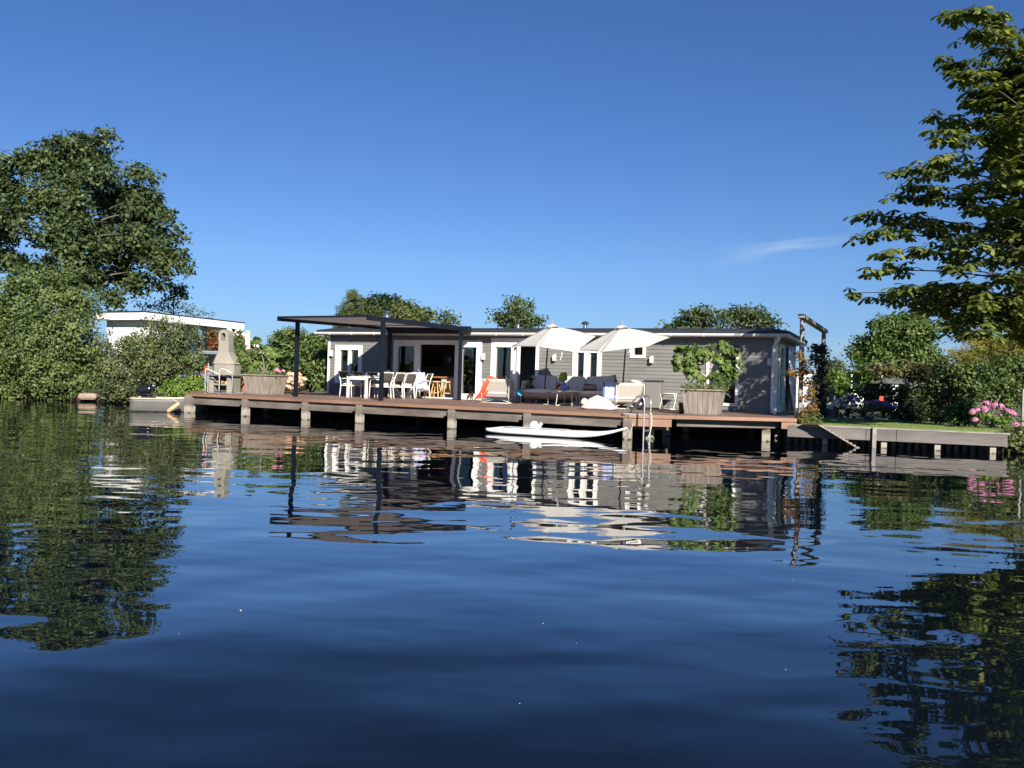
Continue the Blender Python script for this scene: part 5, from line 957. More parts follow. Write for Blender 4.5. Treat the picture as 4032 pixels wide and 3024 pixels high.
# arch head built as a band around an opening
outer = [(0.195, 0.0)] + [(0.195 * math.cos(math.pi * k / 14), 0.20 + 0.195 * math.sin(math.pi * k / 14)) for k in range(15)] + [(-0.195, 0.0)]
inner = [(0.08, 0.0)] + [(0.08 * math.cos(math.pi * k / 14), 0.20 + 0.08 * math.sin(math.pi * k / 14)) for k in range(15)] + [(-0.08, 0.0)]
n = len(outer); vs = []
for y in (-0.17, 0.17): vs += [(x, y, 1.84 + z) for x, z in outer] + [(x, y, 1.84 + z) for x, z in inner]
fs = []
for i in range(n - 1): fs += [(i, i + 1, n + i + 1, n + i), (2 * n + i + 1, 2 * n + i, 3 * n + i, 3 * n + i + 1), (i + 1, i, 2 * n + i, 2 * n + i + 1), (n + i, n + i + 1, 3 * n + i + 1, 3 * n + i)]
mb.add(vs, fs); mb.build("arch_cap", c, t); mb = MB(); mb.box(-0.08, 0.08, 0.10, 0.165, 1.80, 2.10); mb.build("dark_back", M['darkwood'], t)  # dark brown panel closing the back of the arch opening
for i, (x, z, lab) in enumerate([(-0.14, 0.37, "split log lying at the left on the barbecue shelf"), (-0.02, 0.38, "split log in the middle of the barbecue shelf"), (0.11, 0.37, "split log at the right on the barbecue shelf")]):
    o = MB(); o.tube([(0, -0.2, 0), (0, 0.15, 0.0)], 0.05, 6); o = o.build("firewood_log", M['wood']); o.location = Vector((bb.x, bb.y, DZ)) + RZ(math.radians(-13)) @ Vector((x, 0, z + 0.01)); o.rotation_euler = (0, 0, math.radians(-13) + 0.3 * (i - 1)); tag(o, lab, "firewood", "split logs on the barbecue shelf")
p = D(905, 1548, 28.4)
p = D(940, 1546, 28.3); mb = MB(); mb.box(-0.25, 0.2, -0.15, 0.2, 0.0, 0.035); mb.box(-0.1, 0.25, -0.1, 0.15, 0.0355, 0.07, RZ(0.4)); o = mb.build("paving_slabs", M['slab']); o.location = (p.x, p.y, DZ); tag(o, "small stack of grey paving slabs between barbecue and planter", "paving slabs")
p = D(964, 1535, 30.2); t = T("terracotta_pot", "terracotta pot standing behind the left corner of the left planter", "pot", (p.x, p.y, DZ)); mb = MB(); mb.lathe([(0.14, 0), (0.2, 0.34), (0.22, 0.34), (0.22, 0.4), (0.18, 0.4), (0.16, 0.3)], n=18); mb.build("pot_body", M['terracotta'], t, 'auto')
# ---- handrails of the boat ladder at the deck's left end
for k, (pts, lab) in enumerate([([(325, 1195), (327, 950), (345, 915), (380, 925), (470, 970), (490, 1000), (487, 1205)], "left one of two bent tube handrails before the barbecue"), ([(490, 1205), (498, 960), (512, 920), (545, 915), (625, 955), (648, 1000), (640, 1210)], "right one of two bent tube handrails before the barbecue")]):
    Ys = 27.9; P_ = [D(*Z2(x, y), Ys + (i * 0.02)) for i, (x, y) in enumerate(pts)]; P_[0].z = P_[-1].z = DZ
    b_ = Vector((P_[0].x, P_[0].y, DZ)); t = T("handrail", lab, "handrail", b_, 0, "bent tube handrails at the left end of the deck"); mb = MB(); mb.tube(smoothpts([p - b_ for p in P_], 5), 0.021, 8); mb.build("tube", M['alu'], t, True)
    mb = MB(); mb.cyl((0, 0, 0), (0, 0, 0.012), 0.05, n=12); mb.cyl(P_[-1] - b_, P_[-1] - b_ + Vector((0, 0, 0.012)), 0.05, n=12); mb.build("flange", M['alu'], t)
# ---- swim ladder
A1, A2 = G(2452, 1631, DZ), G(2481, 1624, DZ); V1, V2 = D(2537, 1600, 20.35), D(2562, 1600, 20.75)
lb = Vector((A1.x, A1.y, DZ)); t = T("swim_ladder", "grey tube swim ladder with arched rails going down into the water", "ladder", lb)
for A_, V_ in ((A1, V1), (A2, V2)):
    dxy = Vector((V_.x - A_.x, V_.y - A_.y, 0)); pts = [Vector((A_.x, A_.y, DZ)), Vector((A_.x, A_.y, DZ)) + dxy * 0.35 + Vector((0, 0, 0.27)), Vector((A_.x, A_.y, DZ)) + dxy * 0.68 + Vector((0, 0, 0.46)), Vector((A_.x, A_.y, DZ)) + dxy * 0.88 + Vector((0, 0, 0.47)), Vector((V_.x, V_.y, DZ + 0.33)), Vector((V_.x, V_.y, DZ)), Vector((V_.x, V_.y, -0.7))]
    mb = MB(); mb.tube(smoothpts([p - lb for p in pts], 5), 0.023, 8); mb.build("rail", M['alu'], t, True)
for z in (-0.35, -0.05, 0.25):
    mb = MB(); mb.beam(Vector((V1.x, V1.y, z)) - lb, Vector((V2.x, V2.y, z)) - lb, 0.06, 0.025); mb.build("rung", M['alu'], t)
mb = MB(); a = Vector((A1.x, A1.y, DZ + 0.012)); b = Vector((V2.x - 0.06, V2.y + 0.1, DZ + 0.012)); mb.beam(a - lb, b - lb, 0.09, 0.014); mb.beam(Vector((A2.x, A2.y, DZ + 0.012)) - lb, b - lb, 0.07, 0.013); mb.build("base_plate", M['alu'], t)
mb = MB(); mb.tube(smoothpts([(V2.x, V2.y - 0.03, DZ + 0.03), (V2.x + 0.03, V2.y - 0.04, DZ - 0.05), (V2.x + 0.02, V2.y - 0.04, 0.3), (V2.x - 0.05, V2.y - 0.02, 0.02)], 4), 0.014, 6); mb.tube([(V2.x + 0.03 * math.cos(a), V2.y + 0.03 * math.sin(a), DZ + 0.03) for a in [k * math.pi / 4 for k in range(8)]], 0.013, 6, closed=True)
o = mb.build("mooring_rope", M['rope'], None, True); tag(o, "cream rope knotted round the swim ladder and hanging to the water", "rope")

# ---- paddleboard
pa_, pb_ = D(1912, 1700, 21.75), D(2469, 1700, 20.35); pa_.z = pb_.z = 0; BL = (pb_ - pa_).length; ba = math.atan2(pb_.y - pa_.y, pb_.x - pa_.x)
def board(u, v):
    x = u * BL; wd = 0.39 * (math.sin(math.pi * min(1, max(0, u)) ** 0.85)) ** 0.42 if 0 < u < 1 else 0.0
    rock = 0.30 * max(0, (u - 0.62) / 0.38) ** 2.2 + 0.055 * max(0, (0.18 - u) / 0.18) ** 2 + 0.02
    th = 0.095 * (1 - 0.75 * max(0, (u - 0.7) / 0.3)) * (1 - 0.6 * max(0, (0.12 - u) / 0.12)); a = 2 * math.pi * v
    return (x, wd * math.copysign(abs(math.cos(a)) ** 0.7, math.cos(a)), rock + th * (1 + math.copysign(abs(math.sin(a)) ** 0.6, math.sin(a))) - 0.03)
t = T("paddleboard", "long white paddleboard floating alongside the deck piles", "paddleboard", pa_, ba); mb = MB(); mb.grid(board, 48, 16); mb.build("hull", M['whitep'], t, True)
mb = MB(); mb.grid(lambda u, v: (BL * (0.15 + 0.45 * u), (v - 0.5) * 0.5, 0.185), 4, 2); mb.build("deck_pad", pm("pad_grey", (0.55, 0.55, 0.56), 0.8), t)
mb = MB(); mb.tube(smoothpts([(BL - 0.02, 0, 0.33), (BL + 0.05, 0.1, 0.2), (BL + 0.06, 0.3, 0.35), (BL + 0.05, 0.45, 0.42)], 4), 0.007, 5); mb.build("leash", M['rope'], t)
p = D(2108, 1690, 21.35); t = T("float_buoy", "small white float with a bent neck standing behind the paddleboard", "float", (p.x, p.y + 0.15, 0.0)); mb = MB(); mb.lathe([(0.03, 0), (0.12, 0.03), (0.135, 0.12), (0.11, 0.24), (0.06, 0.30), (0.01, 0.31)], c=(-0.03, 0, 0.05), n=18); mb.build("float_body", M['whitep'], t, True); mb = MB(); mb.tube(smoothpts([(0.05, 0, 0.22), (0.10, 0, 0.20), (0.14, 0, 0.27), (0.17, 0, 0.31)], 4), [0.05] * 4 + [0.045] * 4 + [0.04] * 4 + [0.055], 8); mb.build("neck", M['whitep'], t, True)

# ---- dinghy with outboard
da_ = D(527, 1600, 27.3); db_ = D(815, 1600, 27.9); da_.z = db_.z = 0; DLn = (db_ - da_).length; t = T("dinghy", "small grey dinghy with pale gunwale moored at the deck's left corner", "boat", da_, math.atan2(db_.y - da_.y, db_.x - da_.x))
def hull(u, v):
    x = 0.06 * (1 - v) * 0 + u * DLn + (0.10 * (abs(v - 0.5) * 2 - 1) if u == 0 else 0); bw = 0.62 * (1 - max(0, u - 0.55) ** 1.8 * 3.4); s = (v - 0.5) * 2; zb = -0.10 + 0.26 * max(0, u - 0.6) ** 1.5; top = 0.43 + 0.10 * max(0, u - 0.5)
    a = abs(s); y = math.copysign(bw * min(1, a * 1.6) ** 0.8 * (0.82 + 0.18 * a), s); z = zb + (top - zb) * max(0, (a - 0.45) / 0.55) ** 1.1; return (x, y, z)
mb = MB(); mb.grid(hull, 20, 20); o = mb.build("hull", M['boat'], t, True, solid=0.02); mb = MB()
prof = [hull(0, v / 20) for v in range(21)]; mb.add([(x + 0.0, y, z) for x, y, z in prof], [tuple(range(21))]); mb.build("transom", M['boatlow'], t)
mb = MB()
for s in (0, 1): mb.tube([Vector(hull(u / 16, s)) + Vector((0, 0, 0.005)) for u in range(17)], 0.028, 6)
mb.tube([Vector(hull(0, 0)), Vector(hull(0, 1))], 0.03, 6); mb.build("gunwale", M['gunwale'], t, True)
mb = MB(); mb.box(0.5, 0.75, -0.56, 0.56, 0.24, 0.28); mb.build("thwart", M['gunwale'], t)
mb = MB(); mb.grid(lambda u, v: (lambda p: (p[0], p[1] * 1.012 + (-0.012 if p[1] < 0 else 0.012), p[2]))(hull(u * 0.98, 0.17 + v * 0.09)), 16, 3); mb.build("dark_waterline_strake", M['boatlow'], t, True, solid=0.02)
ob = D(575, 1545, 27.35); t = T("outboard_motor", "glossy black outboard motor clamped on the dinghy's stern", "outboard motor", (ob.x - 0.02, ob.y, 0.42))
mb = MB(); mb.pillow((0, 0, 0.30), (0.52, 0.32, 0.30), Matrix.Rotation(-0.12, 3, 'Y'), 0.55, 20, 10, 0.75); mb.build("cowling", M['gloss_black'], t, True); mb = MB(); mb.pillow((0.01, 0, 0.13), (0.46, 0.28, 0.09), None, 0.6); mb.build("lower_cowl", M['dark'], t, True)
mb = MB(); mb.box(-0.10, 0.06, -0.07, 0.07, -0.75, 0.12); mb.box(0.05, 0.16, -0.12, 0.12, -0.12, 0.06); mb.build("shaft", M['dark'], t, bevel=0.02); mb = MB(); mb.tube([(0.2, 0, 0.12), (0.5, 0.02, 0.15), (0.62, 0.02, 0.16)], 0.018, 6); mb.build("tiller", M['dark'], t)
a, b = D(*Z1(1618, 1285), 26.75), D(*Z1(1738, 1198), 26.75); t = T("boat_fender", "yellowish sausage fender hanging crooked on the dinghy's side", "fender", (a.x, a.y, 0)); mb = MB(); L_ = (b - a); mb.tube([a + L_ * f_ - Vector((a.x, a.y, 0)) for f_ in (0, .06, .15, .5, .85, .94, 1)], [0.02, 0.05, 0.07, 0.078, 0.07, 0.05, 0.02], 12); mb.build("fender_body", M['fender'], t, True)
mb = MB(); mb.tube([b - Vector((a.x, a.y, 0)), b - Vector((a.x, a.y, 0)) + Vector((-0.3, 0.15, 0.12))], 0.008, 5); mb.build("lanyard", M['rope'], t)

# ---- parasols
def parasol(label, hub, rim_c, R_, tiltdir, rot, pole_a, pole_b):
    t = T("parasol", label, "parasol", pole_b); off = Vector(pole_b); hub = Vector(hub); c = Vector(rim_c); nrm = (hub - c).normalized() if tiltdir is None else Vector(tiltdir).normalized()
    a1 = nrm.cross(Vector((0, 1, 0))).normalized(); a2 = nrm.cross(a1).normalized(); cor = [Vector(p) for p in rot]
    mb = MB(); nn = 10
    for k in range(6):
        p, q = cor[k], cor[(k + 1) % 6]
        def f(u, v, p=p, q=q):
            e = p.lerp(q, v); scal = 0.022 * math.sin(math.pi * v); e = e + (c - e) * scal; r = hub.lerp(e, u); sag = 0.05 * math.sin(math.pi * u) * (1 - 0.8 * math.sin(math.pi * v)); return tuple(r + nrm * sag * 0.6 - off)
        mb.grid(f, nn, 8)
    cn = mb.build("canopy", M['canvas'], t, True, solid=0.006)
    mb = MB()
    for k in range(6): mb.tube([hub - nrm * 0.03 - off] + [hub.lerp(cor[k], u) + nrm * (0.03 * math.sin(math.pi * u) - 0.03) - off for u in (0.33, 0.66, 1.0)], 0.012, 5)
    mb.build("ribs", M['tipm'], t)
    mb = MB(); ring = []
    for k in range(24): a = k * math.pi / 12; rr = 0.20 + 0.02 * math.sin(3 * a + 1); ring.append(hub + (a1 * math.cos(a) + a2 * math.sin(a)) * rr - nrm * 0.012 + nrm * 0.02 * math.sin(4 * a) - off)
    top = hub + nrm * 0.075 - off; mb.add(ring + [top], [(i, (i + 1) % 24, 24) for i in range(24)]); mb.build("vent_cap", M['canvas'], t, True, solid=0.006)
    mb = MB(); mb.beam(hub + nrm * 0.05 - off, hub + nrm * 0.20 + a1 * 0.0 - off, 0.05, 0.055); mb.build("finial", M['tipm'], t)
    mb = MB(); mb.cyl(Vector(pole_a) - off, Vector(0 * off), 0.024, n=10); mb.cyl(Vector(pole_a) - off, hub - off, 0.02, n=8); mb.build("pole", M['poleb'], t, True)
    mb = MB(); mb.cyl((0, 0, 0.0), (0, 0, 0.06), 0.26, 0.24, n=20); mb.build("base_weight", M['slab'], t)
    mb = MB(); e = min(cor, key=lambda p: p.y); e2 = sorted(cor, key=lambda p: p.y)[1]; q_ = e.lerp(e2, 0.35) + (c - e) * 0.08 - off; mb.grid(lambda u, v: (q_.x + 0.03 * (u - 0.5) + 0.03 * math.sin(v * 4), q_.y, q_.z - 0.02 - (0.30 if label.endswith('left one') else 0.12) * v), 1, 6); mb.build("tie_strap", M['canvas'], t, solid=0.004)
    return t, cor, nrm, a1, a2
pl = lambda x, y, Y: D(*Z5(x, y), Y)
def sixcor(f4):      # four front corners as seen, the two hidden ones opposite
    c = (f4[0] + f4[3]) / 2; b1, b2 = c * 2 - f4[1], c * 2 - f4[2]; zb = c.z + .22; b1.z = b2.z = zb; return f4 + [b1, b2], c
YU = 25.1
hubA = pl(668, 250, YU); corA, cA = sixcor([pl(190, 482, YU + .35), pl(498, 487, YU - .95), pl(945, 552, YU - 1.1), pl(1166, 366, YU - .2)])
nA = (hubA - cA).normalized(); nA = (nA + Vector((0, 0, 1))).normalized(); pbA = H(W(*Z5(568, 1000), -0.25)[0], -0.28, DZ)
parasol("white six sided parasol standing behind the sofa, the left one", hubA, cA, 1.3, nA, corA, pl(608, 505, YU + 0.3), pbA)
YV = 24.0
hubB = pl(1470, 264, YV); corB, cB = sixcor([pl(932, 530, YV + .3), pl(1215, 548, YV - .95), pl(1770, 484, YV - 1.1), pl(2028, 378, YV - .25)])
nB = (hubB - cB).normalized(); nB = (nB + Vector((0, 0, 1))).normalized(); pbB = H(W(*Z5(1493, 1080), -0.5)[0], -0.75, DZ)
parasol("white six sided parasol beside the small window, the right one", hubB, cB, 1.4, nB, corB, pl(1512, 520, YV + 0.25), pbB)

# ================================================================ BUILDINGS AND THINGS ON THE LAND
def at3(px, py, Y): return D(px, py, Y)
GZ = 0.47
# white flat roofed carport on the left
cb_ = Vector((-16.3, 36.2, GZ)); t = T("carport", "white flat roofed carport standing behind the left shrubs", "carport", cb_)
rn, rr, rl = D(565, 1230, 36.2), D(962, 1277, 42.6), D(380, 1236, 37.6); zt = 3.93
A_ = [Vector((rn.x, rn.y, 0)), Vector((rr.x, rr.y, 0)), Vector((rr.x + rl.x - rn.x, rr.y + rl.y - rn.y, 0)), Vector((rl.x, rl.y, 0))]
ctr = sum(A_, Vector()) / 4
mb = MB(); mb.prism([(p.x - cb_.x, p.y - cb_.y) for p in A_], zt - GZ - 0.34, zt - GZ); mb.build("roof", M['white'], t)
mb = MB(); mb.prism([((ctr + (p - ctr) * 1.01).x - cb_.x, (ctr + (p - ctr) * 1.01).y - cb_.y) for p in A_], zt - GZ + 0.002, zt - GZ + 0.05); mb.build("roof_felt", M['black'], t)
def wallseg(a, b, z0, z1, m, name, par, base, th=0.12): mb = MB(); mb.beam(Vector((a.x, a.y, (z0 + z1) / 2)) - base, Vector((b.x, b.y, (z0 + z1) / 2)) - base, th, z1 - z0); return mb.build(name, m, par)
wi = [ctr + (p - ctr) * 0.86 for p in A_]
wallseg(wi[3], wi[0], GZ, zt - 0.35, M['white'], "wall", t, cb_); wallseg(wi[3], wi[2], GZ, zt - 0.35, M['white'], "wall", t, cb_)
wallseg(wi[0], wi[0].lerp(wi[1], 0.25), GZ, zt - 0.35, M['white'], "wall", t, cb_); wallseg(wi[0].lerp(wi[1], 0.25), wi[1], GZ, GZ + 1.15, M['white'], "low_wall", t, cb_)
for f_ in (0.30, 0.62): p = wi[0].lerp(wi[1], f_); mb = MB(); mb.box(-0.09, 0.09, -0.09, 0.09, 0, zt - 0.35 - GZ, None, (p.x - cb_.x, p.y - cb_.y, 0)); mb.build("post", M['navy'] if f_ > .5 else M['white'], t)
a, b = D(*Z2(595, 425), 41.5), D(*Z2(700, 610), 41.0); mb = MB(); mb.beam(a - cb_, b - cb_, 0.12, 0.18); mb.build("brace", M['white'], t)
a, b = D(*Z2(755, 425), 42.3), D(*Z2(690, 500), 42.0); mb = MB(); mb.beam(a - cb_, b - cb_, 0.12, 0.2); mb.build("brace", M['white'], t)
p = D(*Z2(650, 900), 41.2); mb = MB(); mb.box(-0.1, 0.1, -0.1, 0.1, 0, 3.0, None, (p.x + 0.75 - cb_.x, p.y - cb_.y, 0)); mb.build("post", M['white'], t)
# red house with white gable trim
rb = D(*Z2(720, 900), 62); rb.z = GZ; t = T("red_house", "dark red wooden house with white gable trim behind the carport", "house", rb, 0.39)
pk, le, re = D(*Z2(660, 470), 62), D(*Z2(380, 640), 62), D(*Z2(890, 640), 62)
X_ = lambda p: p.x - rb.x
mb = MB(); xl, xr2, ze, zp, xp_ = X_(le) - 1, X_(re), re.z - GZ, pk.z - GZ + 0.3, (X_(le) - 1 + X_(re)) / 2
xp_ = X_(pk); mb.add([(xl, 0, 0), (xr2, 0, 0), (xr2, 0, ze), (xp_, 0, zp), (xl, 0, ze), (xl, 8, 0), (xr2, 8, 0), (xr2, 8, ze), (xp_, 8, zp), (xl, 8, ze)], [(0, 1, 2, 3, 4), (9, 8, 7, 6, 5), (1, 6, 7, 2), (5, 0, 4, 9)]); mb.build("wall", M['red'], t)
mb = MB()
for a, b in (((xl - .3, ze - .15), (xp_, zp + .08)), ((xp_, zp + .08), (xr2 + .35, ze - .12))): mb.beam((a[0], 3.8, a[1] + .1), (b[0], 3.8, b[1] + .1), 8.6, 0.12, (0, 0, 1))
mb.build("roof", M['black'], t)
for a, b in (((xl - .3, ze - .15), (xp_, zp + .08)), ((xp_, zp + .08), (xr2 + .35, ze - .12))): mb = MB(); mb.beam((a[0], -0.53, a[1]), (b[0], -0.53, b[1]), 0.05, 0.28, (0, 0, 1)); mb.build("bargeboard", M['white'], t)
wx = X_(D(*Z2(668, 655), 62)); wz = D(*Z2(668, 655), 62).z - GZ; mb = MB(); holed(mb, wx - 0.55, wx + 0.55, wz - 0.9, wz + 0.9, [[wx - .45, wx - .04, wz - .8, wz + .8], [wx + .04, wx + .45, wz - .8, wz + .8]], -0.08, -0.01); f = mb.build("window", M['white'], t); mb = MB(); mb.box(wx - .45, wx + .45, -0.03, -0.02, wz - .8, wz + .8); mb.build("pane", M['gloss_black'], f)
# distant tiled roof seen over the hedge
ob = D(*Z2(1650, 700), 85); ob.z = GZ; t = T("tiled_house", "far house with orange tiled roof peeping over the hedge", "house", ob); pz = D(*Z2(1650, 585), 85).z - GZ
mb = MB(); mb.box(-4, 4, 0, 6, 0, pz - 1.6); mb.build("wall", M['stone'], t); mb = MB(); mb.add([(-4.5, -.4, pz - 1.7), (4.5, -.4, pz - 1.7), (3.5, 3, pz), (-1.5, 3, pz), (-4.5, 6.4, pz - 1.7), (4.5, 6.4, pz - 1.7)], [(0, 1, 2, 3), (5, 4, 3, 2), (1, 5, 2), (4, 0, 3)]); rfo = mb.build("roof", M['redtile'], t); mb = MB(); mb.box(1.2, 1.9, 2.5, 3.2, pz - .6, pz + .9); mb.build("chimney", M['bark'], rfo)
# parked van behind the barbecue
vb = D(*Z2(430, 1090), 38.5); vb.z = GZ; t = T("parked_van", "blue grey van parked behind the barbecue under the carport edge", "van", (vb.x + 0.6, vb.y, GZ), 0.25)
body = [(-1.9, .35), (-1.95, 1.0), (-1.6, 1.15), (-1.15, 1.85), (1.8, 1.9), (1.95, 1.1), (1.95, .35)]
mb = MB(); mb.add([(x, -.85, z) for x, z in body] + [(x, .85, z) for x, z in body], [tuple(range(7)), tuple(range(13, 6, -1))] + [(i, 7 + i, 7 + (i + 1) % 7, (i + 1) % 7) for i in range(7)]); mb.build("body", M['copper'], t, bevel=0.06)
for x0_, x1_ in ((-1.2, -.4), (-.3, .7), (.8, 1.7)): mb = MB(); mb.box(x0_, x1_, -.862, -.85, 1.15, 1.7); mb.build("window", M['gloss_black'], t)
for x in (-1.25, 1.25): mb = MB(); mb.cyl((x, -.88, .33), (x, -.66, .33), .33, n=20); wh = mb.build("wheel", M['dark'], t, 'auto'); mb = MB(); mb.cyl((x, -.9, .33), (x, -.87, .33), .19, n=16); mb.build("rim", M['alu'], wh, 'auto')
for z in (1.05,): mb = MB(); mb.box(-1.97, -1.85, -.8, -.55, z - .12, z + .12); mb.build("tail_light", M['buoy'], t)
p = D(*Z2(340, 920), 29.6); t = T("lifebuoy", "orange red lifebuoy hanging beside the left handrail", "lifebuoy", (p.x, p.y, DZ)); mb = MB(); mb.tube([(0.0 + 0.05 * math.cos(a), 0, 0.80 + 0.12 * math.sin(a)) for a in [k * math.pi / 8 for k in range(16)]], 0.026, 8, closed=True); mb.build("ring", M['buoy'], t, True); mb = MB(); mb.cyl((0.05, 0.05, 0), (0.05, 0.05, 1.05), 0.02, n=8); mb.build("stand", M['alu'], t)
for Zx, y_, nm, lab, m_, r_, h_ in ((240, 1060, "yellow_sack", "bright yellow sack standing against the low white wall", 'yellow', .22, .75), (285, 1090, "green_bin", "dark green bin beside the yellow sack", 'greenbin', .17, .6)):
    p = D(*Z2(Zx, y_), 34.5); t = T(nm, lab, nm.split('_')[1], (p.x, p.y, GZ)); mb = MB(); mb.lathe([(r_ * .8, 0), (r_, h_ * .3), (r_, h_ * .9), (r_ * .6, h_)], n=12); mb.build("body", M[m_], t, True)
p = D(330, 1550, 33.3); mb = MB(); mb.pillow((0, 0, 0), (0.75, 0.5, 0.3), RZ(0.2), 0.3, 10, 5, .4); o = mb.build("bank_stone", M['stone'], None, False); o.location = (p.x + .2, p.y, 0.20); tag(o, "pale brown stone slab at the water's edge under the left shrubs", "stone")
# ---- right of the house: arch of white posts
a1_, b1_ = G(3149, 1664, 0.51), G(3236, 1648, 0.51); a1_.z = b1_.z = 0.51
t = T("garden_arch", "tall weathered white post arch between houseboat and lawn", "arch", a1_)
ta, tb_ = D(3160, 1252, a1_.y), D(3244, 1306, b1_.y)
mb = MB(); mb.beam(Vector((0, 0, 0)), ta - a1_, 0.10, 0.10); mb.build("post", M['quaycap'], t); mb = MB(); mb.beam(b1_ - a1_, tb_ - a1_, 0.10, 0.10); mb.build("post", M['quaycap'], t)
d_ = (tb_ - ta).normalized(); mb = MB(); mb.beam(ta - a1_ - d_ * 0.25 + Vector((0, 0, .03)), tb_ - a1_ + d_ * 0.3 + Vector((0, 0, .03)), 0.16, 0.10); mb.build("crossbeam", M['quaycap'], t)
# white shed far behind the arch
sb = D(3190, 1560, 40); sb.z = GZ; t = T("white_shed", "low white cladded shed seen between the arch posts", "shed", sb)
xl, xr2 = D(*Z7(85, 900), 40).x - sb.x, D(*Z7(352, 900), 40).x - sb.x; zt_ = D(*Z7(200, 755), 40).z - GZ
mb = MB(); lap(mb, xl, xr2, 0, zt_, [], PW, 0.3, 0.03); mb.box(xl, xr2, 0.05, 3, 0, zt_ - .01); mb.build("wall", M['white'], t); mb = MB(); mb.box(xl - .1, xr2 + .1, -.1, 3.1, zt_, zt_ + .1); mb.build("roof", M['soffit'], t); mb = MB(); mb.box(xr2, xr2 + .08, -.05, .1, 0, zt_); mb.build("corner_board", M['terracotta'], t)
# dark cabin with white post
kb = D(*Z7(1100, 1000), 35); kb.z = GZ; t = T("dark_cabin", "dark timber cabin with a low roof and one white post behind the shrubs", "cabin", kb)
xl, xr2 = D(*Z7(960, 900), 35).x - kb.x, D(*Z7(1320, 900), 35).x - kb.x; zt_ = D(*Z7(1150, 860), 35).z - GZ; zt2 = D(*Z7(1150, 790), 35).z - GZ
mb = MB(); mb.box(xl + .6, xr2, 0.8, 4, 0, zt_); mb.build("wall", M['cabin'], t); mb = MB(); mb.add([(xl - .2, -.3, zt_), (xr2 + .1, -.3, zt_), (xr2 - .3, 2, zt2), (xl + .6, 2, zt2), (xl - .2, 4.3, zt_), (xr2 + .1, 4.3, zt_)], [(0, 1, 2, 3), (5, 4, 3, 2), (1, 5, 2), (4, 0, 3), (0, 4, 5, 1)]); mb.build("roof", M['slab'], t)
wx = D(*Z7(988, 930), 35).x - kb.x; mb = MB(); mb.box(wx - .12, wx + .12, -.2, 0, 0, zt_ - .02); mb.build("post", M['white'], t); mb = MB(); mb.box(wx - .6, wx - .15, .3, .34, zt_ - .75, zt_ - .55); mb.build("red_strip", M['buoy'], t)
# white boat and mast behind
wb = D(*Z7(600, 985), 44); wb.z = GZ; t = T("white_motorboat", "white boat with thin mast seen through the gap right of the arch", "boat", wb); L7 = lambda x, y: (D(*Z7(x, y), 44).x - wb.x, D(*Z7(x, y), 44).z - GZ)
x0_, z0_ = L7(540, 985); x1_, z1_ = L7(660, 945); mb = MB(); mb.add([(x0_, -.8, z1_ - .1), (x1_, -.8, z1_), (x1_ - .2, -.5, z0_ - .5), (x0_ + .5, -.5, z0_ - .5), (x0_, .8, z1_ - .1), (x1_, .8, z1_), (x1_ - .2, .5, z0_ - .5), (x0_ + .5, .5, z0_ - .5)], [(0, 3, 2, 1), (4, 5, 6, 7), (0, 1, 5, 4), (3, 7, 6, 2), (0, 4, 7, 3), (1, 2, 6, 5)]); mb.build("hull", M['whitep'], t)
xc_, zc_ = L7(615, 900); mb = MB(); mb.box(xc_ - .4, xc_ + .5, -.4, .4, zc_ - .9, zc_ - .25); mb.build("wheelhouse", M['whitep'], t, bevel=.08); xm, zm_ = L7(602, 765); mb = MB(); mb.cyl((xm, 0, 0.5), (xm, 0, zm_), 0.04, n=6); mb.cyl((xm, 0, zm_ - 1.2), (xm + .02, 0, zm_ - .75), .16, n=8); mb.build("mast", M['whitep'], t)
# wooden bench with white box, leaning stake, far right post
p = D(*ZD(525, 1010), 26.5); t = T("garden_bench", "small weathered wooden bench at the left end of the lawn border", "bench", (p.x, p.y, 0.5)); zt_ = D(*ZD(525, 955), 26.5).z - .5
mb = MB(); mb.box(-.22, .24, -.18, .18, zt_ - .05, zt_); mb.build("seat", M['quaycap'], t)
mb = MB(); mb.box(-.2, .22, -.15, -.12, zt_ - .2, zt_ - .05); mb.build("apron", M['quaycap'], t)
for x in (-.2, .16): mb = MB(); mb.box(x, x + .05, -.15, .15, 0, zt_ - .2); mb.build("leg", M['quaycap'], t)
t = T("window_box", "white plant box with leafy plant standing on the small bench", "planter", (p.x, p.y, .5 + zt_)); mb = MB(); mb.box(-.16, .16, -.12, .12, 0, .28); mb.build("box", M['white'], t); P_, O_ = clumps([((0, 0, .5), (.22, .2, .26))], 12); ps, nr, sz = leaves(P_, O_, 4, .08, .11); scatter("foliage", KITE, ps, frames(nr), sz, LM['hedge'], t)
a, b = D(*ZD(535, 745), 28.0), D(*ZD(560, 535), 28.0); mb = MB(); a.z = GZ; mb.beam(a * 0, b - a, .13, .05); o = mb.build("leaning_stake", M['quaycap']); o.location = a; tag(o, "short grey stake leaning in the shrubs behind the bench", "stake")
p = D(4027, 1600, 20.6); mb = MB(); mb.box(-.025, .025, -.025, .025, 0, 1.1); o = mb.build("fence_post", M['quaycap']); o.location = (p.x, p.y, .5); tag(o, "pale slim post at the far right edge by the flowers", "post")

# ================================================================ TREES AND PLANTS
BT = lambda Y, x, y, r, dy=0.0: blob(ZT(x, y), Y, r / 2.212, (1, 0.9, 0.9), dy)
def blobs_from(Zf, scale, Y, L_, sq=(1, .85, .95), jit=0.0):
    out = []
    for b in L_: out.append(blob(Zf(b[0], b[1]), Y, b[2] / scale, sq, (b[3] if len(b) > 3 else random.uniform(-jit, jit))))
    return out
random.seed(11)
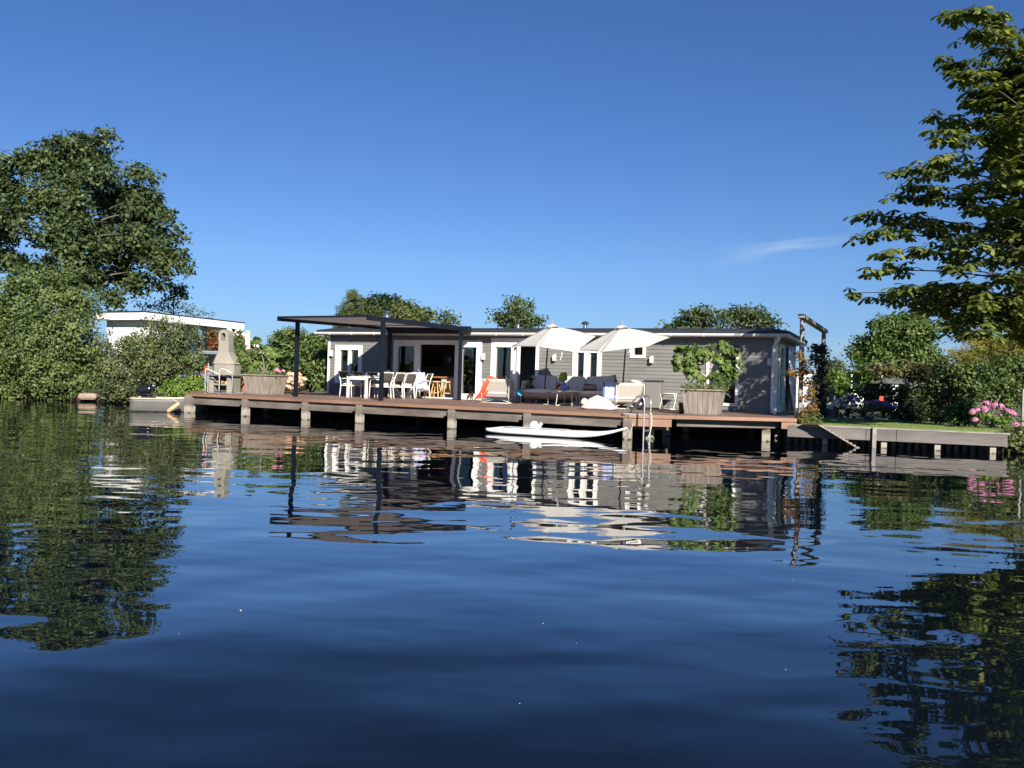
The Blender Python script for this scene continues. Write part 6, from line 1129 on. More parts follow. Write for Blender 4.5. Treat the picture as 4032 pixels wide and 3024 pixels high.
# tall maple on the left
LT = [(620, 270, 130), (420, 330, 120), (800, 320, 130), (900, 210, 60), (330, 450, 120), (600, 480, 170), (850, 520, 150), (100, 430, 100), (-60, 520, 130), (60, 650, 140), (-120, 850, 170), (380, 720, 150), (600, 780, 180), (900, 740, 140), (1215, 520, 75), (1310, 560, 45), (1160, 700, 120), (1060, 880, 130), (1320, 700, 70), (1290, 880, 120), (1450, 900, 60), (1180, 1080, 130), (1400, 1080, 110), (1560, 1060, 50), (1520, 1230, 90), (1600, 1340, 50), (1380, 1290, 120), (1120, 1260, 90), (680, 1020, 120), (880, 1000, 80), (60, 1020, 90), (-80, 1200, 140), (330, 1100, 60), (100, 1270, 90), (1180, 1470, 100), (1400, 1480, 55), (1540, 1510, 50), (920, 1430, 90), (720, 1300, 90), (420, 1330, 90), (1000, 1600, 90), (480, 1050, 100), (200, 800, 90), (860, 1180, 90), (1020, 1080, 90), (250, 1420, 120), (600, 1450, 110), (1230, 800, 120), (650, 980, 110, -2), (600, 1180, 100, -2), (720, 1120, 90, -2), (640, 1380, 120, -2), (780, 1420, 110, -1), (1000, 1300, 80), (60, 900, 100), (200, 1000, 60), (1250, 1180, 90, -1), (950, 1180, 70), (1080, 1420, 90), (560, 1180, 70), (1540, 1560, 30), (500, 950, 90)]
bm = D(*ZT(640, 2500), 48); TB = (bm.x, bm.y, GZ); q = lambda x, y, Y=48: tuple(D(*ZT(x, y), Y))
tree("maple_tree", "very tall dark green maple rising behind the shrubs at the left", "tree", TB, blobs_from(ZT, 2.212, 48, LT, (1, .9, .9), 1.6), LM['maple'], M['bark'], [TB, q(660, 1600), q(690, 1150), q(650, 700), q(640, 350)], 0.26, dens=1.7, per=26, cr=0.60, leaf=0.24, fill=.3, edge=.2, nlimb=24)
b2 = D(*ZT(1230, 2400), 47.5)
# bushes at the left water's edge
L1 = [(60, 1200, 95), (200, 1165, 90), (310, 1200, 75), (-60, 1290, 130), (110, 1330, 125), (270, 1330, 115), (345, 1410, 70), (50, 1460, 120), (210, 1470, 115), (330, 1500, 60), (-80, 1480, 120), (90, 1120, 45), (250, 1115, 40), (30, 1540, 50), (180, 1545, 45), (290, 1545, 40)]
idn = lambda x, y: (x, y)
tree("hawthorn_bush", "big yellow green bush mass filling the lower left bank", "bush", (-19.5, 35.2, GZ), blobs_from(idn, 1, 34.3, L1, (1, .9, 1), .8), LM['lightbush'], M['bark'], dens=2.6, per=42, cr=.40, leaf=.12, fill=.3, edge=.2, stems=7, tr=.06, zmin=.02)
L2 = [(640, 1345, 68), (560, 1370, 70), (700, 1330, 45), (720, 1410, 65), (765, 1440, 45), (620, 1430, 90), (510, 1450, 75), (440, 1470, 55), (560, 1525, 60), (670, 1495, 60), (470, 1530, 45), (600, 1290, 35), (650, 1272, 22), (705, 1290, 20), (770, 1320, 16), (420, 1545, 32), (525, 1560, 30), (450, 1410, 36), (490, 1380, 34), (420, 1450, 30), (530, 1345, 30), (415, 1360, 18)]
tree("willow_bush", "olive green bush with upright shoots in front of the white carport", "bush", (-14.3, 33.2, GZ), blobs_from(idn, 1, 32.2, L2, (1, .8, 1), .5), LM['bush'], M['bark'], dens=4.0, per=34, cr=.31, leaf=.095, fill=.3, edge=.2, stems=7, tr=.045, zmin=.03)
pts = sprays([tuple(D(x, y, 32.2)) for x, y in ((560, 1330), (600, 1300), (640, 1300), (655, 1290), (705, 1300), (770, 1340), (690, 1320), (740, 1360), (800, 1400), (520, 1360), (780, 1330))], 0.62, 22, .1)
t = T("willow_shoots", "thin upright leafy shoots above the olive green bush", "shoots", (-13.5, 32.2, 2.4)); scatter("foliage", KITE, pts, frames(RNG.normal(size=pts.shape)), 0.08, LM['bush'], t, off=(-13.5, 32.2, 2.4))
L3 = [(700, 1530, 45), (755, 1520, 40), (650, 1545, 30), (800, 1535, 25), (730, 1550, 25)]
tree("low_bush", "bright low bush behind the dinghy at the deck's left end", "bush", (-13, 31.8, GZ), blobs_from(idn, 1, 31.2, L3), LM['bright'], M['bark'], dens=14, per=14, cr=.18, leaf=.10, stems=3, tr=.02, zmin=.05)
# hedge behind the left planter
L4 = [(1150, 1400, 65), (1105, 1360, 40), (1125, 1340, 30), (1200, 1365, 45), (1262, 1375, 45), (1230, 1450, 60), (1150, 1490, 60), (1270, 1490, 45), (1060, 1430, 50), (1190, 1420, 60), (1180, 1330, 22), (1235, 1340, 22), (1290, 1420, 45), (1285, 1350, 30), (1100, 1320, 18), (1140, 1310, 14)]
tree("hazel_hedge", "tall dense hazel hedge between planter and houseboat corner", "hedge", (-8.6, 34.5, GZ), blobs_from(idn, 1, 34.0, L4, (1, .9, 1), .4), LM['hedge'], M['bark'], dens=7, per=20, cr=.30, leaf=.13, fill=.3, stems=7, tr=.05, zmin=.3)
L4b = [(990, 1430, 45), (950, 1460, 45), (1010, 1480, 45), (940, 1420, 30), (960, 1500, 30), (1060, 1500, 40), (925, 1380, 22)]
tree("laurel_bush", "dark shaded bush directly behind the left planter and barbecue", "bush", (-11, 33.4, GZ), blobs_from(idn, 1, 33, L4b), LM['hedge'], M['bark'], dens=8, per=16, cr=.26, leaf=.12, stems=4, tr=.04, zmin=.3)
L4c = [(820, 1400, 30), (850, 1370, 32), (870, 1345, 25), (905, 1355, 25), (840, 1330, 25), (930, 1340, 22)]
tree("red_shrub", "shrub with dark red tips before the red house", "shrub", (-17.5, 47, GZ), blobs_from(idn, 1, 47, L4c), LM['reddish'], M['bark'], dens=4, per=14, cr=.3, leaf=.16, stems=4, tr=.04)
Lr = [(*Z2(720, 640), 22), (*Z2(720, 560), 16), (*Z2(740, 700), 24), (*Z2(745, 470), 10)]
tree("climbing_plant", "leafy climber growing up the right carport brace", "climber", (-14.0, 41.5, GZ), blobs_from(idn, 1, 40.5, Lr), LM['hedge'], M['bark'], dens=7, per=12, cr=.22, leaf=.13, stems=3, tr=.03)
# cream hydrangeas
def hydrangea(label, base, blobs, heads, mat, pet, key, leaf=.14, r=.1):
    t = T("hydrangea", label, "hydrangea", base); mb = MB(); rg = random.Random(3)
    for b in blobs: limbs(mb, Vector((0, 0, 0)), [Vector(b[0]) - Vector(base)], .02, rg)
    mb.build("stem", M['bark'], t, True); P_, O_ = clumps(blobs, 12, .3, .15); ps, nr, sz = leaves(P_, O_, 6, .14, leaf, .7, .5); k = ps[:, 2] > .5; scatter("foliage", KITE, ps[k], frames(nr[k]), sz[k], mat, t, off=base)
    flowers(t, base, [tuple(h) for h in heads], pet, key, r); return t
hp = [(1330, 975), (1360, 980), (1400, 985), (1320, 1000), (1440, 975), (1340, 1030), (1310, 1060), (1380, 1075), (1270, 1085), (1290, 1120), (1310, 1135), (1440, 1020), (1490, 1030), (1510, 1040), (1465, 1100), (1480, 1140), (1360, 1140), (1320, 1020), (1450, 1060), (1290, 1060), (1470, 1165), (1400, 1010), (1365, 1050), (1440, 1140)]
hydrangea("large hydrangea with cream pink flower heads right of the left planter", tuple(D(*Z2(1380, 1190), 31.8)), blobs_from(Z2, 3.016, 32, [(1370, 1080, 75), (1440, 1080, 70), (1300, 1110, 60), (1400, 1140, 60)]), [D(*Z2(x, y), 31.35 + random.uniform(-.1, .1)) for x, y in hp], LM['bright'], M['creamfl'], 'cream', r=.115)
o = T("hydrangea", "small hydrangea with cream heads left of the left planter", "hydrangea", tuple(D(*Z2(790, 1180), 31.0))); bs = tuple(o.location); flowers(o, bs, [D(*Z2(x, y), 30.8) for x, y in ((785, 1110), (800, 1140), (775, 1125), (805, 1160))], M['creamfl'], 'cream'); P_, O_ = clumps(blobs_from(Z2, 3.016, 31, [(790, 1130, 40)]), 14); ps, nr, sz = leaves(P_, O_, 6, .1, .12); scatter("foliage", KITE, ps, frames(nr), sz, LM['hedge'], o, off=bs)
# far low woods closing the horizon
P_ = []; O_ = []
for a in np.arange(-1.25, 1.25, .012):
    rr_ = 105 + 6 * math.sin(a * 31); h_ = 2.4 + 1.0 * math.sin(a * 17) + .8 * math.sin(a * 41 + 1)
    for k in range(7): P_.append((rr_ * math.sin(a) + random.gauss(0, .6), rr_ * math.cos(a) + random.gauss(0, 1.5), GZ + h_ * random.random())); O_.append((random.gauss(0, .5), -1, .4))
ps, nr, sz = leaves(np.array(P_), np.array(O_), 22, 1.2, .75); o = scatter("woods", KITE, ps, frames(nr), sz, LM['maple']); tag(o, "low distant woods closing the horizon behind the gardens", "woods", kind="stuff")
# trees beyond the roof
def far(name, lab, Y, pts, mat, per=24, leaf=.25, dens=1.9, cr=.55, jit=1.0, tr=.22, group="trees beyond the houseboat roof", tpl=KITE, fill=.3, edge=.2, sq=(1, .9, .95), **k):
    b = blobs_from(idn, 1, Y, pts, sq, jit); cx = sum(x[0][0] for x in b) / len(b); top = max(b, key=lambda x: x[0][2])
    return tree(name, lab, "tree", (cx, Y, GZ), b, mat, M['bark'], [(cx, Y, GZ), (cx, Y, 2.5), (top[0][0], Y, top[0][2])], tr, dens=dens, per=per, cr=cr, leaf=leaf, group=group, tpl=tpl, fill=fill, edge=edge, **k)
ze = lambda L_: [(*ZE(x, y), r / 2.458) for x, y, r in L_]
z6 = lambda L_: [(*Z6(x, y), r / 2.765) for x, y, r in L_]
z7 = lambda L_: [(*Z7(x, y), r / 2.370) for x, y, r in L_]
far("spruce_tree", "slender brownish conifer with a thin top left of the flue", 58, ze([(340, 130, 16), (345, 170, 28), (330, 160, 22), (390, 195, 26), (345, 215, 34), (290, 250, 36), (370, 270, 44), (270, 310, 50), (340, 330, 60), (410, 330, 45), (240, 350, 40), (430, 390, 50), (330, 400, 90), (250, 470, 60), (200, 480, 30)]), LM['pine'], leaf=.22, tpl=NEEDLE, per=60, cr=.4)
far("oak_tree", "dark round topped tree directly behind the steel flue", 66, ze([(560, 230, 70), (650, 225, 75), (740, 240, 60), (480, 270, 55), (620, 300, 100), (760, 290, 60), (500, 340, 80), (430, 300, 35), (700, 380, 100), (560, 400, 90)]), LM['dark'], leaf=.28)
far("pine_tree", "light yellow green pine right of the steel flue", 60, ze([(800, 280, 60), (860, 270, 48), (750, 320, 60), (900, 310, 45), (600, 330, 50), (660, 350, 60), (850, 350, 70), (570, 390, 50), (930, 370, 60), (970, 300, 35), (980, 340, 50), (1060, 360, 38), (1080, 330, 20), (1020, 390, 40), (780, 400, 80)]), LM['pine'], leaf=.24, per=26)
far("birch_tree", "small pale airy tree standing alone between pergola and parasols", 62, ze([(1245, 320, 22), (1240, 360, 40), (1280, 390, 50), (1200, 390, 40), (1320, 380, 28), (1245, 430, 60), (1170, 415, 28), (1340, 430, 30)]), LM['grey'], leaf=.2, per=10)
far("lime_tree", "bushy tree behind the roof vent with the spool cap", 52, ze([(1895, 225, 24), (1980, 230, 22), (1930, 280, 60), (2030, 270, 35), (1870, 300, 30), (1950, 360, 95), (1850, 400, 55), (2050, 370, 45), (1780, 380, 28), (1740, 355, 16), (2090, 420, 50), (2150, 420, 24), (1950, 440, 110), (1820, 450, 60)]), LM['maple'], leaf=.2)
far("ash_tree", "uneven tree group above the roof left of the round oak", 54, z6([(650, 90, 45), (720, 60, 28), (545, 120, 35), (600, 160, 60), (500, 190, 55), (680, 170, 75), (780, 130, 60), (740, 210, 80), (440, 230, 40), (350, 230, 35), (560, 230, 70), (850, 110, 30), (860, 200, 50), (930, 140, 45), (950, 200, 45), (980, 110, 18)]), LM['maple'], leaf=.2)
far("ash_tree", "round crowned tree above the right end of the roof", 54, z6([(1130, 70, 45), (1070, 110, 40), (1250, 90, 60), (1320, 60, 35), (1180, 140, 80), (1340, 150, 80), (1430, 140, 50), (1480, 190, 55), (1540, 230, 35), (1060, 190, 45), (1230, 220, 90), (1400, 230, 80), (1100, 240, 50)]), LM['maple'], leaf=.2)
far("willow_tree", "feathery pale green tree tops over the carport roof", 58, [(640, 1200, 26), (690, 1205, 26), (600, 1205, 20), (740, 1222, 22), (780, 1238, 18), (820, 1250, 14), (660, 1175, 14), (560, 1205, 18)], LM['grey'], leaf=.17, per=10, group=None, tr=.12)
far("apple_tree", "leafy tree seen between carport post and barbecue chimney", 56, [(840, 1310, 28), (870, 1330, 30), (810, 1340, 30), (900, 1310, 22)], LM['maple'], leaf=.2, group=None, tr=.12)
zd = lambda L_: [(*ZD(x, y), r / 4.424) for x, y, r in L_]
far("ash_tree", "small round tree far behind, just right of the arch", 60, zd([(560, 140, 55), (500, 180, 70), (640, 210, 80), (580, 250, 80), (690, 260, 50), (470, 280, 60), (640, 310, 90)]), LM['maple'], leaf=.22, group=None)
far("distant_tree", "pale distant tree top right of the small round tree", 75, zd([(850, 340, 40), (800, 360, 40), (900, 350, 40), (860, 400, 60)]), LM['grey'], leaf=.25, group=None)
tree("vine_bush", "bright green climber bush behind the leaning stake", "bush", tuple(D(*ZD(660, 900), 30)), blobs_from(ZD, 4.424, 30, [(600, 420, 90), (690, 420, 80), (560, 340, 60), (700, 560, 110), (620, 640, 90), (770, 520, 90), (800, 630, 70), (640, 520, 90), (480, 420, 60)]), LM['bright'], M['bark'], dens=7, per=12, cr=.24, leaf=.13, stems=5, tr=.04)
# trees and shrubs right of the arch
far("linden_tree", "large round light green tree in the middle of the right bank", 37, z7([(1110, 290, 90), (1220, 270, 80), (960, 300, 70), (880, 330, 50), (1280, 340, 60), (1010, 400, 120), (1190, 400, 130), (800, 430, 70), (720, 500, 70), (640, 540, 40), (880, 540, 130), (1080, 560, 150), (1280, 540, 90), (1340, 620, 60), (690, 610, 70), (1200, 680, 140), (860, 680, 110), (720, 720, 80), (1000, 720, 120), (1340, 690, 50), (940, 260, 40), (820, 310, 20), (700, 800, 80), (850, 830, 90)]), LM['linden'], per=40, leaf=.145, cr=.42, dens=3.6, group=None, jit=.6, tr=.14)
far("red_maple", "brownish leaved small tree with bare pale stems before the linden", 30, z7([(1000, 740, 70), (1120, 720, 80), (1240, 730, 80), (1330, 720, 60), (880, 740, 50), (1180, 810, 70), (1290, 800, 60), (820, 700, 30), (1380, 760, 40)]), LM['brownbush'], per=20, leaf=.12, cr=.26, dens=6, group=None, jit=.4, sq=(1, .8, .7), tr=.045)
for pts_, lab in (([(1035, 1045), (1075, 960), (1100, 900), (1135, 840)], "bare pale forked stem leaning right over the flower border"), ([(830, 1010), (860, 920), (875, 850), (885, 775)], "bare pale upright stem behind the purple flowers")):
    P_ = [D(*Z7(x, y), 27.5) for x, y in pts_]; b0 = P_[0]; mb = MB(); mb.tube(smoothpts([p - b0 for p in P_], 4), 0.028, 6); P2 = P_[1] - b0; mb.tube(smoothpts([P2, P2 + Vector((.35, 0, .3)), P2 + Vector((.7, 0, .42))], 4), 0.016, 5); o = mb.build("bare_stem", M['palebark'], None, True); o.location = b0; tag(o, lab, "branch", "bare stems in the border")
tree("golden_conifer", "spiky conifer with golden yellow shoots at the right", "tree", tuple(D(*Z7(1850, 1200), 27.5)), blobs_from(Z7, 2.37, 27.5, [(1760, 440, 60), (1700, 430, 30), (1640, 410, 20), (1880, 470, 80), (1620, 590, 35), (1570, 575, 18), (1700, 620, 80), (1830, 600, 110), (1980, 520, 110), (2120, 460, 90), (2230, 430, 100), (2060, 640, 130), (2220, 620, 130), (1750, 520, 60), (1860, 400, 25)], (1, .8, .8), .5), LM['gold'], M['bark'], [tuple(D(*Z7(1850, 1200), 27.5)), tuple(D(*Z7(1850, 700), 27.5))], .12, dens=7, per=44, cr=.28, leaf=.12, tpl=NEEDLE, rnd=1.1, along=True)
tree("yew_bush", "dark green bush mass below the golden conifer", "bush", tuple(D(*Z7(1800, 1250), 26)), blobs_from(Z7, 2.37, 26, [(1700, 760, 100), (1850, 780, 120), (2000, 800, 130), (2150, 800, 130), (2250, 900, 130), (1900, 930, 120), (2080, 960, 120), (1750, 920, 110), (1950, 700, 110), (2150, 700, 110), (1640, 850, 80)], (1, .8, 1), .4), LM['hedge'], M['bark'], dens=7, per=18, cr=.28, leaf=.115, stems=6, tr=.05)
tree("privet_bush", "grey green bush between red leaved tree and conifer", "bush", tuple(D(*Z7(1480, 1230), 27)), blobs_from(Z7, 2.37, 27, [(1480, 760, 80), (1560, 720, 60), (1440, 720, 45), (1500, 860, 110), (1620, 800, 80), (1400, 880, 90), (1300, 930, 90), (1560, 960, 110), (1420, 1000, 100), (1280, 1030, 80), (1180, 960, 70), (1470, 650, 22), (1350, 1100, 80)], (1, .8, 1), .4), LM['bush'], M['bark'], dens=7, per=18, cr=.26, leaf=.105, stems=6, tr=.045)
tree("bright_shrub", "bright light green shrub at the lawn edge left of the pink flowers", "shrub", tuple(D(*Z7(1580, 1270), 23.5)), blobs_from(Z7, 2.37, 23.5, [(1560, 1110, 80), (1640, 1090, 80), (1480, 1150, 60), (1600, 1180, 80), (1400, 1190, 50), (1690, 1180, 60)]), LM['linden'], M['bark'], dens=14, per=14, cr=.16, leaf=.10, stems=5, tr=.025, zmin=.52)
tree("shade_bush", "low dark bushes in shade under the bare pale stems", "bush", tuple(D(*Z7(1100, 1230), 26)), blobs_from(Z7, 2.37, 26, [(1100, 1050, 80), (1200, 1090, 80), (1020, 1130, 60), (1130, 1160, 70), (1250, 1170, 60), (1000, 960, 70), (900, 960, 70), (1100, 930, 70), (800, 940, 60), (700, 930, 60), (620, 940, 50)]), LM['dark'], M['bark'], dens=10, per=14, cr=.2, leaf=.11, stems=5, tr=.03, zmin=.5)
# shrub hanging over the right end of the quay
tree("overhanging_bush", "leafy bush hanging over the right end of the quay to the water", "bush", (12.75, 20.15, .45), blobs_from(Z7, 2.37, 19.9, [(2060, 1370, 60), (2140, 1340, 70), (2210, 1330, 80), (2120, 1430, 60), (2200, 1440, 80), (2290, 1400, 120), (2020, 1400, 30), (2400, 1380, 130)]), LM['bush'], M['bark'], dens=16, per=14, cr=.16, leaf=.10, stems=6, tr=.03, zmin=.02)
# hydrangeas along the border
hh_ = [(478, 1010), (505, 1040), (545, 1000), (620, 992), (525, 1060), (600, 1020), (790, 1030), (830, 1030), (860, 1038), (898, 1058), (985, 1068), (1005, 1085), (965, 1075), (910, 1050), (760, 1045), (650, 1010)]
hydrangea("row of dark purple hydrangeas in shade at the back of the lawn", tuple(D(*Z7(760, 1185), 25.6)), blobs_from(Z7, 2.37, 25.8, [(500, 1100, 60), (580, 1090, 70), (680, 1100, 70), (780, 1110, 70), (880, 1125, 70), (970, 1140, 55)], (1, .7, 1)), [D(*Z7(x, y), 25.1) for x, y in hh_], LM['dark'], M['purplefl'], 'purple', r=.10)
t = T("hydrangea", "two bright pink flower heads among the dark purple ones", "hydrangea", tuple(D(*Z7(715, 1100), 25.0))); bs = tuple(t.location); flowers(t, bs, [D(*Z7(x, y), 25.0) for x, y in ((695, 1030), (712, 1033), (738, 1038))], pm("pink_petal_b", (0.7, .2, .4), .8), 'pinkb', .06); ps = RNG.normal(size=(60, 3)) * [.12, .08, .15] + [0, .05, .12]; scatter("foliage", KITE, ps, frames(RNG.normal(size=ps.shape)), .1, LM['bright'], t)
hh_ = [(1850, 1030), (1862, 1040), (1945, 1055), (1975, 1068), (2005, 1080), (1990, 1062), (1735, 1108), (1768, 1105), (1828, 1082), (1845, 1112), (1838, 1098), (2055, 1105), (2080, 1115), (2100, 1135), (2112, 1148), (1968, 1150), (1752, 1195), (2130, 1235), (1725, 1125), (1930, 1060), (2070, 1125)]
hydrangea("round hydrangea covered with pink and mauve heads at the right lawn end", tuple(D(*Z7(1920, 1270), 21.9)), blobs_from(Z7, 2.37, 22.1, [(1800, 1170, 80), (1900, 1170, 100), (2010, 1170, 90), (2080, 1190, 60), (1860, 1230, 70), (1980, 1230, 70), (1750, 1200, 50)], (1, .7, 1)), [D(*Z7(x, y), 21.35) for x, y in hh_], LM['bright'], M['pinkfl'], 'pink', r=.085)
# ivy and vine on the arch
tree("ivy_column", "dark ivy wrapped round the rear arch post down to the ground", "ivy", tuple(b1_), blobs_from(Z7, 2.37, 25.3, [(290, 540, 45), (255, 600, 35), (330, 510, 35), (285, 650, 50), (250, 530, 20), (360, 550, 22), (305, 740, 40), (300, 820, 38), (312, 900, 42), (318, 980, 42), (320, 1060, 45), (325, 1130, 45), (345, 640, 25)], (1, .9, 1)), LM['ivy'], M['bark'], dens=16, per=16, cr=.16, leaf=.09, stems=3, tr=.02, zmin=.5)
tree("autumn_vine", "vine with orange and green leaves climbing the front arch post", "vine", tuple(a1_), blobs_from(Z7, 2.37, 21.8, [(190, 710, 35), (150, 760, 35), (120, 740, 30), (70, 765, 20), (30, 755, 14), (190, 800, 40), (245, 850, 35), (180, 880, 40), (220, 940, 30), (180, 980, 35), (225, 1050, 45), (180, 1100, 45), (240, 1110, 35), (150, 1160, 30), (115, 1190, 16), (140, 620, 26), (150, 640, 20), (110, 590, 14)], (1, .8, 1)), LM['orangevine'], M['bark'], dens=11, per=8, cr=.13, leaf=.085, stems=3, tr=.012, zmin=.5)
herb("tuft of long grass at the foot of the front arch post", "grass_tuft", tuple(D(*Z7(210, 1222), 21.7)), .28, .15, .3, LM['hedge'], 160, .045)
# white curtain at the end wall
o = MB(); ec = H(HLEN + .12, 2.2, 0)
def cur(u, v): y = 1.75 + u * (1.5 - .3 * v); return tuple(H(HLEN + .10 + .05 * math.sin(u * 14) + .25 * (1 - v) ** 2 * (1 - u), y, ZF + .02 + v * 2.1) - ec)
o.grid(cur, 30, 16); o = o.build("outdoor_curtain", M['curtain'], None, True, solid=.008); o.location = ec; tag(o, "white curtain billowing at the right end wall of the houseboat", "curtain")

# ---- horse chestnut hanging in from the right
cb0 = Vector((14.3, 20.6, GZ)); t = T("horse_chestnut", "large horse chestnut with drooping palmate leaves hanging in from the right", "tree", cb0)
YC = 20.0
tips = [(640, 100, 1060, 480, .3), (760, 95, 1080, 420, -.6), (860, 110, 1090, 430, .6), (1000, 245, 1100, 480, -.3), (612, 335, 1080, 560, .2), (700, 400, 1080, 600, -.7), (742, 530, 1120, 700, .5), (552, 612, 1150, 800, 0), (590, 700, 1150, 850, -.8), (790, 640, 1160, 800, .8), (348, 890, 1120, 960, .2), (560, 830, 1120, 930, -.8), (372, 1018, 1120, 1100, -.3), (450, 960, 1120, 1060, .6), (205, 1108, 1050, 1220, .1), (183, 1200, 1050, 1290, -.4), (400, 1160, 1080, 1230, .9), (240, 1385, 1080, 1450, 0), (330, 1290, 1080, 1380, -.9), (152, 1500, 1100, 1540, .2), (420, 1480, 1120, 1560, -.7), (640, 1380, 1130, 1480, -1.2), (700, 1230, 1130, 1330, -1.3), (760, 1090, 1130, 1180, -1.0), (820, 950, 1150, 1010, -1.1), (880, 800, 1150, 880, .9), (900, 660, 1150, 760, -1.0), (900, 520, 1150, 620, .9), (930, 380, 1150, 560, 0)]
mb = MB(); trunk = [Vector((0, 0, 0)), Vector((-.1, 0, 2.2)), Vector((-.5, -.2, 4.5)), Vector((-1.4, -.3, 7.0)), Vector((-2.4, -.2, 8.9))]; tq = smoothpts(trunk, 6); mb.tube(tq, [.26 * (1 - .8 * i / (len(tq) - 1)) for i in range(len(tq))], 10); mb.build("trunk", M['darkbark'], t, True)
lp, lo = [], []
def limb_px(pt_tip, pt_root, dy, r0=.05, dens=4.6, droop=.12, start=.0):
    dy *= 1.9
    tip = D(pt_tip[0] + 45, pt_tip[1] - 22, YC + dy) - cb0; root = D(pt_root[0], pt_root[1] - 20, YC + dy * .5 + .2) - cb0; tk = min(tq, key=lambda p: (p - root).length + abs(p.z - (root.z - .5)) * 1.5)
    q = smoothpts([tk, tk.lerp(root, .6) + Vector((0, 0, -.1)), root, root.lerp(tip, .5) + Vector((0, 0, droop)), tip], 6); mb2.tube(q, [r0 * (1 - .85 * i / (len(q) - 1)) for i in range(len(q))], 6)
    n_ = len(q); ncl = int(dens * 2.2)
    for c_i in range(ncl + 1):
        f_ = 1 - (c_i / ncl) ** 1.15 * .92 if c_i else 1; b_ = q[min(n_ - 1, int(f_ * (n_ - 1)))]; w_ = .12 + .60 * (1 - f_)
        if c_i == 0: cc = b_
        else:
            sgn = 1 if c_i % 2 else -1; d_ = (tip - root).normalized(); sd = Vector((-d_.y, d_.x, 0)); cc = b_ + sd * sgn * w_ * random.uniform(.5, 1.3) + d_ * random.uniform(.05, .35) + Vector((0, 0, random.gauss(.02, .07 + .12 * (1 - f_)))); mb2.tube([b_, b_.lerp(cc, .5) + Vector((0, 0, .03)), cc], [.014, .010, .006], 5)
        for r_i in range(random.randint(6, 11)):
            p = cc + Vector((random.gauss(0, .15), random.gauss(0, .15), random.gauss(-.01, .065))); lp.append(p); lo.append((p - cc) * 2 + (tip - root).normalized() * .15)
mb2 = MB()
for x, y, rx, ry, dy in tips: limb_px(Z8(x, y), Z8(rx, ry), dy)
for (x, y), (rx, ry), dy in (((1375, 395), (2000, 280), -.6), ((1500, 330), (2050, 230), .4), ((1640, 410), (2080, 230), -.9), ((1300, 210), (1950, 120), .5), ((1120, 170), (1900, 60), -.3), ((1860, 300), (2180, 200), -.5), ((2100, 330), (2350, 230), 0), ((2180, 310), (2420, 200), .6), ((930, 110), (1800, 20), .2), ((1700, 200), (2200, 100), -1.2)): limb_px(Z7(x, y), Z7(rx, ry), dy, .04, 5)
# crown mass above and beyond the frame edge; nearer unseen blobs added to shade the house
for b in [((14.3, 20.8, 4.9), 1.6), ((14.4, 20.8, 6.3), 1.6), ((13.2, 20.8, 7.3), .8), ((12.9, 21.2, 5.6), .9), ((11.0, 15.0, 7.6), 1.3), ((12.1, 15.1, 8.4), 1.6), ((11.9, 15.3, 6.3), 1.2)]:
    c_, r_ = Vector(b[0]) - cb0, b[1]
    for k in range(int((75 if b[0][1] < 17 else 45) * r_)):
        d_ = Vector((random.gauss(0, 1), random.gauss(0, 1), random.gauss(0, 1))).normalized(); p = c_ + d_ * r_ * (.55 + .45 * random.random()); lp.append(p); lo.append(d_)
    limbs(mb2, min(tq, key=lambda p: (p - c_).length), [c_], .07, random)
mb2.build("limbs", M['darkbark'], t, True)
lp = np.array([tuple(p) for p in lp]); lo = np.array([tuple(p) for p in lo]); n_ = len(lp); K = 6
ax = unit(lo * [1, 1, .3] + RNG.normal(size=(n_, 3)) * .35)       # petiole direction
ang = (np.arange(K) - (K - 1) / 2) * math.radians(52)
side = unit(np.cross(ax, np.tile([[0, 0, 1.0]], (n_, 1)))); fw = unit(np.cross(np.tile([[0, 0, 1.0]], (n_, 1)), side))
pos = np.repeat(lp, K, 0); aa = np.tile(ang, n_) + RNG.normal(size=n_ * K) * .12
dv = np.repeat(fw, K, 0) * np.cos(aa)[:, None] + np.repeat(side, K, 0) * np.sin(aa)[:, None]; dr = .45 + 1.0 * RNG.random(n_); dv = dv + np.array([0, 0, -1.0]) * np.repeat(dr, K)[:, None]
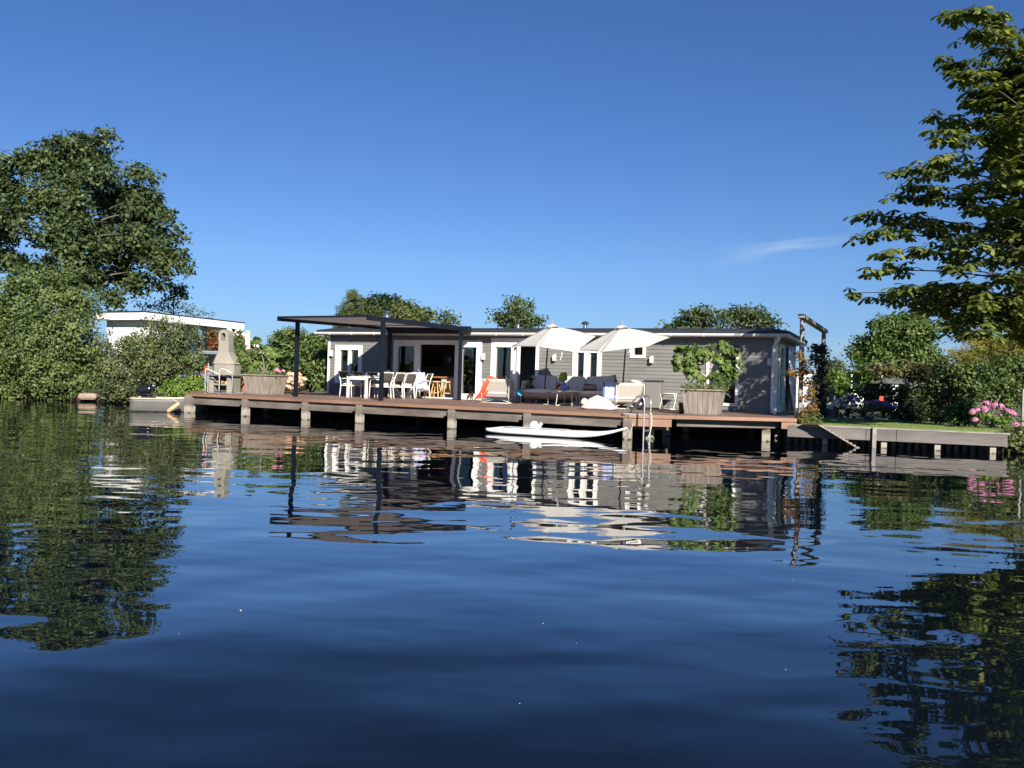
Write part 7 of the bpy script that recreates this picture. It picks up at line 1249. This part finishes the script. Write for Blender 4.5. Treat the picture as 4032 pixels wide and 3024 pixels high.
nr = np.tile([[0, 0, 1.0]], (n_ * K, 1)) + dv * .25 + RNG.normal(size=(n_ * K, 3)) * .15
sz = np.repeat(.20 + .10 * RNG.random(n_), K) * (1 - .25 * np.abs(aa) / 2.2)
scatter("crown", LEAFLET, pos, frames(nr, dv), sz * 1.12, LM['chestnut'], t)
# trees on the bank out of frame at the left that the window panes mirror
for i, (x, y, r_, h_) in enumerate([(-44, 20, 1.3, 2.3), (-49, 12, 1.5, 3.0), (-47, 5, 1.2, 2.2), (-50, -4, 1.7, 3.3), (-47, -14, 1.4, 2.6)]):
    bl = [((x + random.uniform(-1.5, 1.5), y + random.uniform(-1.5, 1.5), h_ * f_), r_ * s_) for f_, s_ in ((.45, .9), (.6, 1), (.8, .8), (1.0, .5))]
    tree("bank_tree", ["tree on the bank beyond the left edge closest to the maple", "second tree along the left bank beyond the left edge", "smallest tree on the left bank beyond the left edge", "biggest tree on the left bank beyond the left edge", "tree on the left bank farthest behind the viewer"][i], "tree", (x, y, GZ), bl, LM['hedge'], M['bark'], tr=.25, dens=.5, per=10, cr=.9, leaf=.5, group="trees mirrored in the panes")
# specks on the water
sp = [(948, 2404), (703, 2496), (2138, 2455), (2269, 2532), (3093, 2636), (3122, 2280), (2046, 2770)]
o0 = None
for i, (x, y) in enumerate(sp):
    p = G(x, y, 0.003); s_ = .42 if i else 1.3
    if o0 is None: mb = MB(); mb.add([(-.02, 0, 0), (-.005, -.006, .003), (.02, -.002, .001), (.012, .006, .004), (-.008, .007, .002)], [(0, 1, 2, 3, 4)]); o = o0 = mb.build("feather", M['whitep'], solid=.001)
    else: o = o0.copy(); COL.objects.link(o)
    o.name = "feather" if i == 0 else "floating_speck"; o.location = p; o.scale = (s_ * random.uniform(.5, .9),) * 3; o.rotation_euler = (0, 0, random.uniform(0, 6))
    tag(o, "small white feather floating on the open water at the lower left" if i == 0 else "tiny pale speck floating on the open blue water", "feather" if i == 0 else "speck", None if i == 0 else "specks floating on the water")
    if i == 0: pass
